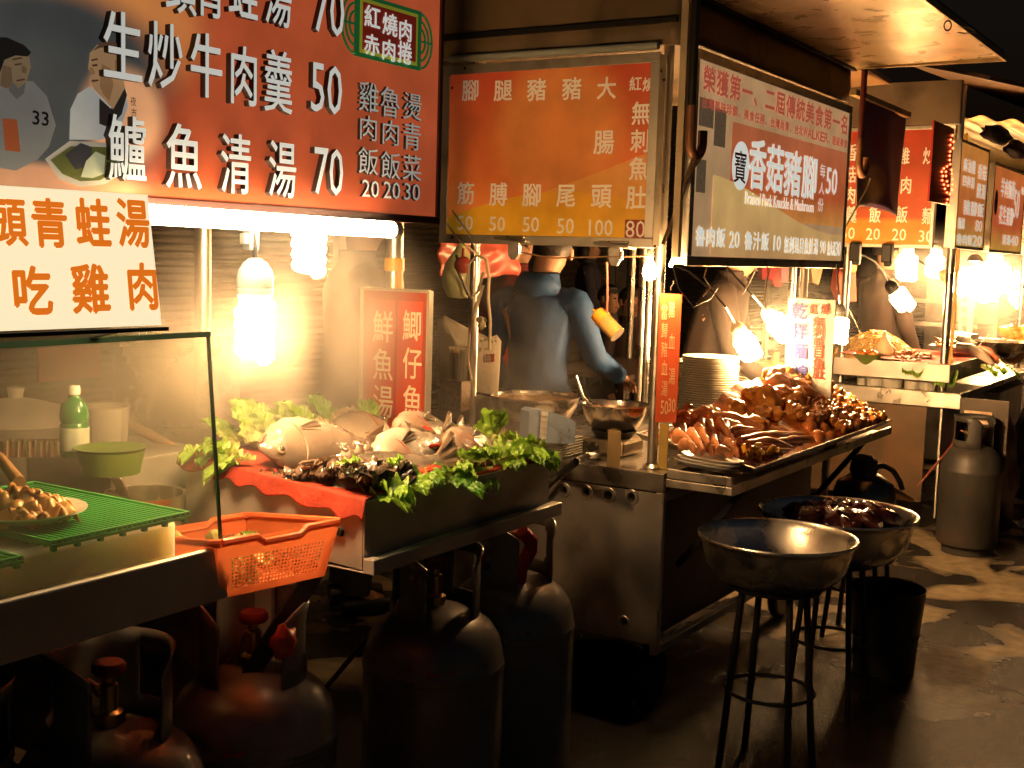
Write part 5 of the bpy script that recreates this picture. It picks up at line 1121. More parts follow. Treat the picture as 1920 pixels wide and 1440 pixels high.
# far left heap of small dark curls
SC='small dark curl of braised offal under the narrow red sign'
rr=random.Random(9)
for i in range(16):
    a=Vector(atk(150+14*i,470+(i*53)%120,1.66)); c=a+Vector((rr.uniform(-.04,.04),rr.uniform(-.05,.02),rr.uniform(-.005,.03)))
    tubefood([a,mid(a,c,.015),c],[.008,.011,.007],'offal_curl',BRN2 if i%2 else PNK,SC,'small curls of offal under the red sign',seed=i+70)
# glossy trotters
def trotter(c,r,rot,seed,label,fat=True,m=None):
    b=MB(); R=Euler(rot).to_matrix()
    t=thing('pork_trotter',label,'pork trotter',c,'glossy braised pork trotters')
    b.ell(c,r,R,28,18,.42,6,seed); mk('skin',b,m or BRN,t,ang=0)
    if fat:
        b=MB(); p=Vector(c)+R@Vector((-r[0]*.55,-r[1]*.55,-r[2]*.35)); b.ell(p,(r[0]*.42,r[1]*.42,r[2]*.42),R,16,10,.9,10,seed+3); mk('fat',b,FATM,t,ang=0)
    return t
TL=['round braised pork trotter with yellow fat showing, near the top of the heap','round braised pork trotter at the left of the heap, above the long tubes','large braised pork trotter at the centre of the heap with a dark hollow below']
c=(4.7855,1.7000,0.9706); trotter(c,(.095,.075,.062),(0,.2,.5),1,TL[0])
c=(4.3476,1.6400,0.9532); trotter(c,(.085,.068,.072),(0,-.2,1.),2,TL[1])
c=(4.5588,1.6000,0.9228); trotter(c,(.092,.07,.068),(0,.3,.2),3,TL[2])
G_='braised pork piece stacked in the upper right of the glossy heap'
G2_='braised pork piece tucked below the three big trotters'
def mz(x,y):
    u=(x-3.62)/1.46; r=max(0,min(1,(u-.15)/.42)); r=r*r*(3-2*r); return .846+(y-1.37)*(.20+.32*r)
for i in range(12):
    x=4.62+.40*rr.random(); y=1.58+.135*rr.random(); r=rr.uniform(.042,.056); x=4.58+.45*((i*.618)%1)
    trotter((x,y,mz(x,y)+.022),(r*1.15,r*.85,r*.75),(rr.uniform(-.5,.5),rr.uniform(-.4,.4),rr.uniform(0,3)),i+10,G_,fat=i%3==0)
for i in range(9):
    x=4.05+.50*((i*.618+.1)%1); y=1.52+.18*rr.random(); r=rr.uniform(.036,.048)
    trotter((x,y,mz(x,y)+.012),(r*1.15,r*.85,r*.75),(rr.uniform(-.5,.5),rr.uniform(-.4,.4),rr.uniform(0,3)),i+30,G2_,fat=i%3==0)
for i,c in enumerate(((4.4018,1.4700,0.8781),(4.4903,1.4500,0.8634),(4.6915,1.4700,0.8521),(4.4860,1.4200,0.8355),(4.3514,1.4200,0.8509))):
    b=MB(); b.ell(c,(.036,.034,.038),None,22,14,.12,6,i+60); tag(mk('braised_egg',b,BRN2,ang=0),'dark red braised egg in the row at the front of the heap','egg','dark red braised eggs')
for j in range(8):
    for k in range(12):
        x=4.42+.62*k/11+rr.uniform(-.012,.012); y=1.392+.185*j/7+rr.uniform(-.006,.006)
        if x<4.55 and j<3: continue
        b=MB(); R=Euler((rr.uniform(-.3,.3)+.5,rr.uniform(-.3,.3),rr.uniform(-.3,.3)+.2)).to_matrix(); ks=rr.uniform(.75,1.35); b.ell((x,y,mz(x,y)+.010),(.034*ks,.019*ks,.021*ks),R,14,9,.6,7,j*12+k); tag(mk('braised_chunk',b,BRN if (j+k)%3 else BRN2,ang=0),'small glossy braised chunk in the rows at the right end of the tray','pork chunk','small glossy chunks at the right end')
b=MB()
def md(u,v):
    x=3.62+1.46*u; y=1.385+.365*v
    return Vector((x,y,tz(y)+.006+(mz(x,y)-tz(y)-.016)*min(1,v*8)*min(1,(1-u)*14)*min(1,u*14)+.008*noise.noise(Vector((u*20,v*7,0)))))
b.grid(md,60,16); tag(mk('minced_offal',b,BRN2,ang=0),'loose dark braised offal filling the tray beneath the larger pieces','braised offal',kind='stuff')
YS='strip of yellow offal at the front corner of the pork tray'
for i,c in enumerate(((3.8749,1.4230,0.8507),(3.8828,1.4340,0.8506),(3.7547,1.4240,0.8631),(3.7401,1.4240,0.8629),(3.6090,1.4060,0.8977),(4.1375,1.4490,0.8371),(3.6928,1.4310,0.8701),(3.9151,1.4430,0.8412),(3.6234,1.4040,0.8881),(3.7320,1.4260,0.8783),(3.9437,1.4430,0.8507),(3.7233,1.4030,0.8757),(4.0937,1.4390,0.8318),(4.0003,1.4290,0.8334),(3.6270,1.4380,0.8980),(3.7911,1.4280,0.8708),(3.9417,1.4140,0.8451),(3.8239,1.4130,0.8663),(4.0168,1.4360,0.8341),(3.7894,1.4320,0.8595),(3.9654,1.4430,0.8436),(3.8535,1.4270,0.8683),(3.6937,1.4160,0.8821),(3.7254,1.4230,0.8786),(4.0688,1.4250,0.8329),(4.0147,1.4400,0.8463))):
    c=Vector(c); e=c+Vector((rr.uniform(-.05,.05),rr.uniform(-.03,.03),rr.uniform(-.012,.022))); tubefood([c,mid(c,e,.012),e],[.006,.010,.006],'yellow_strip',YELM,YS,'strips of yellow offal',seed=i+200,flat=.6)
# bowl of yellow pickles
c=(4.0462,1.7200,0.9409); t=thing('pickle_bowl','orange bowl of yellow preserved lumps beside the plate stacks','bowl',c)
b=MB(); b.lathe([(0,-.035),(.03,-.035),(.055,-.01),(.066,.014),(.068,.015),(.062,.012),(.05,-.012),(0,-.028)],c,32); mk('body',b,REDPL,t)
for i in range(7):
    a=i*2.4; q=.03*(i>0); b=MB(); b.ell((c[0]+q*math.cos(a),c[1]+q*math.sin(a),c[2]+.012+.012*(i==0)),(.022,.018,.017),None,14,9,.2,6,i); mk('yellow_lump',b,mat('pale_yellow_lump',(.72,.48,.05),.3,coat=.3,sss=.1),t)
# stacks of plates: every plate its own thing
def pstack(x,y,z,n,r,dz,label,group,m=PLATE):
    b=MB(); b.lathe([(0,.002),(r*.58,.002),(r*.66,.004),(r*.96,.013),(r,.014),(r,.0115),(r*.66,.001),(r*.58,0),(0,0)],(0,0,0),40)
    o=mk('plate',b,m,loc=(0,0,0))
    for i in range(n):
        q=o if i==0 else o.copy()
        if i: COL.objects.link(q)
        q.location=(x+rr.uniform(-.002,.002),y+rr.uniform(-.002,.002),z+dz*i); ORG[q.name]=Vector(q.location)
        tag(q,('topmost ' if i==n-1 else '')+label,'plate',group)
p=(4.7498,2.0200,0.8701); pt=(4.7235,2.0200,1.0956)
PS=mat('plate_rim_cream',(.74,.66,.5),.3,coat=.2)
n=27; pstack(p[0],p[1],.832+.0,n,.118,(pt[2]-.832-.014)/(n-1),'cream plate in the tall front stack behind the pork','tall front stack of cream plates',PS)
p=(4.8343,2.2200,0.8575); pt=(4.8134,2.2200,1.0604)
n=22; pstack(p[0],p[1],.832,n,.112,(pt[2]-.832-.014)/(n-1),'cream plate in the stack half hidden behind the narrow red sign','rear stack of cream plates',PS)
p=(5.5425,2.1500,0.7536); pt=(5.5186,2.1500,0.9302)
n=12; pstack(p[0],p[1],.832,n,.07,.0125,'small cream dish in the stack below the lowest bulb','stack of small cream dishes',PS)
b=MB(); b.lathe([(0,0),(.05,0),(.06,.05),(.062,.05),(.05,.004),(0,.004)],(p[0]+.02,p[1]+.02,.985),26); tag(mk('steel_bowl',b,POT),'small steel bowl standing on the stack of small cream dishes','bowl')
p=(5.5741,2.0500,0.8115); pt=(5.5477,2.0500,0.9921)
b0=None
for i in range(6):
    if b0 is None:
        b=MB(); b.lathe([(0,0),(.05,0),(.052,.004),(.075,.052),(.079,.058),(.080,.057),(.073,.046),(.05,.006),(0,.005)],(0,0,0),36); b0=mk('bowl',b,REDPL,loc=(0,0,0)); q=b0
    else: q=b0.copy(); COL.objects.link(q)
    q.location=(p[0],p[1],.832+.026*i); ORG[q.name]=Vector(q.location); tag(q,('topmost ' if i==5 else '')+'orange plastic bowl in the stack left of the blue lettered sign','bowl','stack of orange bowls')
for i,(dx,a) in enumerate(((-.03,.5),(.0,.25),(.035,-.3))):
    z=.832+.026*5+.06; b=MB(); b.bar((p[0]+dx,p[1],z-.02),(p[0]+dx+.05*a,p[1]-.01,z+.045),.022,.005); tag(mk('orange_spoon',b,REDPL,bev=.002),'orange plastic soup spoon standing in the top orange bowl','spoon','orange soup spoons')

# white plates leaning under the tray corner
for i in range(3):
    c=Vector(at(1322+6*i,868-2*i,'y',1.46+.01*i)); b=MB(); R=Euler((math.radians(4),math.radians(9-2*i),0)).to_matrix()
    b.lathe([(0,.002),(.055,.002),(.065,.004),(.094,.015),(.098,.016),(.097,.013),(.065,0),(0,0)],(c.x,c.y,c.z-.018+.008*i),40,R); tag(mk('plate',b,WHITEP),['bottom','middle','upper'][i]+' white plate of the three under the near corner of the pork tray','plate','three white plates under the tray')
# wok, bowl and burner at the near side
c=(3.6422,2.2000,1.0046)
t=thing('wok','broad steel wok with a long handle at the back of the cart','wok',(c[0],c[1],.832))
r=.155; h=c[2]-.832
b=MB(); b.lathe([(0,-.11),(r*.5,-.105),(r*.8,-.075),(r*.96,-.03),(r,0),(r+.006,.003),(r,-.003),(r*.93,-.035),(r*.75,-.075),(0,-.10)],c,48); mk('bowl',b,POT,t)
b=MB(); b.lathe([(0,-.016),(r*.97,-.016)],c,40); mk('noodle_soup',b,mat('amber_broth',(.35,.2,.06),.2,bump=(60,.6),var=(30,.5)),t)
b=MB(); b.bar((c[0]-.11,c[1]+.11,c[2]),(c[0]-.24,c[1]+.36,c[2]+.035),.016,.008); mk('handle',b,DARK,t,bev=.002)
b=MB(); b.lathe([(r*.72,-h),(r*.72,-.07),(r*.68,-.07),(r*.68,-h)],c,32); mk('ring_stand',b,STEELD,t)
c=(3.7245,1.9300,0.9883)
t=thing('soup_bowl','deep steel bowl of soup on the small burner beside the front post','bowl',(c[0],c[1],.832))
r=.118
b=MB(); b.lathe([(0,-.085),(r*.55,-.085),(r*.75,-.07),(r*.9,-.03),(r*.94,0),(r*1.04,.004),(r*1.05,.007),(r*.93,.004),(r*.87,-.03),(r*.7,-.07),(0,-.078)],c,48); mk('bowl',b,POT,t)
b=MB(); b.lathe([(0,-.012),(r*.91,-.012)],c,40); mk('soup',b,mat('red_brown_soup',(.28,.12,.04),.12,bump=(50,.3)),t)
c2=(c[0],c[1],c[2])
b=MB(); b.lathe([(.028,-.0),(.030,.01),(.024,.012),(.012,.004),(0,.0)],(c[0]-.06,c[1]+.06,c[2]-.006),20); b.tube([(c[0]-.06,c[1]+.06,c[2]),(c[0]-.072,c[1]+.085,c[2]+.03),(c[0]-.10,c[1]+.10,c[2]+.10)],[.004,.004,.005],8); tag(mk('ladle',b,POT),'steel ladle standing in the soup bowl','ladle')
c=(3.6704,1.9000,0.8572)
t=thing('gas_burner','portable steel gas burner under the soup bowl','burner',(c[0],c[1],.832))
b=MB(); b.lh((c[0]-.075,c[1]-.075,.834),(c[0]+.085,c[1]+.085,.888)); mk('body',b,mat('worn_steel_box',(.5,.42,.3),.3,.9,var=(10,.3)),t,smooth=False,bev=.012)
b=MB(); b.lathe([(.03,.888),(.05,.894),(.075,.912),(.078,.912),(.06,.888)],(c[0],c[1],0),28); mk('burner_head',b,DARK,t)
b=MB(); b.lathe([(0,0),(.016,0),(.018,-.01),(.016,-.022),(0,-.022)],(c[0]-.078,c[1]+.03,.86),18,Euler((0,PI/2,0)).to_matrix()); mk('knob',b,BLACK,t)
b=MB(); b.lh((c[0]-.1,c[1]+.09,.836),(c[0]+.08,c[1]+.15,.875)); mk('cartridge_cover',b,DARK,t,smooth=False,bev=.008)
# cardboard flaps each side of the post
a=(3.4400,1.7066,0.8905); b=MB(); b.lh((3.437,1.755,.833),(3.441,1.80,(3.4400,1.7091,0.9462)[2])); tag(mk('cardboard_flap',b,CARD,smooth=False),'brown cardboard flap standing on the counter left of the front post','cardboard')
b=MB(); b.lh((3.50,1.62,.833),(3.504,1.65,(3.5000,1.6357,0.9762)[2])); tag(mk('yellow_card',b,mat('yellow_card',(.6,.42,.1),.6),smooth=False),'yellowish card standing below the narrow red sign','card')
# blue box on stacked plates
c=(3.5036,2.0200,0.8421)
for i in range(7):
    b=MB(); z=.833+.009*i; b.box((c[0],c[1],z+.004),(.13,.105,.0055)); b.box((c[0],c[1],z+.0072),(.138,.113,.0022)); o=tag(mk('rectangular_plate',b,PLATE,bev=.0018),('topmost ' if i==6 else '')+'cream rectangular plate in the flat stack under the blue box','plate','flat stack of rectangular plates')
bx=thing('blue_carton','torn pale blue printed carton leaning on the flat stack of plates','carton',(c[0],c[1],.898))
A=[(3.2206,1.9650,0.9132),(3.4478,1.9250,0.8878),(3.4499,1.9250,0.9575),(3.3945,1.9300,0.9799),(3.3360,1.9400,0.9983),(3.2377,1.9600,1.0191),(3.2211,1.9650,1.0102)]
b=MB(); n=len(A); b.add([Vector(p) for p in A]+[Vector(p)+Vector((.03,.05,0)) for p in A],[tuple(range(n)),tuple(range(2*n-1,n-1,-1))]+[(i,n+i,n+(i+1)%n,(i+1)%n) for i in range(n)]); mk('body',b,mat('pale_blue_card',(.20,.29,.42),.5,var=(12,.1)),bx,smooth=False)
d=Vector((-.002,-.003,0)); w0=[Vector(p)+d for p in ((3.2675,1.9550,0.9224),(3.3002,1.9490,0.9177),(3.3044,1.9470,1.0040),(3.2717,1.9530,1.0099))]
b=MB(); b.add(w0,[(0,1,2,3)]); mk('white_strip',b,mat('white_card_print',(.55,.56,.55),.5),bx,smooth=False)
b=MB()
for q in (.18,.4,.62,.84):
    m0=w0[0].lerp(w0[3],q)+d*.5; m1=w0[1].lerp(w0[2],q)+d*.5; b.bar(m0,m1,.0012,.001)
mk('grid_line',b,mat('grey_ink',(.18,.2,.24),.5),bx,smooth=False)
U_=(Vector(A[1])-Vector(A[0])).normalized(); N_=Vector((-.5,-.86,0))
b=letters(MB(),[('水',tuple(Vector((3.3754,1.9360,0.9123)))+(.018,.018)),('之',tuple(Vector((3.3737,1.9360,0.9366)))+(.016,.016)),('味',tuple(Vector((3.4145,1.9310,0.9154)))+(.008,.009)),('美',tuple(Vector((3.4131,1.9310,0.9364)))+(.008,.009))],U_,N_,.03,.004); mk('lettering',b,mat('red_blue_ink',(.22,.10,.12),.5),bx,smooth=False)
# torch hose
p=[(3.5540,1.8900,0.8435),(3.2943,1.8000,0.8793),(3.0909,1.7200,0.8983),(3.3800,1.9380,0.7936),(3.3600,1.9840,0.7418),(3.3500,2.0229,0.7031)]
b=MB(); b.tube(p,[.012,.0125,.012,.011,.010,.009],12); tag(mk('rubber_hose',b,RUBBER),'thick black rubber hose hanging over the counter edge past the vent holes','hose')
# chopstick jar, its holder box, bag, hanging bags, rope
c=(3.4700,2.4088,1.0042)
t=thing('chopstick_holder','brown mesh caddy holding a clear jar of chopsticks by the rear post','chopstick holder',(c[0],c[1],.9))
yc0=(3.4400,2.3900,1.0728)[1]; z1=(3.4400,2.3896,1.0599)[2]; z0=(3.4400,2.3864,0.9569)[2]
b=MB(); b.lh((3.40,yc0-.045,z0),(3.48,yc0+.045,z1)); mk('caddy',b,mat('brown_mesh',(.16,.10,.06),.6,var=(120,.6)),t,smooth=False,bev=.003)
zj=(3.4400,2.3929,1.1698)[2]
b=MB(); b.lathe([(.030,z1-.01),(.036,zj),(.039,zj+.004),(.037,zj+.002)],(3.44,yc0-.005,0),24); mk('jar',b,mat('clear_plastic',(.8,.75,.65),.2,trans=.85),t)
b=MB()
for i in range(22):
    a=i*2.4; q=.024*math.sqrt((i+.5)/22); b.tube([(3.44+q*.8*math.cos(a),yc0-.005+q*.8*math.sin(a),z1-.005),(3.44+q*1.15*math.cos(a),yc0-.005+q*1.15*math.sin(a),zj-.004+rr.uniform(-.012,.008))],.0028,6)
mk('chopsticks',b,mat('pale_bamboo',(.62,.44,.2),.6,var=(30,.15)),t)
# printed white rice bag
bag=thing('rice_bag','creased white printed sack with a red ribbon mark behind the rear post','sack',(3.6200,2.4593,0.9102))
A=[(3.6000,2.5858,0.8803),(3.6200,2.3444,0.9022),(3.6200,2.3317,1.1875),(3.6200,2.3504,1.2090),(3.6300,2.3880,1.1949),(3.6200,2.4926,1.2309),(3.6000,2.5638,1.2659),(3.6000,2.5917,1.2529)]
b=MB(); n=len(A); ctr=sum((Vector(p) for p in A),Vector())/n
vs=[];k=5
for j in range(k+1):
    q=j/k
    for p in A:
        w=Vector(p).lerp(ctr,1-q); w.x-=.05*(1-q*q)+.008*noise.noise(Vector((w.y*25,w.z*25,1))); vs.append(w)
b.add(vs,[(j*n+i,j*n+(i+1)%n,(j+1)*n+(i+1)%n,(j+1)*n+i) for j in range(k) for i in range(n)]); b.f=[f for f in b.f]; b.m=[0]*len(b.f)
mk('body',b,mat('white_woven_sack',(.55,.5,.4),.7,var=(9,.12),bump=(50,.3)),bag,solid=.004)
c=(3.5500,2.3330,1.1312,0.0576,0.0483)
b=MB(); b.prism([(-.022,-.016),(.022,-.010),(.022,.018),(-.022,.012),(-.026,-.0)],(3.548,c[1],c[2]),(0,-1,0),(0,0,1),(-.002,0,0)); mk('ribbon_print',b,mat('ribbon_red',(.5,.07,.03),.6),bag,smooth=False)
b=letters(MB(),[('特',(3.5450,2.3386,1.1292,0.0311,0.0315)),('惠',(3.5450,2.3708,1.1605,0.0179,0.0149)),('米',(3.5450,2.3442,1.1641,0.0178,0.0148))],UY,NX,.03,.001); mk('print_lettering',b,mat('pink_white_ink',(.75,.62,.5),.6),bag,smooth=False)
b=MB(); c=Vector((3.5450,2.3407,1.1941)); 
for i in range(5): b.tube([c+Vector((0,.03-.015*i,.004*(i%2))),c+Vector((0,.022-.015*i,-.008+.006*(i%3)))],.0018,5)
mk('leaf_print',b,mat('dark_green_ink',(.08,.12,.05),.6),bag,smooth=False)

# ================================================================ BETWEEN AND BEHIND: bags, rope, basins
PINKB=mat('pink_bag_film',(.45,.095,.065),.35,var=(7,.25),tl=.25)
c0=(3.8217,2.7500,1.5383);c1=(4.3873,2.7500,1.4005)
b=MB(); b.grid(lambda u,v:Vector((c0[0]+(c1[0]-c0[0])*u,2.75+.03*noise.noise(Vector((u*4,v*3,0))),c1[2]+.008*math.sin(u*9)+(c0[2]+.03-c1[2])*v)),24,10)
tag(mk('plastic_bags',b,PINKB,solid=.004),'flat pink plastic bags hanging in a bundle under the side menu board','plastic bags')
c=Vector((3.7435,2.6000,1.3233)); top=Vector((3.7220,2.6000,1.4999))
t=thing('vegetable_bag','clear plastic bag of pale green cabbage hanging by a black strap behind the rope','bag',c)
b=MB(); b.lathe([(0,0),(.05,.005),(.075,.04),(.08,.08),(.066,.13),(.035,.17),(.012,.20),(.016,.22)],c,20,None,sx=1.,sy=.8); mk('body',b,mat('pale_green_film',(.42,.45,.22),.3,var=(14,.3),coat=.5,trans=.1),t)
b=MB(); b.tube([c+Vector((-.02,0,.20)),c+Vector((-.04,0,.26)),top+Vector((.01,0,.1))],.004,6); b.tube([c+Vector((-.07,-.03,.16)),c+Vector((-.085,-.05,.10)),c+Vector((-.05,-.07,.02)),c+Vector((.0,-.05,.0))],.005,6); mk('strap',b,BLACK,t)
b=MB(); c=(3.6142,2.5000,1.4495); b.lathe([(0,-.03),(.018,-.028),(.031,-.01),(.032,.008),(.02,.026),(.006,.030),(.004,.06)],c,20); tag(mk('red_lantern',b,mat('red_lantern',(.30,.03,.015),.4),),'small dark red round ornament hanging before the pink bags','ornament')
# rope loops on the rear post
x=3.452
pts=[(3.4500,2.3285,1.4876),(3.4500,2.2913,1.4743),(3.4500,2.2786,1.4140),(3.4500,2.2805,1.3424),(3.4500,2.2695,1.2712),(3.4500,2.2684,1.1722)]
t=thing('rope','pale knotted rope looped over the rear post of the pork cart','rope',(3.4500,2.3105,1.2689))
b=MB(); b.tube(pts,.0055,8); mk('hanging_end',b,ROPE,t)
b=MB(); b.tube([(3.4500,2.3285,1.4876),(3.4500,2.3602,1.4562),(3.4500,2.3670,1.3928),(3.4500,2.3477,1.3394),(3.4500,2.3203,1.3676),(3.4500,2.3028,1.4311)],.005,8); mk('loop',b,ROPE,t)
b=MB(); b.tube([(3.4500,2.3014,1.3863),(3.4500,2.3272,1.3132),(3.4500,2.3509,1.2304),(3.4500,2.3540,1.1207),(3.4500,2.3388,1.0578)],[.0055,.007,.006,.005,.005],8); b.ell((3.4500,2.3037,1.2585),(.012,.016,.022),None,10,8,.4,8,1); b.ell((3.4500,2.3062,1.2692),(.010,.022,.012),None,10,8,.4,8,2); mk('knot',b,ROPE,t)
b=MB(); b.tube([(3.3750,2.4038,1.5875),(3.3700,2.3509,1.5352),(3.4400,2.3217,1.4876)],.004,6); b.tube([(3.3750,2.3833,1.6319),(3.3700,2.3085,1.5536),(3.4400,2.3197,1.4912)],.003,6); mk('upper_line',b,ROPE,t)
# shaker hanging on a pink strap
t=thing('shaker_jar','clear jar of seasoning with an orange cap hanging tilted on a pink strap','jar',(3.6000,1.9010,1.2726))
a=Vector((3.6000,1.9342,1.2991)); e=Vector((3.6000,1.8638,1.2395)); ax=(e-a).normalized(); R=frame(ax); L_=(e-a).length
b=MB(); b.lathe([(.026,.014),(.028,.018),(.028,L_-.006),(.029,L_-.004),(.029,L_),(0,L_)],a,24,R); mk('body',b,mat('amber_jar',(.72,.45,.14),.2,trans=.35,coat=.5,var=(20,.25)),t)
b=MB(); b.lathe([(0,-.016),(.020,-.016),(.026,-.012),(.0275,.0),(.0275,.013),(.030,.014),(.030,.022),(.026,.023)],a,24,R); b.tube([a-ax*.016,a-ax*.024+Vector((0,.008,.004))],[.006,.003],8); mk('cap',b,mat('orange_cap',(.72,.28,.03),.35),t)
b=MB(); b.tube([(3.5000,1.8606,1.4768),(3.5500,1.8816,1.3936),(3.6000,1.9063,1.3041)],.0035,6); mk('strap',b,mat('pink_strap',(.55,.20,.16),.6),t)
# basins on stools in the street
BAS=mat('spun_aluminium',(.74,.69,.61),.28,1.,var=(6,.2),rvar=.1,bump=(14,.08),dirt=(6,(.3,.23,.15),.5,.62))
def stool(x,y,h,label):
    t=thing('stool',label,'stool',(x,y,0))
    b=MB(); b.lathe([(0,h),(.13,h),(.14,h-.01),(.135,h-.02),(0,h-.02)],(x,y,0),28); mk('seat',b,DARK,t)
    for i in range(4):
        a=PI/4+i*PI/2; c,s=math.cos(a),math.sin(a); b=MB(); b.tube([(x+.10*c,y+.10*s,h-.02),(x+.15*c,y+.15*s,0)],.010,10); mk('leg',b,DARK,t)
    b=MB(); b.lathe([(.128,h*.42),(.134,h*.42+.006),(.128,h*.42+.012),(.122,h*.42+.006),(.128,h*.42)],(x,y,0),28); mk('foot_ring',b,DARK,t)
def basin(x,y,z,r,h,label):
    b=MB(); b.lathe([(0,0),(r*.66,0),(r*.74,.008),(r*.88,h*.35),(r*.95,h*.8),(r*.965,h*.97),(r,h),(r*1.012,h-.004),(r*1.005,h-.010),(r*.975,h-.006),(r*.955,h*.92),(r*.935,h*.78),(r*.865,h*.36),(r*.72,.014),(0,.012)],(x,y,z),56)
    return tag(mk('basin',b,BAS,ang=60),label,'basin')
# near basin: rim spans 1312..1606 at its widest
c=Vector((3.3653,1.1978,0.7099)); r=3.55*294/2/2300
stool(c.x,c.y,c.z-.135,'dark metal stool under the empty basin'); basin(c.x,c.y,c.z-.134,r,.135,'wide empty aluminium basin on a stool in front of the pork cart')
c=Vector((4.0493,1.2348,0.6632)); r=4.15*292/2/2300
stool(c.x,c.y,c.z-.155,'dark metal stool under the basin of dark meat'); basin(c.x,c.y,c.z-.154,r,.155,'wide aluminium basin of dark meat behind the empty one')
for i in range(14):
    a=i*2.4; q=r*.62*math.sqrt((i+.5)/14); b=MB(); b.ell((c.x+q*math.cos(a),c.y+q*math.sin(a),c.z-.05+rr.uniform(-.01,.025)+.04*(1-q/r)),(.07,.05,.035),Euler((rr.uniform(-.4,.4),rr.uniform(-.4,.4),a)).to_matrix(),14,10,.5,7,i+300); tag(mk('dark_meat',b,mat('dark_raw_offal',(.07,.015,.010),.18,coat=.6,var=(20,.5)),ang=0),'lump of dark glistening offal in the rear basin','offal','lumps of dark offal in the rear basin')
# black bucket between the stools
c=Vector((4.5014,1.1692,0.1513)); 
t=thing('bucket','tall dark plastic bucket standing beside the basin stools','bucket',(c.x,c.y,0))
zr=(4.5134,1.1825,0.3125)[2]
b=MB(); b.lathe([(0,.004),(.105,.004),(.11,.0),(.12,zr*.45),(.127,zr*.46),(.122,zr*.48),(.135,zr),(.141,zr+.003),(.136,zr-.004),(.11,.02),(0,.015)],(c.x,c.y,0),36); mk('body',b,mat('dark_grey_plastic',(.02,.02,.02),.45),t)
b=MB(); b.tube([(c.x+.13,c.y-.02,zr-.02),(c.x+.165,c.y-.05,zr-.03),(c.x+.17,c.y-.05,zr+.02),(c.x+.13,c.y-.06,zr-.03)],.003,6); mk('wire_handle',b,POT,t)
# small low basin under the cart
c=(3.6306,1.8893,0.1463)
b=MB(); b.lathe([(0,0),(.10,0),(.13,c[2]),(.135,c[2]+.004),(.127,c[2]),(.10,.01),(0,.01)],(c[0],c[1],0),30); tag(mk('bucket',b,BLACK),'black bucket with a shiny rim under the pork cart','bucket')
# kettle-like pot with a looped black handle behind the basins
c=Vector((4.8477,1.3756,0.6274))
t=thing('kettle','steel kettle with a looped black handle beyond the basins','kettle',(c.x,c.y,c.z-.15))
b=MB(); b.lathe([(0,-.15),(.10,-.15),(.12,-.12),(.125,-.05),(.11,.0),(.06,.035),(.03,.045),(.025,.06),(0,.065)],c,32); mk('body',b,mat('scuffed_dark_steel',(.25,.22,.18),.3,.9,var=(8,.3)),t)
b=MB(); b.lathe([(0,.04),(.045,.03),(.055,.055),(.05,.10),(.03,.115),(0,.118)],(c.x-.03,c.y,c.z),20); mk('lid_wrap',b,mat('dark_blue_rag',(.03,.04,.06),.5),t)
b=MB(); b.tube([(4.8729,1.3483,0.6899),(4.8739,1.3111,0.7007),(4.8726,1.2717,0.6820),(4.8728,1.2441,0.6404),(4.8753,1.2348,0.6134)],.011,10); mk('handle',b,BLACK,t)
stool(c.x,c.y,c.z-.152,'dark stool under the kettle')
b=MB(); a=Vector((4.9676,1.3707,0.6107)); b.bar(a,Vector((5.2243,1.3207,0.5113)),.10,.015); tag(mk('wooden_board',b,mat('orange_board_wood',(.42,.20,.06),.6,var=(8,.3)),smooth=False),'orange wooden board leaning behind the kettle','board')

# ================================================================ STALL THREE AND BEYOND
X3=6.80
t3=thing('food_stall','noodle stall with a stained steel counter and an orange side board above','food stall',(7.6,1.9,0))
b=MB(); a=(6.8000,1.4535,0.8286); 
zc=(6.8000,1.4804,0.8176)[2]; yr=1.447
b.lh((X3,yr,zc-.085),(X3+.02,2.75,zc)); mk('counter_edge',b,STEEL,t3,smooth=False,bev=.004)
b=MB(); b.lh((X3+.021,yr,zc-.03),(9.2,2.75,zc-.002)); mk('counter_top',b,STEEL,t3,smooth=False)
b=MB(); b.lh((X3+.03,yr+.18,.20),(X3+.036,2.75,zc-.088)); mk('side_panel',b,mat('rust_stained_steel',(.085,.055,.03),.45,.5,var=(3,.3),dirt=(3,(.14,.07,.03),.8,.48)),t3,smooth=False,bev=.002)
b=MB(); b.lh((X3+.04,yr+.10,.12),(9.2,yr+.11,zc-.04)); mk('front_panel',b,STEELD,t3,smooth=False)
for x,y in ((6.86,1.56),(6.9,2.45),(6.95,2.15),(9.0,1.56)):
    b=MB(); b.tube([(x,y,zc),(x,y,2.45)],.022,16); mk('post',b,STEEL,t3)
b=MB(); b.bar((6.88,1.53,.9),(6.88,1.53,2.2),.018,.012); mk('yellow_rail',b,mat('yellow_translucent_tube',(.7,.42,.06),.4,tl=.3),t3,smooth=False)
# raised display shelf: tilted tray with red lining
b=MB(); zl=(6.7500,2.0192,0.9179)[2]; zr_=(6.7500,1.4700,0.8312)[2]
b.lh((6.74,1.50,zc+.06),(6.755,2.13,zc+.155)); b.lh((6.7555,1.50,zc+.06),(7.7,1.51,zc+.155)); b.lh((6.756,1.512,zc+.06),(7.7,2.13,zc+.07)); mk('display_shelf',b,STEELD,t3,smooth=False,bev=.003)
b=MB(); b.grid(lambda u,v:Vector((6.757+.9*u,1.515+.6*v,zc+.150+.03*v+.006*noise.noise(Vector((u*8,v*8,0))))),20,12); tag(mk('red_liner',b,CLOTHRED,ang=0),'bright red sheet lining the noodle stall display','liner')
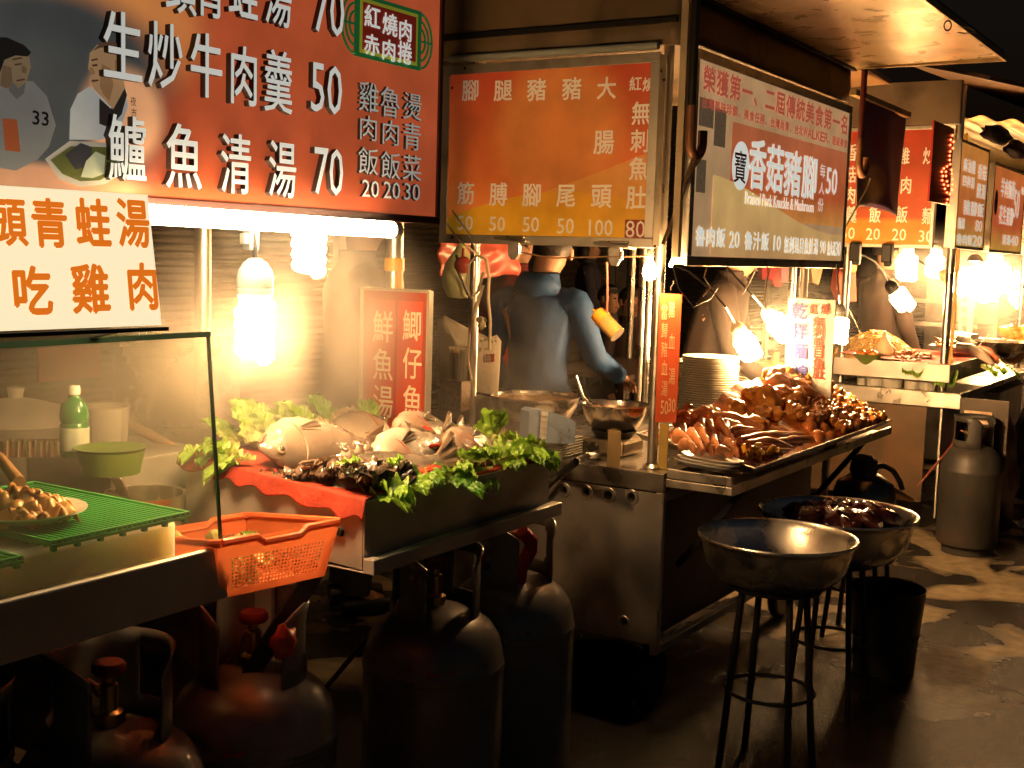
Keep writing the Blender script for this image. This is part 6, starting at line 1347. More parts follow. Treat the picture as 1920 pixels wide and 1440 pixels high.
# noodles
NO=mat('fried_noodle',(.60,.36,.10),.4,var=(60,.45),bump=(150,.8),coat=.2)
c=Vector((7.1500,2.0175,0.9488))
b=MB(); vs=[]
t=thing('noodle_mound','big mound of yellow fried noodles on a steel tray','noodles',c)
def nm(u,v):
    a=2*PI*u; q=v; r=.26*q; h=.155*(1-q**1.7)
    return Vector((c.x+r*.9*math.cos(a),c.y+r*math.sin(a),c.z+h+.016*noise.noise(Vector((math.cos(a)*q*7,math.sin(a)*q*7,h*30)))))
b.grid(nm,64,26); mk('mass',b,NO,t,ang=0)
b=MB()
for i in range(260):
    a=rr.uniform(0,6.28); q=rr.random()**.5; pp=[]
    d=rr.uniform(0,6.28)
    for k in range(5):
        x=q*math.cos(a)+.09*(k-2)*math.cos(d)+.02*math.sin(k*2+i); y=q*math.sin(a)+.09*(k-2)*math.sin(d)+.02*math.cos(k*2+i); qq=min(1,math.hypot(x,y)); pp.append((c.x+x*.235,c.y+y*.26,c.z+.155*(1-qq**1.7)+.008+.004*math.sin(k+i)))
    b.tube(pp,.0035,4)
mk('strands',b,NO,t)
b=MB(); b.lathe([(0,-.012),(.27,-.012),(.30,.006),(.302,.008),(.27,-.004),(0,-.006)],c,40); b.lathe([(.2,-.06),(.2,-.012)],c,30); tag(mk('round_tray',b,POT),'round steel tray under the mound of noodles','tray')
b=MB(); b.bar((7.0492,2.1539,1.2299),(7.0726,2.0911,1.1029),.02,.006); tag(mk('tongs',b,POT),'steel tongs stuck upright behind the noodle mound','tongs')
b=MB(); c2=(7.0000,2.2185,0.8870); b.lh((6.80,2.15,zc-.001),(7.3,2.55,zc+.10)); tag(mk('steel_box',b,STEELD,smooth=False,bev=.004),'steel container left of the red lined display','container')
# garlic, bowl of eggs, plates of meat, lettuce
c=Vector((6.9500,1.9134,1.0189)); b=MB(); b.lathe([(0,-.05),(.035,-.045),(.055,-.015),(.05,.015),(.028,.045),(.012,.075),(.010,.10),(0,.105)],c,24); tag(mk('garlic_bag',b,mat('pale_garlic',(.75,.62,.38),.4,var=(20,.1),coat=.3),),'pale round bundle tied at the neck beside the noodle mound','bundle')
c=Vector((6.7800,1.9520,0.9864)); t=thing('egg_bowl','green bowl of brown eggs at the left end of the red display','bowl',c)
b=MB(); b.lathe([(0,-.045),(.04,-.045),(.065,-.01),(.076,.012),(.078,.013),(.07,.006),(.04,-.035),(0,-.035)],c,30); mk('body',b,mat('olive_bowl',(.12,.16,.03),.35),t)
for dx,dy in ((-.02,.03),(.0,-.03),(.035,.0)):
    b=MB(); b.ell((c.x+dx,c.y+dy,c.z+.012),(.028,.03,.024),None,16,10,.08,5,int(dx*1000)); mk('brown_egg',b,BRN2,t)
for k,(c,r,lab) in enumerate(((Vector((7.0500,1.7708,0.9752)),.115,'white plate of cut meat at the middle of the red display'),(Vector((6.8500,1.7614,0.9518)),.105,'white plate of sliced meat at the front of the red display'),(Vector((7.1000,1.5896,0.9282)),.12,'white plate of meat strips near the right end of the red display'))):
    b=MB(); b.lathe([(0,0),(r*.6,0),(r*.95,.014),(r,.015),(r*.95,.010),(r*.6,-.003),(0,-.003)],c,34); tag(mk('plate',b,WHITEP),lab,'plate')
    b=MB()
    for i in range(28):
        a=rr.uniform(0,6.28); q=r*.75*rr.random()**.6; R=Euler((rr.uniform(-.5,.5),rr.uniform(-.5,.5),a)).to_matrix(); b.ell((c.x+q*math.cos(a),c.y+q*math.sin(a),c.z+.012+.03*(1-q/r)),(.026,.009,.008),R,8,6,.4,8,i)
    tag(mk('sliced_meat',b,mat('brown_meat_strip',(.30,.12,.05),.3,var=(30,.4),coat=.3),ang=0),['heap of cut meat on the middle white plate','heap of sliced meat on the front white plate','heap of meat strips on the right white plate'][k],'sliced meat')
for k,px,py,X,rot,s in ((0,1700,688,6.78,(0,15,200),1.0),(1,1725,690,6.78,(0,20,180),.9),(3,1765,696,6.80,(0,15,190),1.0),(4,1790,697,6.85,(0,18,180),.9),(1,1840,690,7.3,(0,10,-60),1.1),(0,1862,688,7.4,(0,12,-40),1.2),(3,1885,684,7.5,(0,8,-80),1.1)):
    leaf(k,at(px,py,'x',X),rot,s,'green lettuce leaf along the front of the noodle stall display')
b=MB(); p=[(7.3000,1.5978,1.0317),(7.3000,1.5183,1.0279),(7.2500,1.4335,0.9969),(7.2000,1.3723,0.9562)]; b.tube(p,[.03,.035,.028,.012],12); tag(mk('dark_fish',b,FM2),'long dark fish lying at the right end of the red display','fish')
b=MB(); p=[(7.3500,1.4855,1.0367),(7.3000,1.4159,1.0136),(7.2500,1.3544,0.9665)]; b.tube(p,[.02,.03,.015],10,flat=.5); tag(mk('raw_cutlet',b,mat('red_white_meat',(.55,.16,.09),.3,var=(35,.5))),'red and white cut of meat beside the long dark fish','meat')
b=MB(); c=Vector((7.5000,1.6510,1.0246)); b.ell(c,(.09,.11,.03),Euler((.2,.1,0)).to_matrix(),18,10,.9,7,4); tag(mk('foil_packet',b,mat('crumpled_foil',(.7,.65,.55),.22,1.,bump=(30,.8)),ang=30),'crumpled silver foil packet behind the dark fish','foil')
b=MB(); c=Vector((7.7000,1.6662,1.0461)); b.ell(c,(.08,.10,.05),Euler((.1,.2,0)).to_matrix(),18,10,.9,6,9); tag(mk('plastic_wrap',b,mat('clear_wrap',(.75,.72,.6),.2,trans=.4,coat=.5),ang=30),'heap of clear plastic wrap behind the foil','plastic wrap')
c=Vector((7.9000,1.5144,1.0304)); b=MB(); b.lathe([(0,-.09),(.12,-.08),(.19,-.03),(.22,.02),(.226,.022),(.215,.015),(.18,-.03),(0,-.08)],c,40); b.lathe([(0,0),(.2,0)],c,30); tag(mk('soup_pan',b,POT),'wide steel pan behind the dark fish at the noodle stall','pan')
b=MB(); b.bar((7.7000,1.5648,1.0045),(7.7000,1.5073,1.1009),.028,.004); tag(mk('cleaver_handle',b,STEEL),'upright steel spatula handle in the wide pan','spatula')
for k in range(10):
    c=Vector(at(1895+(k%4)*12,622+(k//4)*18+(k%3)*5,'x',8.2)); b=MB(); b.ell(c,(.06,.07,.05),None,16,10,.4,6,k+400); tag(mk('roast_piece',b,BRN,ang=0),'glossy roast piece piled at the right edge beyond the noodle stall','roast meat','glossy roast pieces at the right edge')
b=MB(); b.lh((7.9,1.45,.72),(9.0,2.3,.735)); b.lh((7.9,1.45,.6),(7.92,2.3,.72)); tag(mk('side_table',b,STEELD,smooth=False),'dark steel table carrying the roast pieces at the right edge','table')
# small jars and white box under the shelf
for i,(px,w) in enumerate(((1615,.05),(1640,.10),(1672,.12),(1712,.10),(1740,.09))):
    c=at(px,722,'x',6.88); b=MB(); b.lathe([(0,0),(w*.45,0),(w*.5,.05),(w*.46,.05),(w*.42,.01),(0,.01)],(c[0],c[1],zc-.001),22); tag(mk('small_dish',b,mat('cloudy_dish',(.5,.48,.42),.3,trans=.2),),'small cloudy dish of condiments under the noodle stall shelf','dish','condiment dishes under the shelf')
b=MB(); b.lh((6.83,2.16,zc-.0),(7.1,2.45,zc+.0)); 
# side board of stall three
fm=printmat('third_board_print',ORG1,ramp=((0,(.72,.26,.02)),(.20,(.70,.25,.02)),(.24,(.50,.09,.02)),(1,(.40,.045,.015))),rough=.4,emit=.12)  # faint emission paints lamp light into this print and its lettering
b3=board('menu_board','orange side menu board of the noodle stall, partly behind the purple banner',['x',6.60],(1.60,1.585),(2.30,2.215),fm,.018)
W_=6.6
it=[(c,atg(px,py,22,32,'x',6.6)) for c,px,py in (('香',1597,286),('菇',1595,327),('肉',1594,366),('羹',1596,402),('雞',1695,292),('肉',1699,347),('飯',1691,402),('魯',1645,290),('肉',1645,347),('飯',1641,402),('炒',1742,292),('麵',1740,405))]
it+=[(c,atg(px,py,26,22,'x',6.6),.02) for c,px,py in (('50',1590,437),('20',1637,439),('20',1686,440),('30',1736,443))]
b=letters(MB(),it,UY,NX,.02,.002); mk('lettering',b,mat('cream_far_letter',(.8,.74,.56),.45,emit=((.8,.74,.56),.10)),b3,smooth=False)
b=MB(); b.lh((6.58,1.50,2.22),(6.62,2.6,2.44)); mk('fascia',b,ROOFM,t3,smooth=False)
# front boards of stalls three and four
FB=printmat('amber_front_print',ORG1,ramp=((0,(.55,.30,.06)),(.3,(.52,.13,.03)),(1,(.60,.22,.04))),rough=.4,emit=.6)  # emission on the far front boards and their letters paints in lamp light
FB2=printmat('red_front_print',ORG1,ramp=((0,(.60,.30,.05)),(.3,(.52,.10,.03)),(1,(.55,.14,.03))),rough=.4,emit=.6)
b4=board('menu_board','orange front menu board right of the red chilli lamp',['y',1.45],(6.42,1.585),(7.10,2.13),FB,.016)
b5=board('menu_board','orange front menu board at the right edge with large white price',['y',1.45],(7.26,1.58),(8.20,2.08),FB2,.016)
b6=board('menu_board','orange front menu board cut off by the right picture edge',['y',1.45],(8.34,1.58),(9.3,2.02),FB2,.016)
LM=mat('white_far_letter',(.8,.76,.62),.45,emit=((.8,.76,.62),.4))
it=row('麻油雞',(6.50,1.447,2.01),(6.78,1.447,2.01),.07,UX)+row('四神湯',(6.50,1.447,1.93),(6.78,1.447,1.93),.06,UX)+row('香菇',(6.84,1.447,2.0),(7.06,1.447,2.0),.08,UX)+row('羹湯',(6.84,1.447,1.9),(7.06,1.447,1.9),.08,UX)+row('豬腳飯',(6.56,1.447,1.80),(7.05,1.447,1.80),.075,UX)+row('麵線',(6.46,1.447,1.715),(6.62,1.447,1.715),.06,UX)+row('魯肉飯20',(6.46,1.447,1.635),(7.06,1.447,1.635),.055,UX)+[('80',(6.95,1.447,1.715,.16,.06),.01)]
b=letters(MB(),it,UX,NY,.02,.0); mk('lettering',b,LM,b4,smooth=False)
it=row('羊肉麵羹',(7.46,1.447,1.955),(7.88,1.447,1.955),.11,UX)+row('花生豬腳',(7.46,1.447,1.80),(7.88,1.447,1.80),.11,UX)+[('50',(7.96,1.447,1.88,.16,.17),.02)]+row('每份',(8.08,1.447,1.97),(8.18,1.447,1.97),.05,UX)+row('清湯40',(7.6,1.447,1.66),(8.1,1.447,1.66),.06,UX)
b=letters(MB(),it,UX,NY,.02,.0); mk('lettering',b,LM,b5,smooth=False)
it=row('臭豆腐',(8.42,1.447,1.90),(9.2,1.447,1.90),.15,UX)
b=letters(MB(),it,UX,NY,.02,.0); mk('lettering',b,LM,b6,smooth=False)
b=MB(); b.prism([(.045*math.cos(2*PI*i/20),.07*math.sin(2*PI*i/20)) for i in range(20)],(7.35,1.4475,1.86),(1,0,0),(0,0,1),(0,-.001,0)); mk('printed_emblem',b,mat('dark_emblem',(.12,.06,.03),.5,var=(40,.6)),b5,smooth=False)
# red chilli lamp panel
cl_=thing('chilli_lamp','red panel with a glowing dotted outline of a chilli between the boards','lamp panel',(6.40,1.44,1.75))
A=[(5.8278,1.4400,2.1571),(6.2162,1.4400,2.1902),(6.2931,1.4400,1.7755),(5.9629,1.4400,1.7705)]
b=MB(); b.lh((A[0][0]+.0,1.44,A[3][2]+.02),(A[1][0],1.448,A[0][2])); mk('panel',b,mat('dark_red_panel',(.30,.02,.012),.35),cl_,smooth=False)
dots=[at(x,y,'y',1.437) for x,y in ((1786,254),(1783,262),(1788,266),(1782,272),(1787,278),(1782,284),(1781,292),(1781,300),(1782,308),(1776,312),(1770,316),(1766,322),(1768,330),(1767,338),(1770,346),(1772,354),(1776,361),(1781,364),(1785,356),(1786,346),(1786,336),(1785,326),(1784,318),(1774,330),(1776,340),(1778,348),(1774,322),(1777,374),(1775,381),(1779,384))]
b=MB()
for p in dots: b.ell(p,(.0055,.004,.0055),None,6,5)
mk('light_dots',b,emitter('red_led',(1.,.10,.03),9.),cl_,smooth=False)
# purple banner
A=(5.1472,1.6000,2.1714);B_=(6.0070,1.6000,1.7362)
t=thing('banner','dark purple printed cloth banner hanging beyond the pork cart front board','banner',(5.4,1.6,1.75))
x0,x1=(5.2622,1.6000,1.9350)[0],(5.9466,1.6000,1.9886)[0]; ztop=(5.8608,1.6000,2.1924)[2]; zbt=(5.9693,1.6000,1.7346)[2]
PUR=printmat('purple_banner_print',(.14,.07,.14),blobs=(((.10,0,.10),(.16,9,.10),(.5,.32,.17)),((-.12,0,.20),(.12,9,.12),(.20,.035,.045)),((.15,0,.32),(.14,9,.10),(.17,.04,.05)),((-.05,0,.03),(.16,9,.05),(.26,.20,.12))),rough=.6)
b=MB(); b.grid(lambda u,v:Vector((x0+(x1-x0)*u,1.60+.02*math.sin(u*7+v*2)*(1-v),zbt+.012*math.sin(u*5)+(ztop-zbt)*v)),24,20); mk('cloth',b,PUR,t,solid=.002)
b=MB(); b.lh((x0-.15,1.585,ztop-.004),(x1+.03,1.615,ztop+.02)); mk('top_rail',b,mat('gilt_rail',(.5,.36,.16),.4,.7,var=(9,.3)),t,smooth=False)
# roofs further along
def corr(name,x0_,x1_,y0_,y1_,z0_,z1_,m,lab):
    b=MB(); b.grid(lambda u,v:Vector((x0_+(x1_-x0_)*u,y0_+(y1_-y0_)*v,z0_+(z1_-z0_)*v+.014*math.sin(v*2*PI*14))),12,112); return tag(mk(name,b,m,solid=.003),lab,'roof')
TAN=mat('tan_corrugated_sheet',(.42,.31,.14),.4,.35,var=(2,.25),dirt=(2.5,(.2,.11,.05),.6,.52))
corr('corrugated_roof',7.9,14.0,.75,3.2,2.26,2.62,TAN,'tan corrugated roof sheet over the farther stalls')
b=MB(); b.add([(6.5,1.35,2.43),(8.2,.72,2.40),(14,.72,2.42),(14,1.2,2.72),(7.2,2.0,2.66)],[(0,1,2,3,4)]); tag(mk('tarpaulin_roof',b,mat('brown_tarpaulin',(.14,.08,.045),.6,var=(3,.3)),solid=.02,smooth=False),'brown tarpaulin roof edge above the far menu boards','roof')
b=MB(); q=[Vector((5.1541,1.6300,2.3000)),Vector((5.2099,1.5660,2.3000)),Vector((5.6407,1.5956,2.3000)),Vector((5.6821,1.7921,2.3000))]; b.add(q+[v+Vector((0,0,.02)) for v in q],[(0,1,2,3),(7,6,5,4),(0,4,5,1),(1,5,6,2),(2,6,7,3),(3,7,4,0)]); tag(mk('small_awning',b,mat('tan_awning_sheet',(.36,.22,.10),.5,.3,var=(4,.2)),smooth=False),'small tan awning sheet beyond the propped up roof flap','awning')
for i,(x,z) in enumerate(((7.0,2.2),(7.6,2.17),(8.3,2.15))):
    b=MB(); b.ell((x,1.40,z),(.28,.05,.045),None,14,8,.5,6,i); tag(mk('rolled_tarpaulin',b,mat('black_tarpaulin',(.02,.015,.015),.5),ang=0),['first','second','third'][i]+' dark rolled tarpaulin above the far menu boards, counting from the chilli lamp','tarpaulin')
# lamps of the farther stalls
FBM=emitter('glowing_far_bulb',WARM,130.)
def sb(px_,a,e,s,lab,sock=None,wire=None): spiral_bulb('spiral_bulb',a,Vector(e)-Vector(a),s,lab,sock,em=FBM,wire=wire,fat=1.35)
sb(0,(7.1802,1.9796,1.3961),(7.2289,1.8738,1.2552),1.07,'tilted spiral bulb on a curved black cable in front of the noodle stall post',BLACK,[(7.1802,1.9796,1.3961),(7.0689,1.9798,1.4572),(6.8974,1.9795,1.5101),(6.7706,1.9976,1.5375),(6.6433,2.0128,1.5469)])
sb(0,(7.7682,2.0392,1.6419),(7.7564,2.0262,1.4843),1.27,'spiral bulb hanging just below the middle of the noodle stall board')
sb(0,(7.8694,1.8759,1.6279),(7.8485,1.8812,1.4894),1.06,'spiral bulb hanging below the right end of the noodle stall board')
sb(0,(7.6568,1.8019,1.4586),(7.7405,1.6495,1.3614),1.15,'nearly level spiral bulb left of the brightest steaming lamp',SOCK,[(7.6568,1.8019,1.4586),(7.6212,1.8643,1.4885),(7.5931,1.9163,1.5252)])
sb(0,(8.4838,1.6565,1.6320),(8.4625,1.6429,1.3967),1.55,'largest and brightest bulb, shining through steam under the far front board')
sb(0,(9.1390,1.6942,1.3617),(9.1888,1.5935,1.2535),1.0,'tilted spiral bulb at the right picture edge')
for px,lab in ((0,'small hooded lamp under the front board right of the chilli lamp'),):
    c=(7.5661,1.5850,1.5406); t=thing('hooded_lamp',lab,'lamp',c); b=MB(); b.lathe([(.012,.03),(.03,.02),(.05,-.01),(.052,-.012),(.046,-.01)],c,22); mk('hood',b,ALU,t); b=MB(); b.ell((c[0],c[1],c[2]-.006),(.034,.034,.014),None,14,8); mk('glowing_disc',b,FBM,t)
for c,lab in (((6.5700,1.9913,1.5578),'black clamp holding the curved cable lamp to the noodle stall board'),((6.5700,1.8206,1.5536),'second black clamp on the lower edge of the noodle stall board')):
    b=MB(); b.box(c,(.05,.055,.10)); b.box((c[0]-.01,c[1]-.01,c[2]-.055),(.04,.04,.03)); tag(mk('lamp_clamp',b,BLACK,smooth=False,bev=.008),lab,'clamp')
b=MB(); c=(8.4000,1.7833,1.1473); d=(8.4000,1.7891,1.2345,0.0871,0.3832); b.lh((8.4,d[1]-d[3]/2,d[2]-d[4]/2),(8.41,d[1]+d[3]/2,d[2]+d[4]/2)); t=thing('price_sign','narrow pale sign with faint red and grey lettering far under the bright lamps','sign',(8.4,d[1],d[2]-d[4]/2)); mk('board',b,mat('pale_sheet',(.7,.62,.5),.5),t,smooth=False)
b=letters(MB(),[('滷',(8.3970,1.8087,1.2860,0.0302,0.0488)),('味',(8.3970,1.8041,1.2163,0.0302,0.0488)),('乾',(8.3970,1.7994,1.1466,0.0302,0.0489)),('麵',(8.3970,1.7959,1.0942,0.0302,0.0419))],UY,NX,.02,.001); mk('lettering',b,mat('faint_red_ink',(.4,.12,.08),.5),t,smooth=False)
# bottles and shelves deep in the fourth stall
b=MB()
for z in (1.05,1.22): b.lh((9.3,1.9,z),(9.32,2.4,z+.03)); b.lh((9.32,1.9,z),(9.9,2.4,z+.012))
b.lh((9.9,1.88,.0),(9.93,2.42,1.5)); tag(mk('wire_shelf',b,STEELD,smooth=False),'steel shelves deep behind the brightest lamp at the right edge','shelf')
# gas cylinder under stall three, table, panel
gas(6.66,1.34,'grey gas cylinder standing in the street by the noodle stall',math.radians(70),None,r=.155,h=.44,CYL=mat('shaded_cylinder_paint',(.035,.033,.03),.5,.1,var=(5,.3),dirt=(6,(.09,.04,.02),.7,.58)))  # darker copy of the cylinder paint, with the stall's shade in its colour
b=MB(); b.lh((6.78,1.28,.67),(6.79,1.42,.735)); tag(mk('paper_notice',b,mat('orange_notice',(.6,.42,.28),.6,var=(20,.3)),smooth=False),'small pale notice with an orange band on the panel above the far cylinder','notice')
b=MB(); b.lh((6.792,1.20,.42),(6.80,1.444,.80)); tag(mk('metal_sheet',b,mat('dark_sheet_metal',(.06,.045,.03),.5,.3,var=(5,.3)),smooth=False),'small dark steel panel behind the far gas cylinder','panel')  # dark brown sheet with random mottling
b=MB(); b.lathe([(0,.004),(.17,.004),(.22,.07),(.226,.072),(.215,.06),(.17,-.0)],(7.3,.98,.0),36); tag(mk('basin',b,STEELD),'low dark basin on the ground right of the far gas cylinder','basin')
for x,y,m,lab in ((7.4,1.35,(.06,.02,.03),'dark crates and bags stacked under the far stall'),(8.3,1.30,(.05,.045,.04),'dark bags heaped under the farthest stall')):
    b=MB(); b.ell((x,y,.33),(.30,.12,.33),None,20,14,.5,6,int(x*9)); tag(mk('dark_bags',b,mat('dark_bag_%d'%int(x),m,.4,var=(10,.5)),ang=0),lab,'bags')
# clothes hanging far behind the pork cart
for pts,m,lab in ((((8.2382,3.1578,1.5336),(8.3178,3.0310,1.5306),(8.2977,3.0194,1.3149),(8.2699,3.0639,1.3170),(8.2655,3.0805,1.3649),(8.2274,3.1405,1.3628)),(.40,.02,.035),'dark red shirt hanging behind the pork cart'),(((8.2905,3.0365,1.5301),(8.3459,2.9478,1.5258),(8.3346,2.9299,1.3480),(8.2809,3.0152,1.3487)),(.62,.17,.26),'pink cloth hanging beside the dark red shirt'),(((8.2234,2.7972,1.4993),(8.2718,2.7196,1.4948),(8.2557,2.7281,1.4107),(8.2408,2.7378,1.3412),(8.2204,2.7729,1.3545)),(.60,.40,.24),'pale cloth hanging left of the pink bag roll')):
    b=MB(); n=len(pts); b.add([Vector(p) for p in pts]+[Vector(p)+Vector((.02,.035,0)) for p in pts],[tuple(range(n)),tuple(range(2*n-1,n-1,-1))]+[(i,n+i,n+(i+1)%n,(i+1)%n) for i in range(n)]); tag(mk('hanging_cloth',b,mat('cloth_%d'%int(m[2]*1000),m,.8,var=(7,.25)),smooth=False),lab,'cloth')
t=thing('bag_roll','roll of pink plastic bags hanging open behind the curved cable lamp','plastic bags',(7.8449,2.4080,1.2676))
A=[(7.8364,2.4678,1.4982),(7.8895,2.3884,1.5216),(7.8730,2.3603,1.2521),(7.8212,2.4411,1.2458),(7.8095,2.4775,1.3336)]
b=MB(); n=len(A); b.add([Vector(p) for p in A]+[Vector(p)+Vector((.03,.05,0)) for p in A],[tuple(range(n)),tuple(range(2*n-1,n-1,-1))]+[(i,n+i,n+(i+1)%n,(i+1)%n) for i in range(n)]); mk('bags',b,PINKB,t,smooth=False)
b=MB(); b.tube([(7.7919,2.4382,1.4681),(7.8350,2.3682,1.4604)],.032,14); mk('roll_core',b,CARD,t)

for (x_,y_,d_,lab) in ((1846,506,9.2,'small far bulb left of the brightest steaming lamp'),(1884,484,10.5,'small far bulb just right of the brightest steaming lamp'),(1908,496,11.5,'farthest small bulb near the right picture edge')):
    a=Vector(at(x_,y_,'d',d_)); spiral_bulb('spiral_bulb',a,(0,0,-1),1.1,lab,None,em=FBM,fat=1.35)
# a further counter with pots and greens at the right edge
b=MB(); b.lh((9.4,1.30,.70),(12.5,2.3,.76)); b.lh((9.4,1.34,.05),(9.43,2.3,.699)); b.lh((9.44,1.34,.05),(12.5,1.37,.699)); tag(mk('far_counter',b,STEELD,smooth=False),'farthest steel counter at the right picture edge','counter')
for i,(x,y,r,h) in enumerate(((9.7,1.6,.16,.2),(10.3,1.55,.2,.14),(10.9,1.65,.18,.24))):
    b=MB(); b.lathe([(0,0),(r*.9,0),(r,h),(r*1.04,h+.005),(r*.97,h),(r*.88,.01),(0,.01)],(x,y,.762),32); b.lathe([(0,h*.8),(r*.94,h*.8)],(x,y,.762),28); tag(mk('cooking_pot',b,POT),['nearest','middle','farthest'][i]+' steel pot on the farthest counter at the right edge','pot')

# ================================================================ PEOPLE
def skinmesh(nodes,edges,sub=1):
    """one continuous body: joints joined by edges, a radius each, grown with the Skin modifier"""
    names=list(nodes); ix={n:i for i,n in enumerate(names)}
    me=bpy.data.meshes.new('body'); me.from_pydata([nodes[n][0] for n in names],[(ix[a],ix[b]) for a,b in edges],[])
    o=bpy.data.objects.new('body',me); COL.objects.link(o)
    md=o.modifiers.new('skin','SKIN'); md.use_smooth_shade=True
    for n in names:
        sv=me.skin_vertices[0].data[ix[n]]; r=nodes[n][1]; sv.radius=(r,r) if not isinstance(r,tuple) else r
        sv.use_root=(n=='pelvis')
    m2=o.modifiers.new('sub','SUBSURF'); m2.levels=sub; m2.render_levels=sub
    bpy.context.view_layer.update()
    nm=bpy.data.meshes.new_from_object(o.evaluated_get(bpy.context.evaluated_depsgraph_get()))
    bpy.data.objects.remove(o); return nm
def person(label,loc,face,jacket,trousers=(.03,.03,.035),seated=False,arms=None,hair='short',hat=None,lean=0.,s=1.,hem=.84,apron=None,hands=True,head=(0,0),flare=1.,hood=False):
    t=thing('person',label,'person',(0,0,0))
    n={};e=[]
    pz=.47 if seated else .92
    def L(z): return z-(.92-pz)
    lx=lambda z: lean*(L(z)-pz)
    def J(k,x,y,z,r,p=None,fix=False):
        n[k]=(((x+(0 if fix else lx(z))),y,z if fix else L(z)),r)
        if p: e.append((p,k))
    J('pelvis',0,0,.92,(.13,.11)); J('waist',0,0,1.08,(.125,.10),'pelvis'); J('chest',0,0,1.28,(.15,.115),'waist'); J('neckbase',.0,0,1.41,(.075,.07),'chest'); J('neck',.015,0,1.475,.052,'neckbase')
    hx,hy=head
    J('jaw',.035+hx*.4,hy*.4,1.545,(.066,.074),'neck'); J('skull',.02+hx,hy,1.615,(.082,.088),'jaw'); J('top',.01+hx,hy,1.675,(.06,.06),'skull')
    J('nose',.115+hx,hy*.8,1.575,.012,'jaw')
    for k,sd in (('l',1),('r',-1)):
        J('sh'+k,0,sd*.17,1.37,.062,'chest')
        el,wr=(arms or {}).get(k,((.03,sd*.24,1.10),(.14,sd*.22,.90)))
        J('el'+k,*el,.042,'sh'+k); J('wr'+k,*wr,.028,'el'+k)
        d=(Vector(wr)-Vector(el)).normalized(); pm=Vector(wr)+d*.055
        J('pa'+k,*pm,(.036,.018),'wr'+k)
        if hands:
            sdv=d.cross(Vector((0,0,1))).normalized() if abs(d.z)<.95 else Vector((0,1,0)); dn=Vector((0,0,-1)); dn=(dn-d*dn.dot(d)).normalized()
            for f in range(4):
                a=pm+d*.03+sdv*(.026-.0175*f); q=[.038,.045,.041,.032][f]
                J('f%d1'%f+k,*a,.010,'pa'+k); J('f%d2'%f+k,*(a+d*q*.8+dn*.012),.009,'f%d1'%f+k); J('f%d3'%f+k,*(a+d*q*1.25+dn*.034),.0075,'f%d2'%f+k)
            a=pm+sdv*.034-d*.005; J('t1'+k,*a,.011,'pa'+k); J('t2'+k,*(a+sdv*.022+d*.028+dn*.012),.009,'t1'+k)
        J('hip'+k,0,sd*.085,.86,.085,'pelvis')
        if seated: J('kn'+k,.40,sd*.11,.50,.06,'hip'+k,True); J('an'+k,.40,sd*.11,.09,.04,'kn'+k,True); J('to'+k,.53,sd*.12,.035,.03,'an'+k,True)
        else: J('kn'+k,.02,sd*.10,.49,.062,'hip'+k); J('an'+k,-.01,sd*.10,.09,.042,'kn'+k); J('to'+k,.13,sd*.11,.035,.03,'an'+k)
    me=skinmesh(n,e); o=bpy.data.objects.new('body',me); COL.objects.link(o); me.materials.clear(); me.materials.append(SKIN); o.parent=t; ORG[o.name]=Vector((0,0,0))
    pt=lambda k: Vector(n[k][0])
    jm=mat('cloth_jacket_%d_%d_%d'%tuple(int(c*999) for c in jacket),jacket,.75,var=(9,.18),bump=(16,.35))
    b=MB(); seedv=loc[0]*7.3
    prof=[(hem,.165*flare,.150*flare),(hem+.05,.158*(1+(flare-1)*.7),.142),(1.0,.155,.135),(1.10,.150,.125),(1.22,.168,.132),(1.32,.185,.130),(1.385,.165,.112),(1.42,.105,.088),(1.455,.075,.075),(1.49,.072,.074),(1.485,.062,.064)]
    m=48;vs=[]; pf=[]
    for i in range(len(prof)-1):
        for q in (0,.25,.5,.75): pf.append(tuple(prof[i][c]*(1-q)+prof[i+1][c]*q for c in range(3)))
    prof=[(z_,wy*(.93 if hood else 1),wx) for z_,wy,wx in pf+[prof[-1]]]
    for z,wy,wx in prof:
        for j in range(m):
            a=2*PI*j/m; k=1+.06*noise.noise(Vector((math.cos(a)*2.2+seedv,math.sin(a)*2.2,z*6)))+.035*noise.noise(Vector((math.cos(a)*6,math.sin(a)*6+seedv,z*14)))+.035*math.sin(a*5+z*9+seedv)*max(0,min(1,(1.15-z)*4))
            vs.append((wx*math.cos(a)*k+lx(z),wy*math.sin(a)*k,L(z)))
    b.add(vs,[(i*m+j,i*m+(j+1)%m,(i+1)*m+(j+1)%m,(i+1)*m+j) for i in range(len(prof)-1) for j in range(m)])
    for k,sd in (('l',1),('r',-1)):
        a,c,d=pt('sh'+k),pt('el'+k),pt('wr'+k); a0=a+Vector((0,-sd*.06,.0))
        pts=[a0,a,a.lerp(c,.35),a.lerp(c,.7),c,c.lerp(d,.35),c.lerp(d,.7),d]; rs=[.070,.074,.066,.058,.054,.049,.045,.042]
        pp=[];rq=[]
        for i in range(len(pts)-1):
            for q in (0,.34,.67): pp.append(pts[i].lerp(pts[i+1],q)); rq.append((rs[i]*(1-q)+rs[i+1]*q)*(1+.09*noise.noise(Vector((i*1.3+q*3+seedv,sd,0)))))
        pts=pp+[pts[-1]];rs=rq+[rs[-1]]
        b.tube(pts,rs,16,False)
    if hood:
        b.tube([(-.045,.085,L(1.43)),(-.085,.05,L(1.455)),(-.105,0,L(1.45)),(-.085,-.05,L(1.455)),(-.045,-.085,L(1.43))],[.035,.05,.058,.05,.035],14)
        b.lathe([(.085,L(1.40)),(.092,L(1.45)),(.085,L(1.50)),(.078,L(1.51)),(.074,L(1.46))],(0,0,0),24)
    mk('jacket',b,jm,t,ang=0)
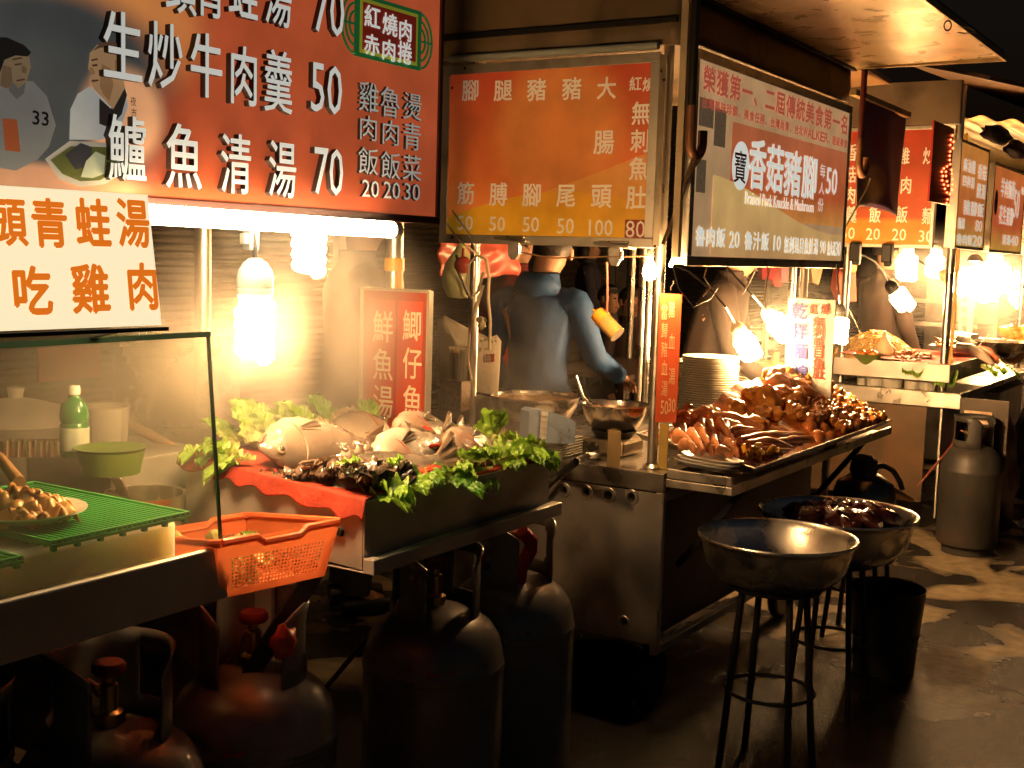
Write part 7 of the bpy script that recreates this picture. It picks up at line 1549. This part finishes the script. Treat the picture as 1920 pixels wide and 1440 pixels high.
    tm=mat('cloth_trousers_%d'%int(trousers[0]*999),trousers,.8,var=(9,.2))
    b=MB()
    for k,sd in (('l',1),('r',-1)):
        h_,kn,an=pt('hip'+k),pt('kn'+k),pt('an'+k); b.tube([h_+Vector((0,0,.10)),h_,h_.lerp(kn,.5),kn,kn.lerp(an,.5),an],[.11,.105,.09,.075,.065,.06],16,False)
    mk('trousers',b,tm,t)
    b=MB()
    for k in 'lr':
        an,to=pt('an'+k),pt('to'+k); b.tube([an+Vector((-.06,0,-.05)),an+Vector((0,0,-.045)),an.lerp(to,.6)+Vector((0,0,-.02)),to+Vector((.03,0,0))],[.04,.05,.045,.03],12)
    mk('shoes',b,BLACK,t)
    hd=pt('skull')
    b=MB(); 
    def hairf(u,v):
        th=PI*.62*v; a=2*PI*u; d=Vector((math.sin(th)*math.cos(a),math.sin(th)*math.sin(a),math.cos(th)))
        front=max(0,d.x); k=1+.05*noise.noise(d*5); lim=1.0 if not (front>.35 and th>.9) else .80
        return hd+Vector((d.x*.100*lim-.012,d.y*.092*lim,d.z*.098+.006))*1.0+Vector((0,0,0))*k
    b.grid(hairf,28,14)
    if hair=='long': b.tube([hd+Vector((-.06,0,.02)),hd+Vector((-.075,0,-.08)),hd+Vector((-.07,0,-.17))],[.07,.075,.05],14,flat=1.2)
    mk('hair',b,HAIR,t,ang=0)
    for sd in (1,-1):
        b=MB(); b.ell(hd+Vector((.074,sd*.030,-.012)),(.010,.013,.008),None,10,6); mk('eye',b,EYEM,t)
        b=MB(); b.ell(hd+Vector((-.005,sd*.090,-.02)),(.02,.010,.03),None,10,8); mk('ear',b,SKIN,t)
    b=MB(); b.ell(pt('jaw')+Vector((.062,0,-.012)),(.008,.022,.006),None,10,6); mk('mouth',b,MOUTH,t)
    if hat:
        b=MB(); b.lathe([(0,.105),(.05,.10),(.085,.075),(.100,.03),(.102,.0),(.096,.0),(.09,.03)],hd+Vector((-.005,0,.012)),28)
        if hat[1]=='cap': b.grid(lambda u,v:hd+Vector((.085+.075*v,(u-.5)*.15*(1-.25*v),.018-.012*v-.02*(2*u-1)**2)),10,5)
        mk('hat',b,mat('hat_%d'%int(hat[0][0]*999),hat[0],.8,var=(20,.2)),t)
    if apron:
        b=MB(); b.grid(lambda u,v:Vector(((.142+.01*math.sin(u*9))*math.cos((u-.5)*1.9)*1.05+.004,(.19)*math.sin((u-.5)*1.9),L(.62+.70*v))) if v<.6 else Vector((.150*math.cos((u-.5)*1.3),.16*math.sin((u-.5)*1.3),L(.62+.70*v))),16,14); mk('apron',b,mat('apron_%d'%int(apron[0]*999),apron,.7,var=(8,.15)),t,solid=.004)
    t.location=loc; t.rotation_euler=(0,0,face); t.scale=(s,s,s); ORG[t.name]=Vector(loc); return t
def gp0(px,py,d): p=at(px,py,'d',d); return (p[0],p[1],0)
D=math.radians
p=gp0(1012,600,5.35)
person('person in a loose blue jacket seen from behind, reaching right toward the hanging jar',p,D(14),(.006,.042,.135),arms={'r':((.02,-.27,1.12),(.20,-.34,1.03)),'l':((.0,.23,1.10),(.12,.20,.92))},flare=1.35,s=.94,hem=.89,head=(.03,-.04),hood=True)
p=gp0(962,560,6.3); person('person in a dark red top standing behind the blue jacket vendor',p,D(-10),(.20,.02,.022),s=.97,hands=False)
p=gp0(1104,500,12.0); person('person in a dark hat and coat in the far background by the shutters',p,D(-60),(.035,.03,.05),hat=((.02,.018,.022),'hat'),hair='long',hands=False,s=.98)
p=gp0(1140,560,10.0); person('person with dark hair sitting and eating far behind the blue jacket',p,D(-100),(.06,.04,.035),seated=True,hands=False,arms={'r':((.10,-.22,1.12),(.24,-.08,1.30)),'l':((.1,.22,1.1),(.25,.1,1.12))})
p=gp0(1180,570,9.4); person('person in dark clothes sitting at the back table by the second grey post',p,D(-120),(.04,.022,.02),seated=True,hands=False)
p=gp0(1312,600,6.0); person('person in a dark brown jacket bending over the plates of the pork cart',p,D(-75),(.018,.009,.005),lean=.28,arms={'r':((.14,-.23,1.12),(.30,-.14,.98)),'l':((.14,.25,1.12),(.30,.2,.96))},hair='short',hat=((.03,.016,.012),'cap'),s=.97,head=(.02,0))
p=gp0(668,560,5.0); person('person in a dark cap standing in the steam left of the taped post',p,D(-35),(.02,.018,.016),hat=((.02,.022,.03),'cap'),s=1.0)
p=gp0(1655,580,8.3); person('person in an orange apron facing right behind the noodle stall posts',p,D(-40),(.045,.028,.022),apron=(.42,.13,.045),hair='short',s=.98)
# table and grey posts behind
for px,d,lab in ((1183,9.0,'thin grey post standing at the back table'),(1206,5.9,'steel post at the back of the pork cart right of the hanging jar')):
    p=gp0(px,560,d); b=MB(); b.tube([(p[0],p[1],0),(p[0],p[1],2.4)],.026,14); tag(mk('steel_post',b,STEEL),lab,'post')
p=gp0(1215,620,8.6); b=MB(); b.lh((p[0]-.9,p[1]-.3,.72),(p[0]+.5,p[1]+.4,.75)); 
for sx in (-.85,.45):
    for sy in (-.25,.35): b.lh((p[0]+sx-.02,p[1]+sy-.02,0),(p[0]+sx+.02,p[1]+sy+.02,.72))
tag(mk('back_table',b,mat('dark_table',(.10,.07,.05),.5),smooth=False),'dark table behind the pork cart where people sit','table')
# ================================================================ STEAM
def steam(name,c,r,dens,scale,thr,label,seed=0.,col=(1,.96,.9)):
    b=MB(); b.ell(c,r,None,24,14); o=mk(name,b,[],loc=c)
    m=bpy.data.materials.new(name); m.use_nodes=True; t=m.node_tree; t.nodes.clear(); Lk=t.links.new
    pv=t.nodes.new('ShaderNodeVolumePrincipled'); pv.inputs['Color'].default_value=col+(1,); pv.inputs['Anisotropy'].default_value=.25
    tc=t.nodes.new('ShaderNodeTexCoord'); mp=t.nodes.new('ShaderNodeMapping'); mp.inputs['Location'].default_value=(seed,seed*.7,0); mp.inputs['Scale'].default_value=(1,1,.62); Lk(tc.outputs['Object'],mp.inputs[0])
    n=t.nodes.new('ShaderNodeTexNoise'); n.inputs['Scale'].default_value=scale; n.inputs['Detail'].default_value=3; n.inputs['Distortion'].default_value=.7; Lk(mp.outputs[0],n.inputs['Vector'])
    m1=t.nodes.new('ShaderNodeMapRange'); m1.inputs[1].default_value=thr; m1.inputs[2].default_value=thr+.25; Lk(n.outputs['Fac'],m1.inputs[0])
    dv=t.nodes.new('ShaderNodeVectorMath'); dv.operation='DIVIDE'; Lk(tc.outputs['Object'],dv.inputs[0]); dv.inputs[1].default_value=r
    ln=t.nodes.new('ShaderNodeVectorMath'); ln.operation='LENGTH'; Lk(dv.outputs[0],ln.inputs[0])
    m2=t.nodes.new('ShaderNodeMapRange'); m2.interpolation_type='SMOOTHSTEP'; m2.inputs[1].default_value=1.; m2.inputs[2].default_value=.15; Lk(ln.outputs['Value'],m2.inputs[0])
    mu=t.nodes.new('ShaderNodeMath'); mu.operation='MULTIPLY'; Lk(m1.outputs[0],mu.inputs[0]); Lk(m2.outputs[0],mu.inputs[1])
    m3=t.nodes.new('ShaderNodeMath'); m3.operation='MULTIPLY'; m3.inputs[1].default_value=dens; Lk(mu.outputs[0],m3.inputs[0]); Lk(m3.outputs[0],pv.inputs['Density'])
    o_=t.nodes.new('ShaderNodeOutputMaterial'); Lk(pv.outputs[0],o_.inputs['Volume']); o.data.materials.append(m)
    o.location=c
    return tag(o,label,'steam',kind='stuff')

steam('steam',(2.2678,2.1071,1.2629),(.55,.42,.42),5.,3.6,.42,'warm steam drifting round the large spiral bulb and the fish')
steam('steam',(2.6527,1.9435,1.1409),(.7,.5,.40),1.1,3.6,.46,'thin steam over the fish tray and the rear of the pork cart',3.)
steam('steam',(8.3634,1.7781,1.2879),(.9,.9,.55),1.2,2.6,.40,'bright steam rising under the lamps of the noodle stall',6.)

steam('steam',(1.8547,2.1706,1.1336),(.55,.40,.30),3.,3.4,.38,'warm steam inside and behind the glass case',9.)
steam('steam',(4.5764,1.6485,1.2502),(.55,.35,.30),.24,2.4,.30,'faint vapour added as a halo round the bulbs over the braised pork',12.)  # volume added to spread a halo round the cart bulbs
steam('steam',(1.7331,1.6519,1.3469),(.42,.30,.38),.72,3.8,.40,'bright vapour added as bloom close round the large spiral bulb',15.)  # volume added to imitate lens bloom round this bulb
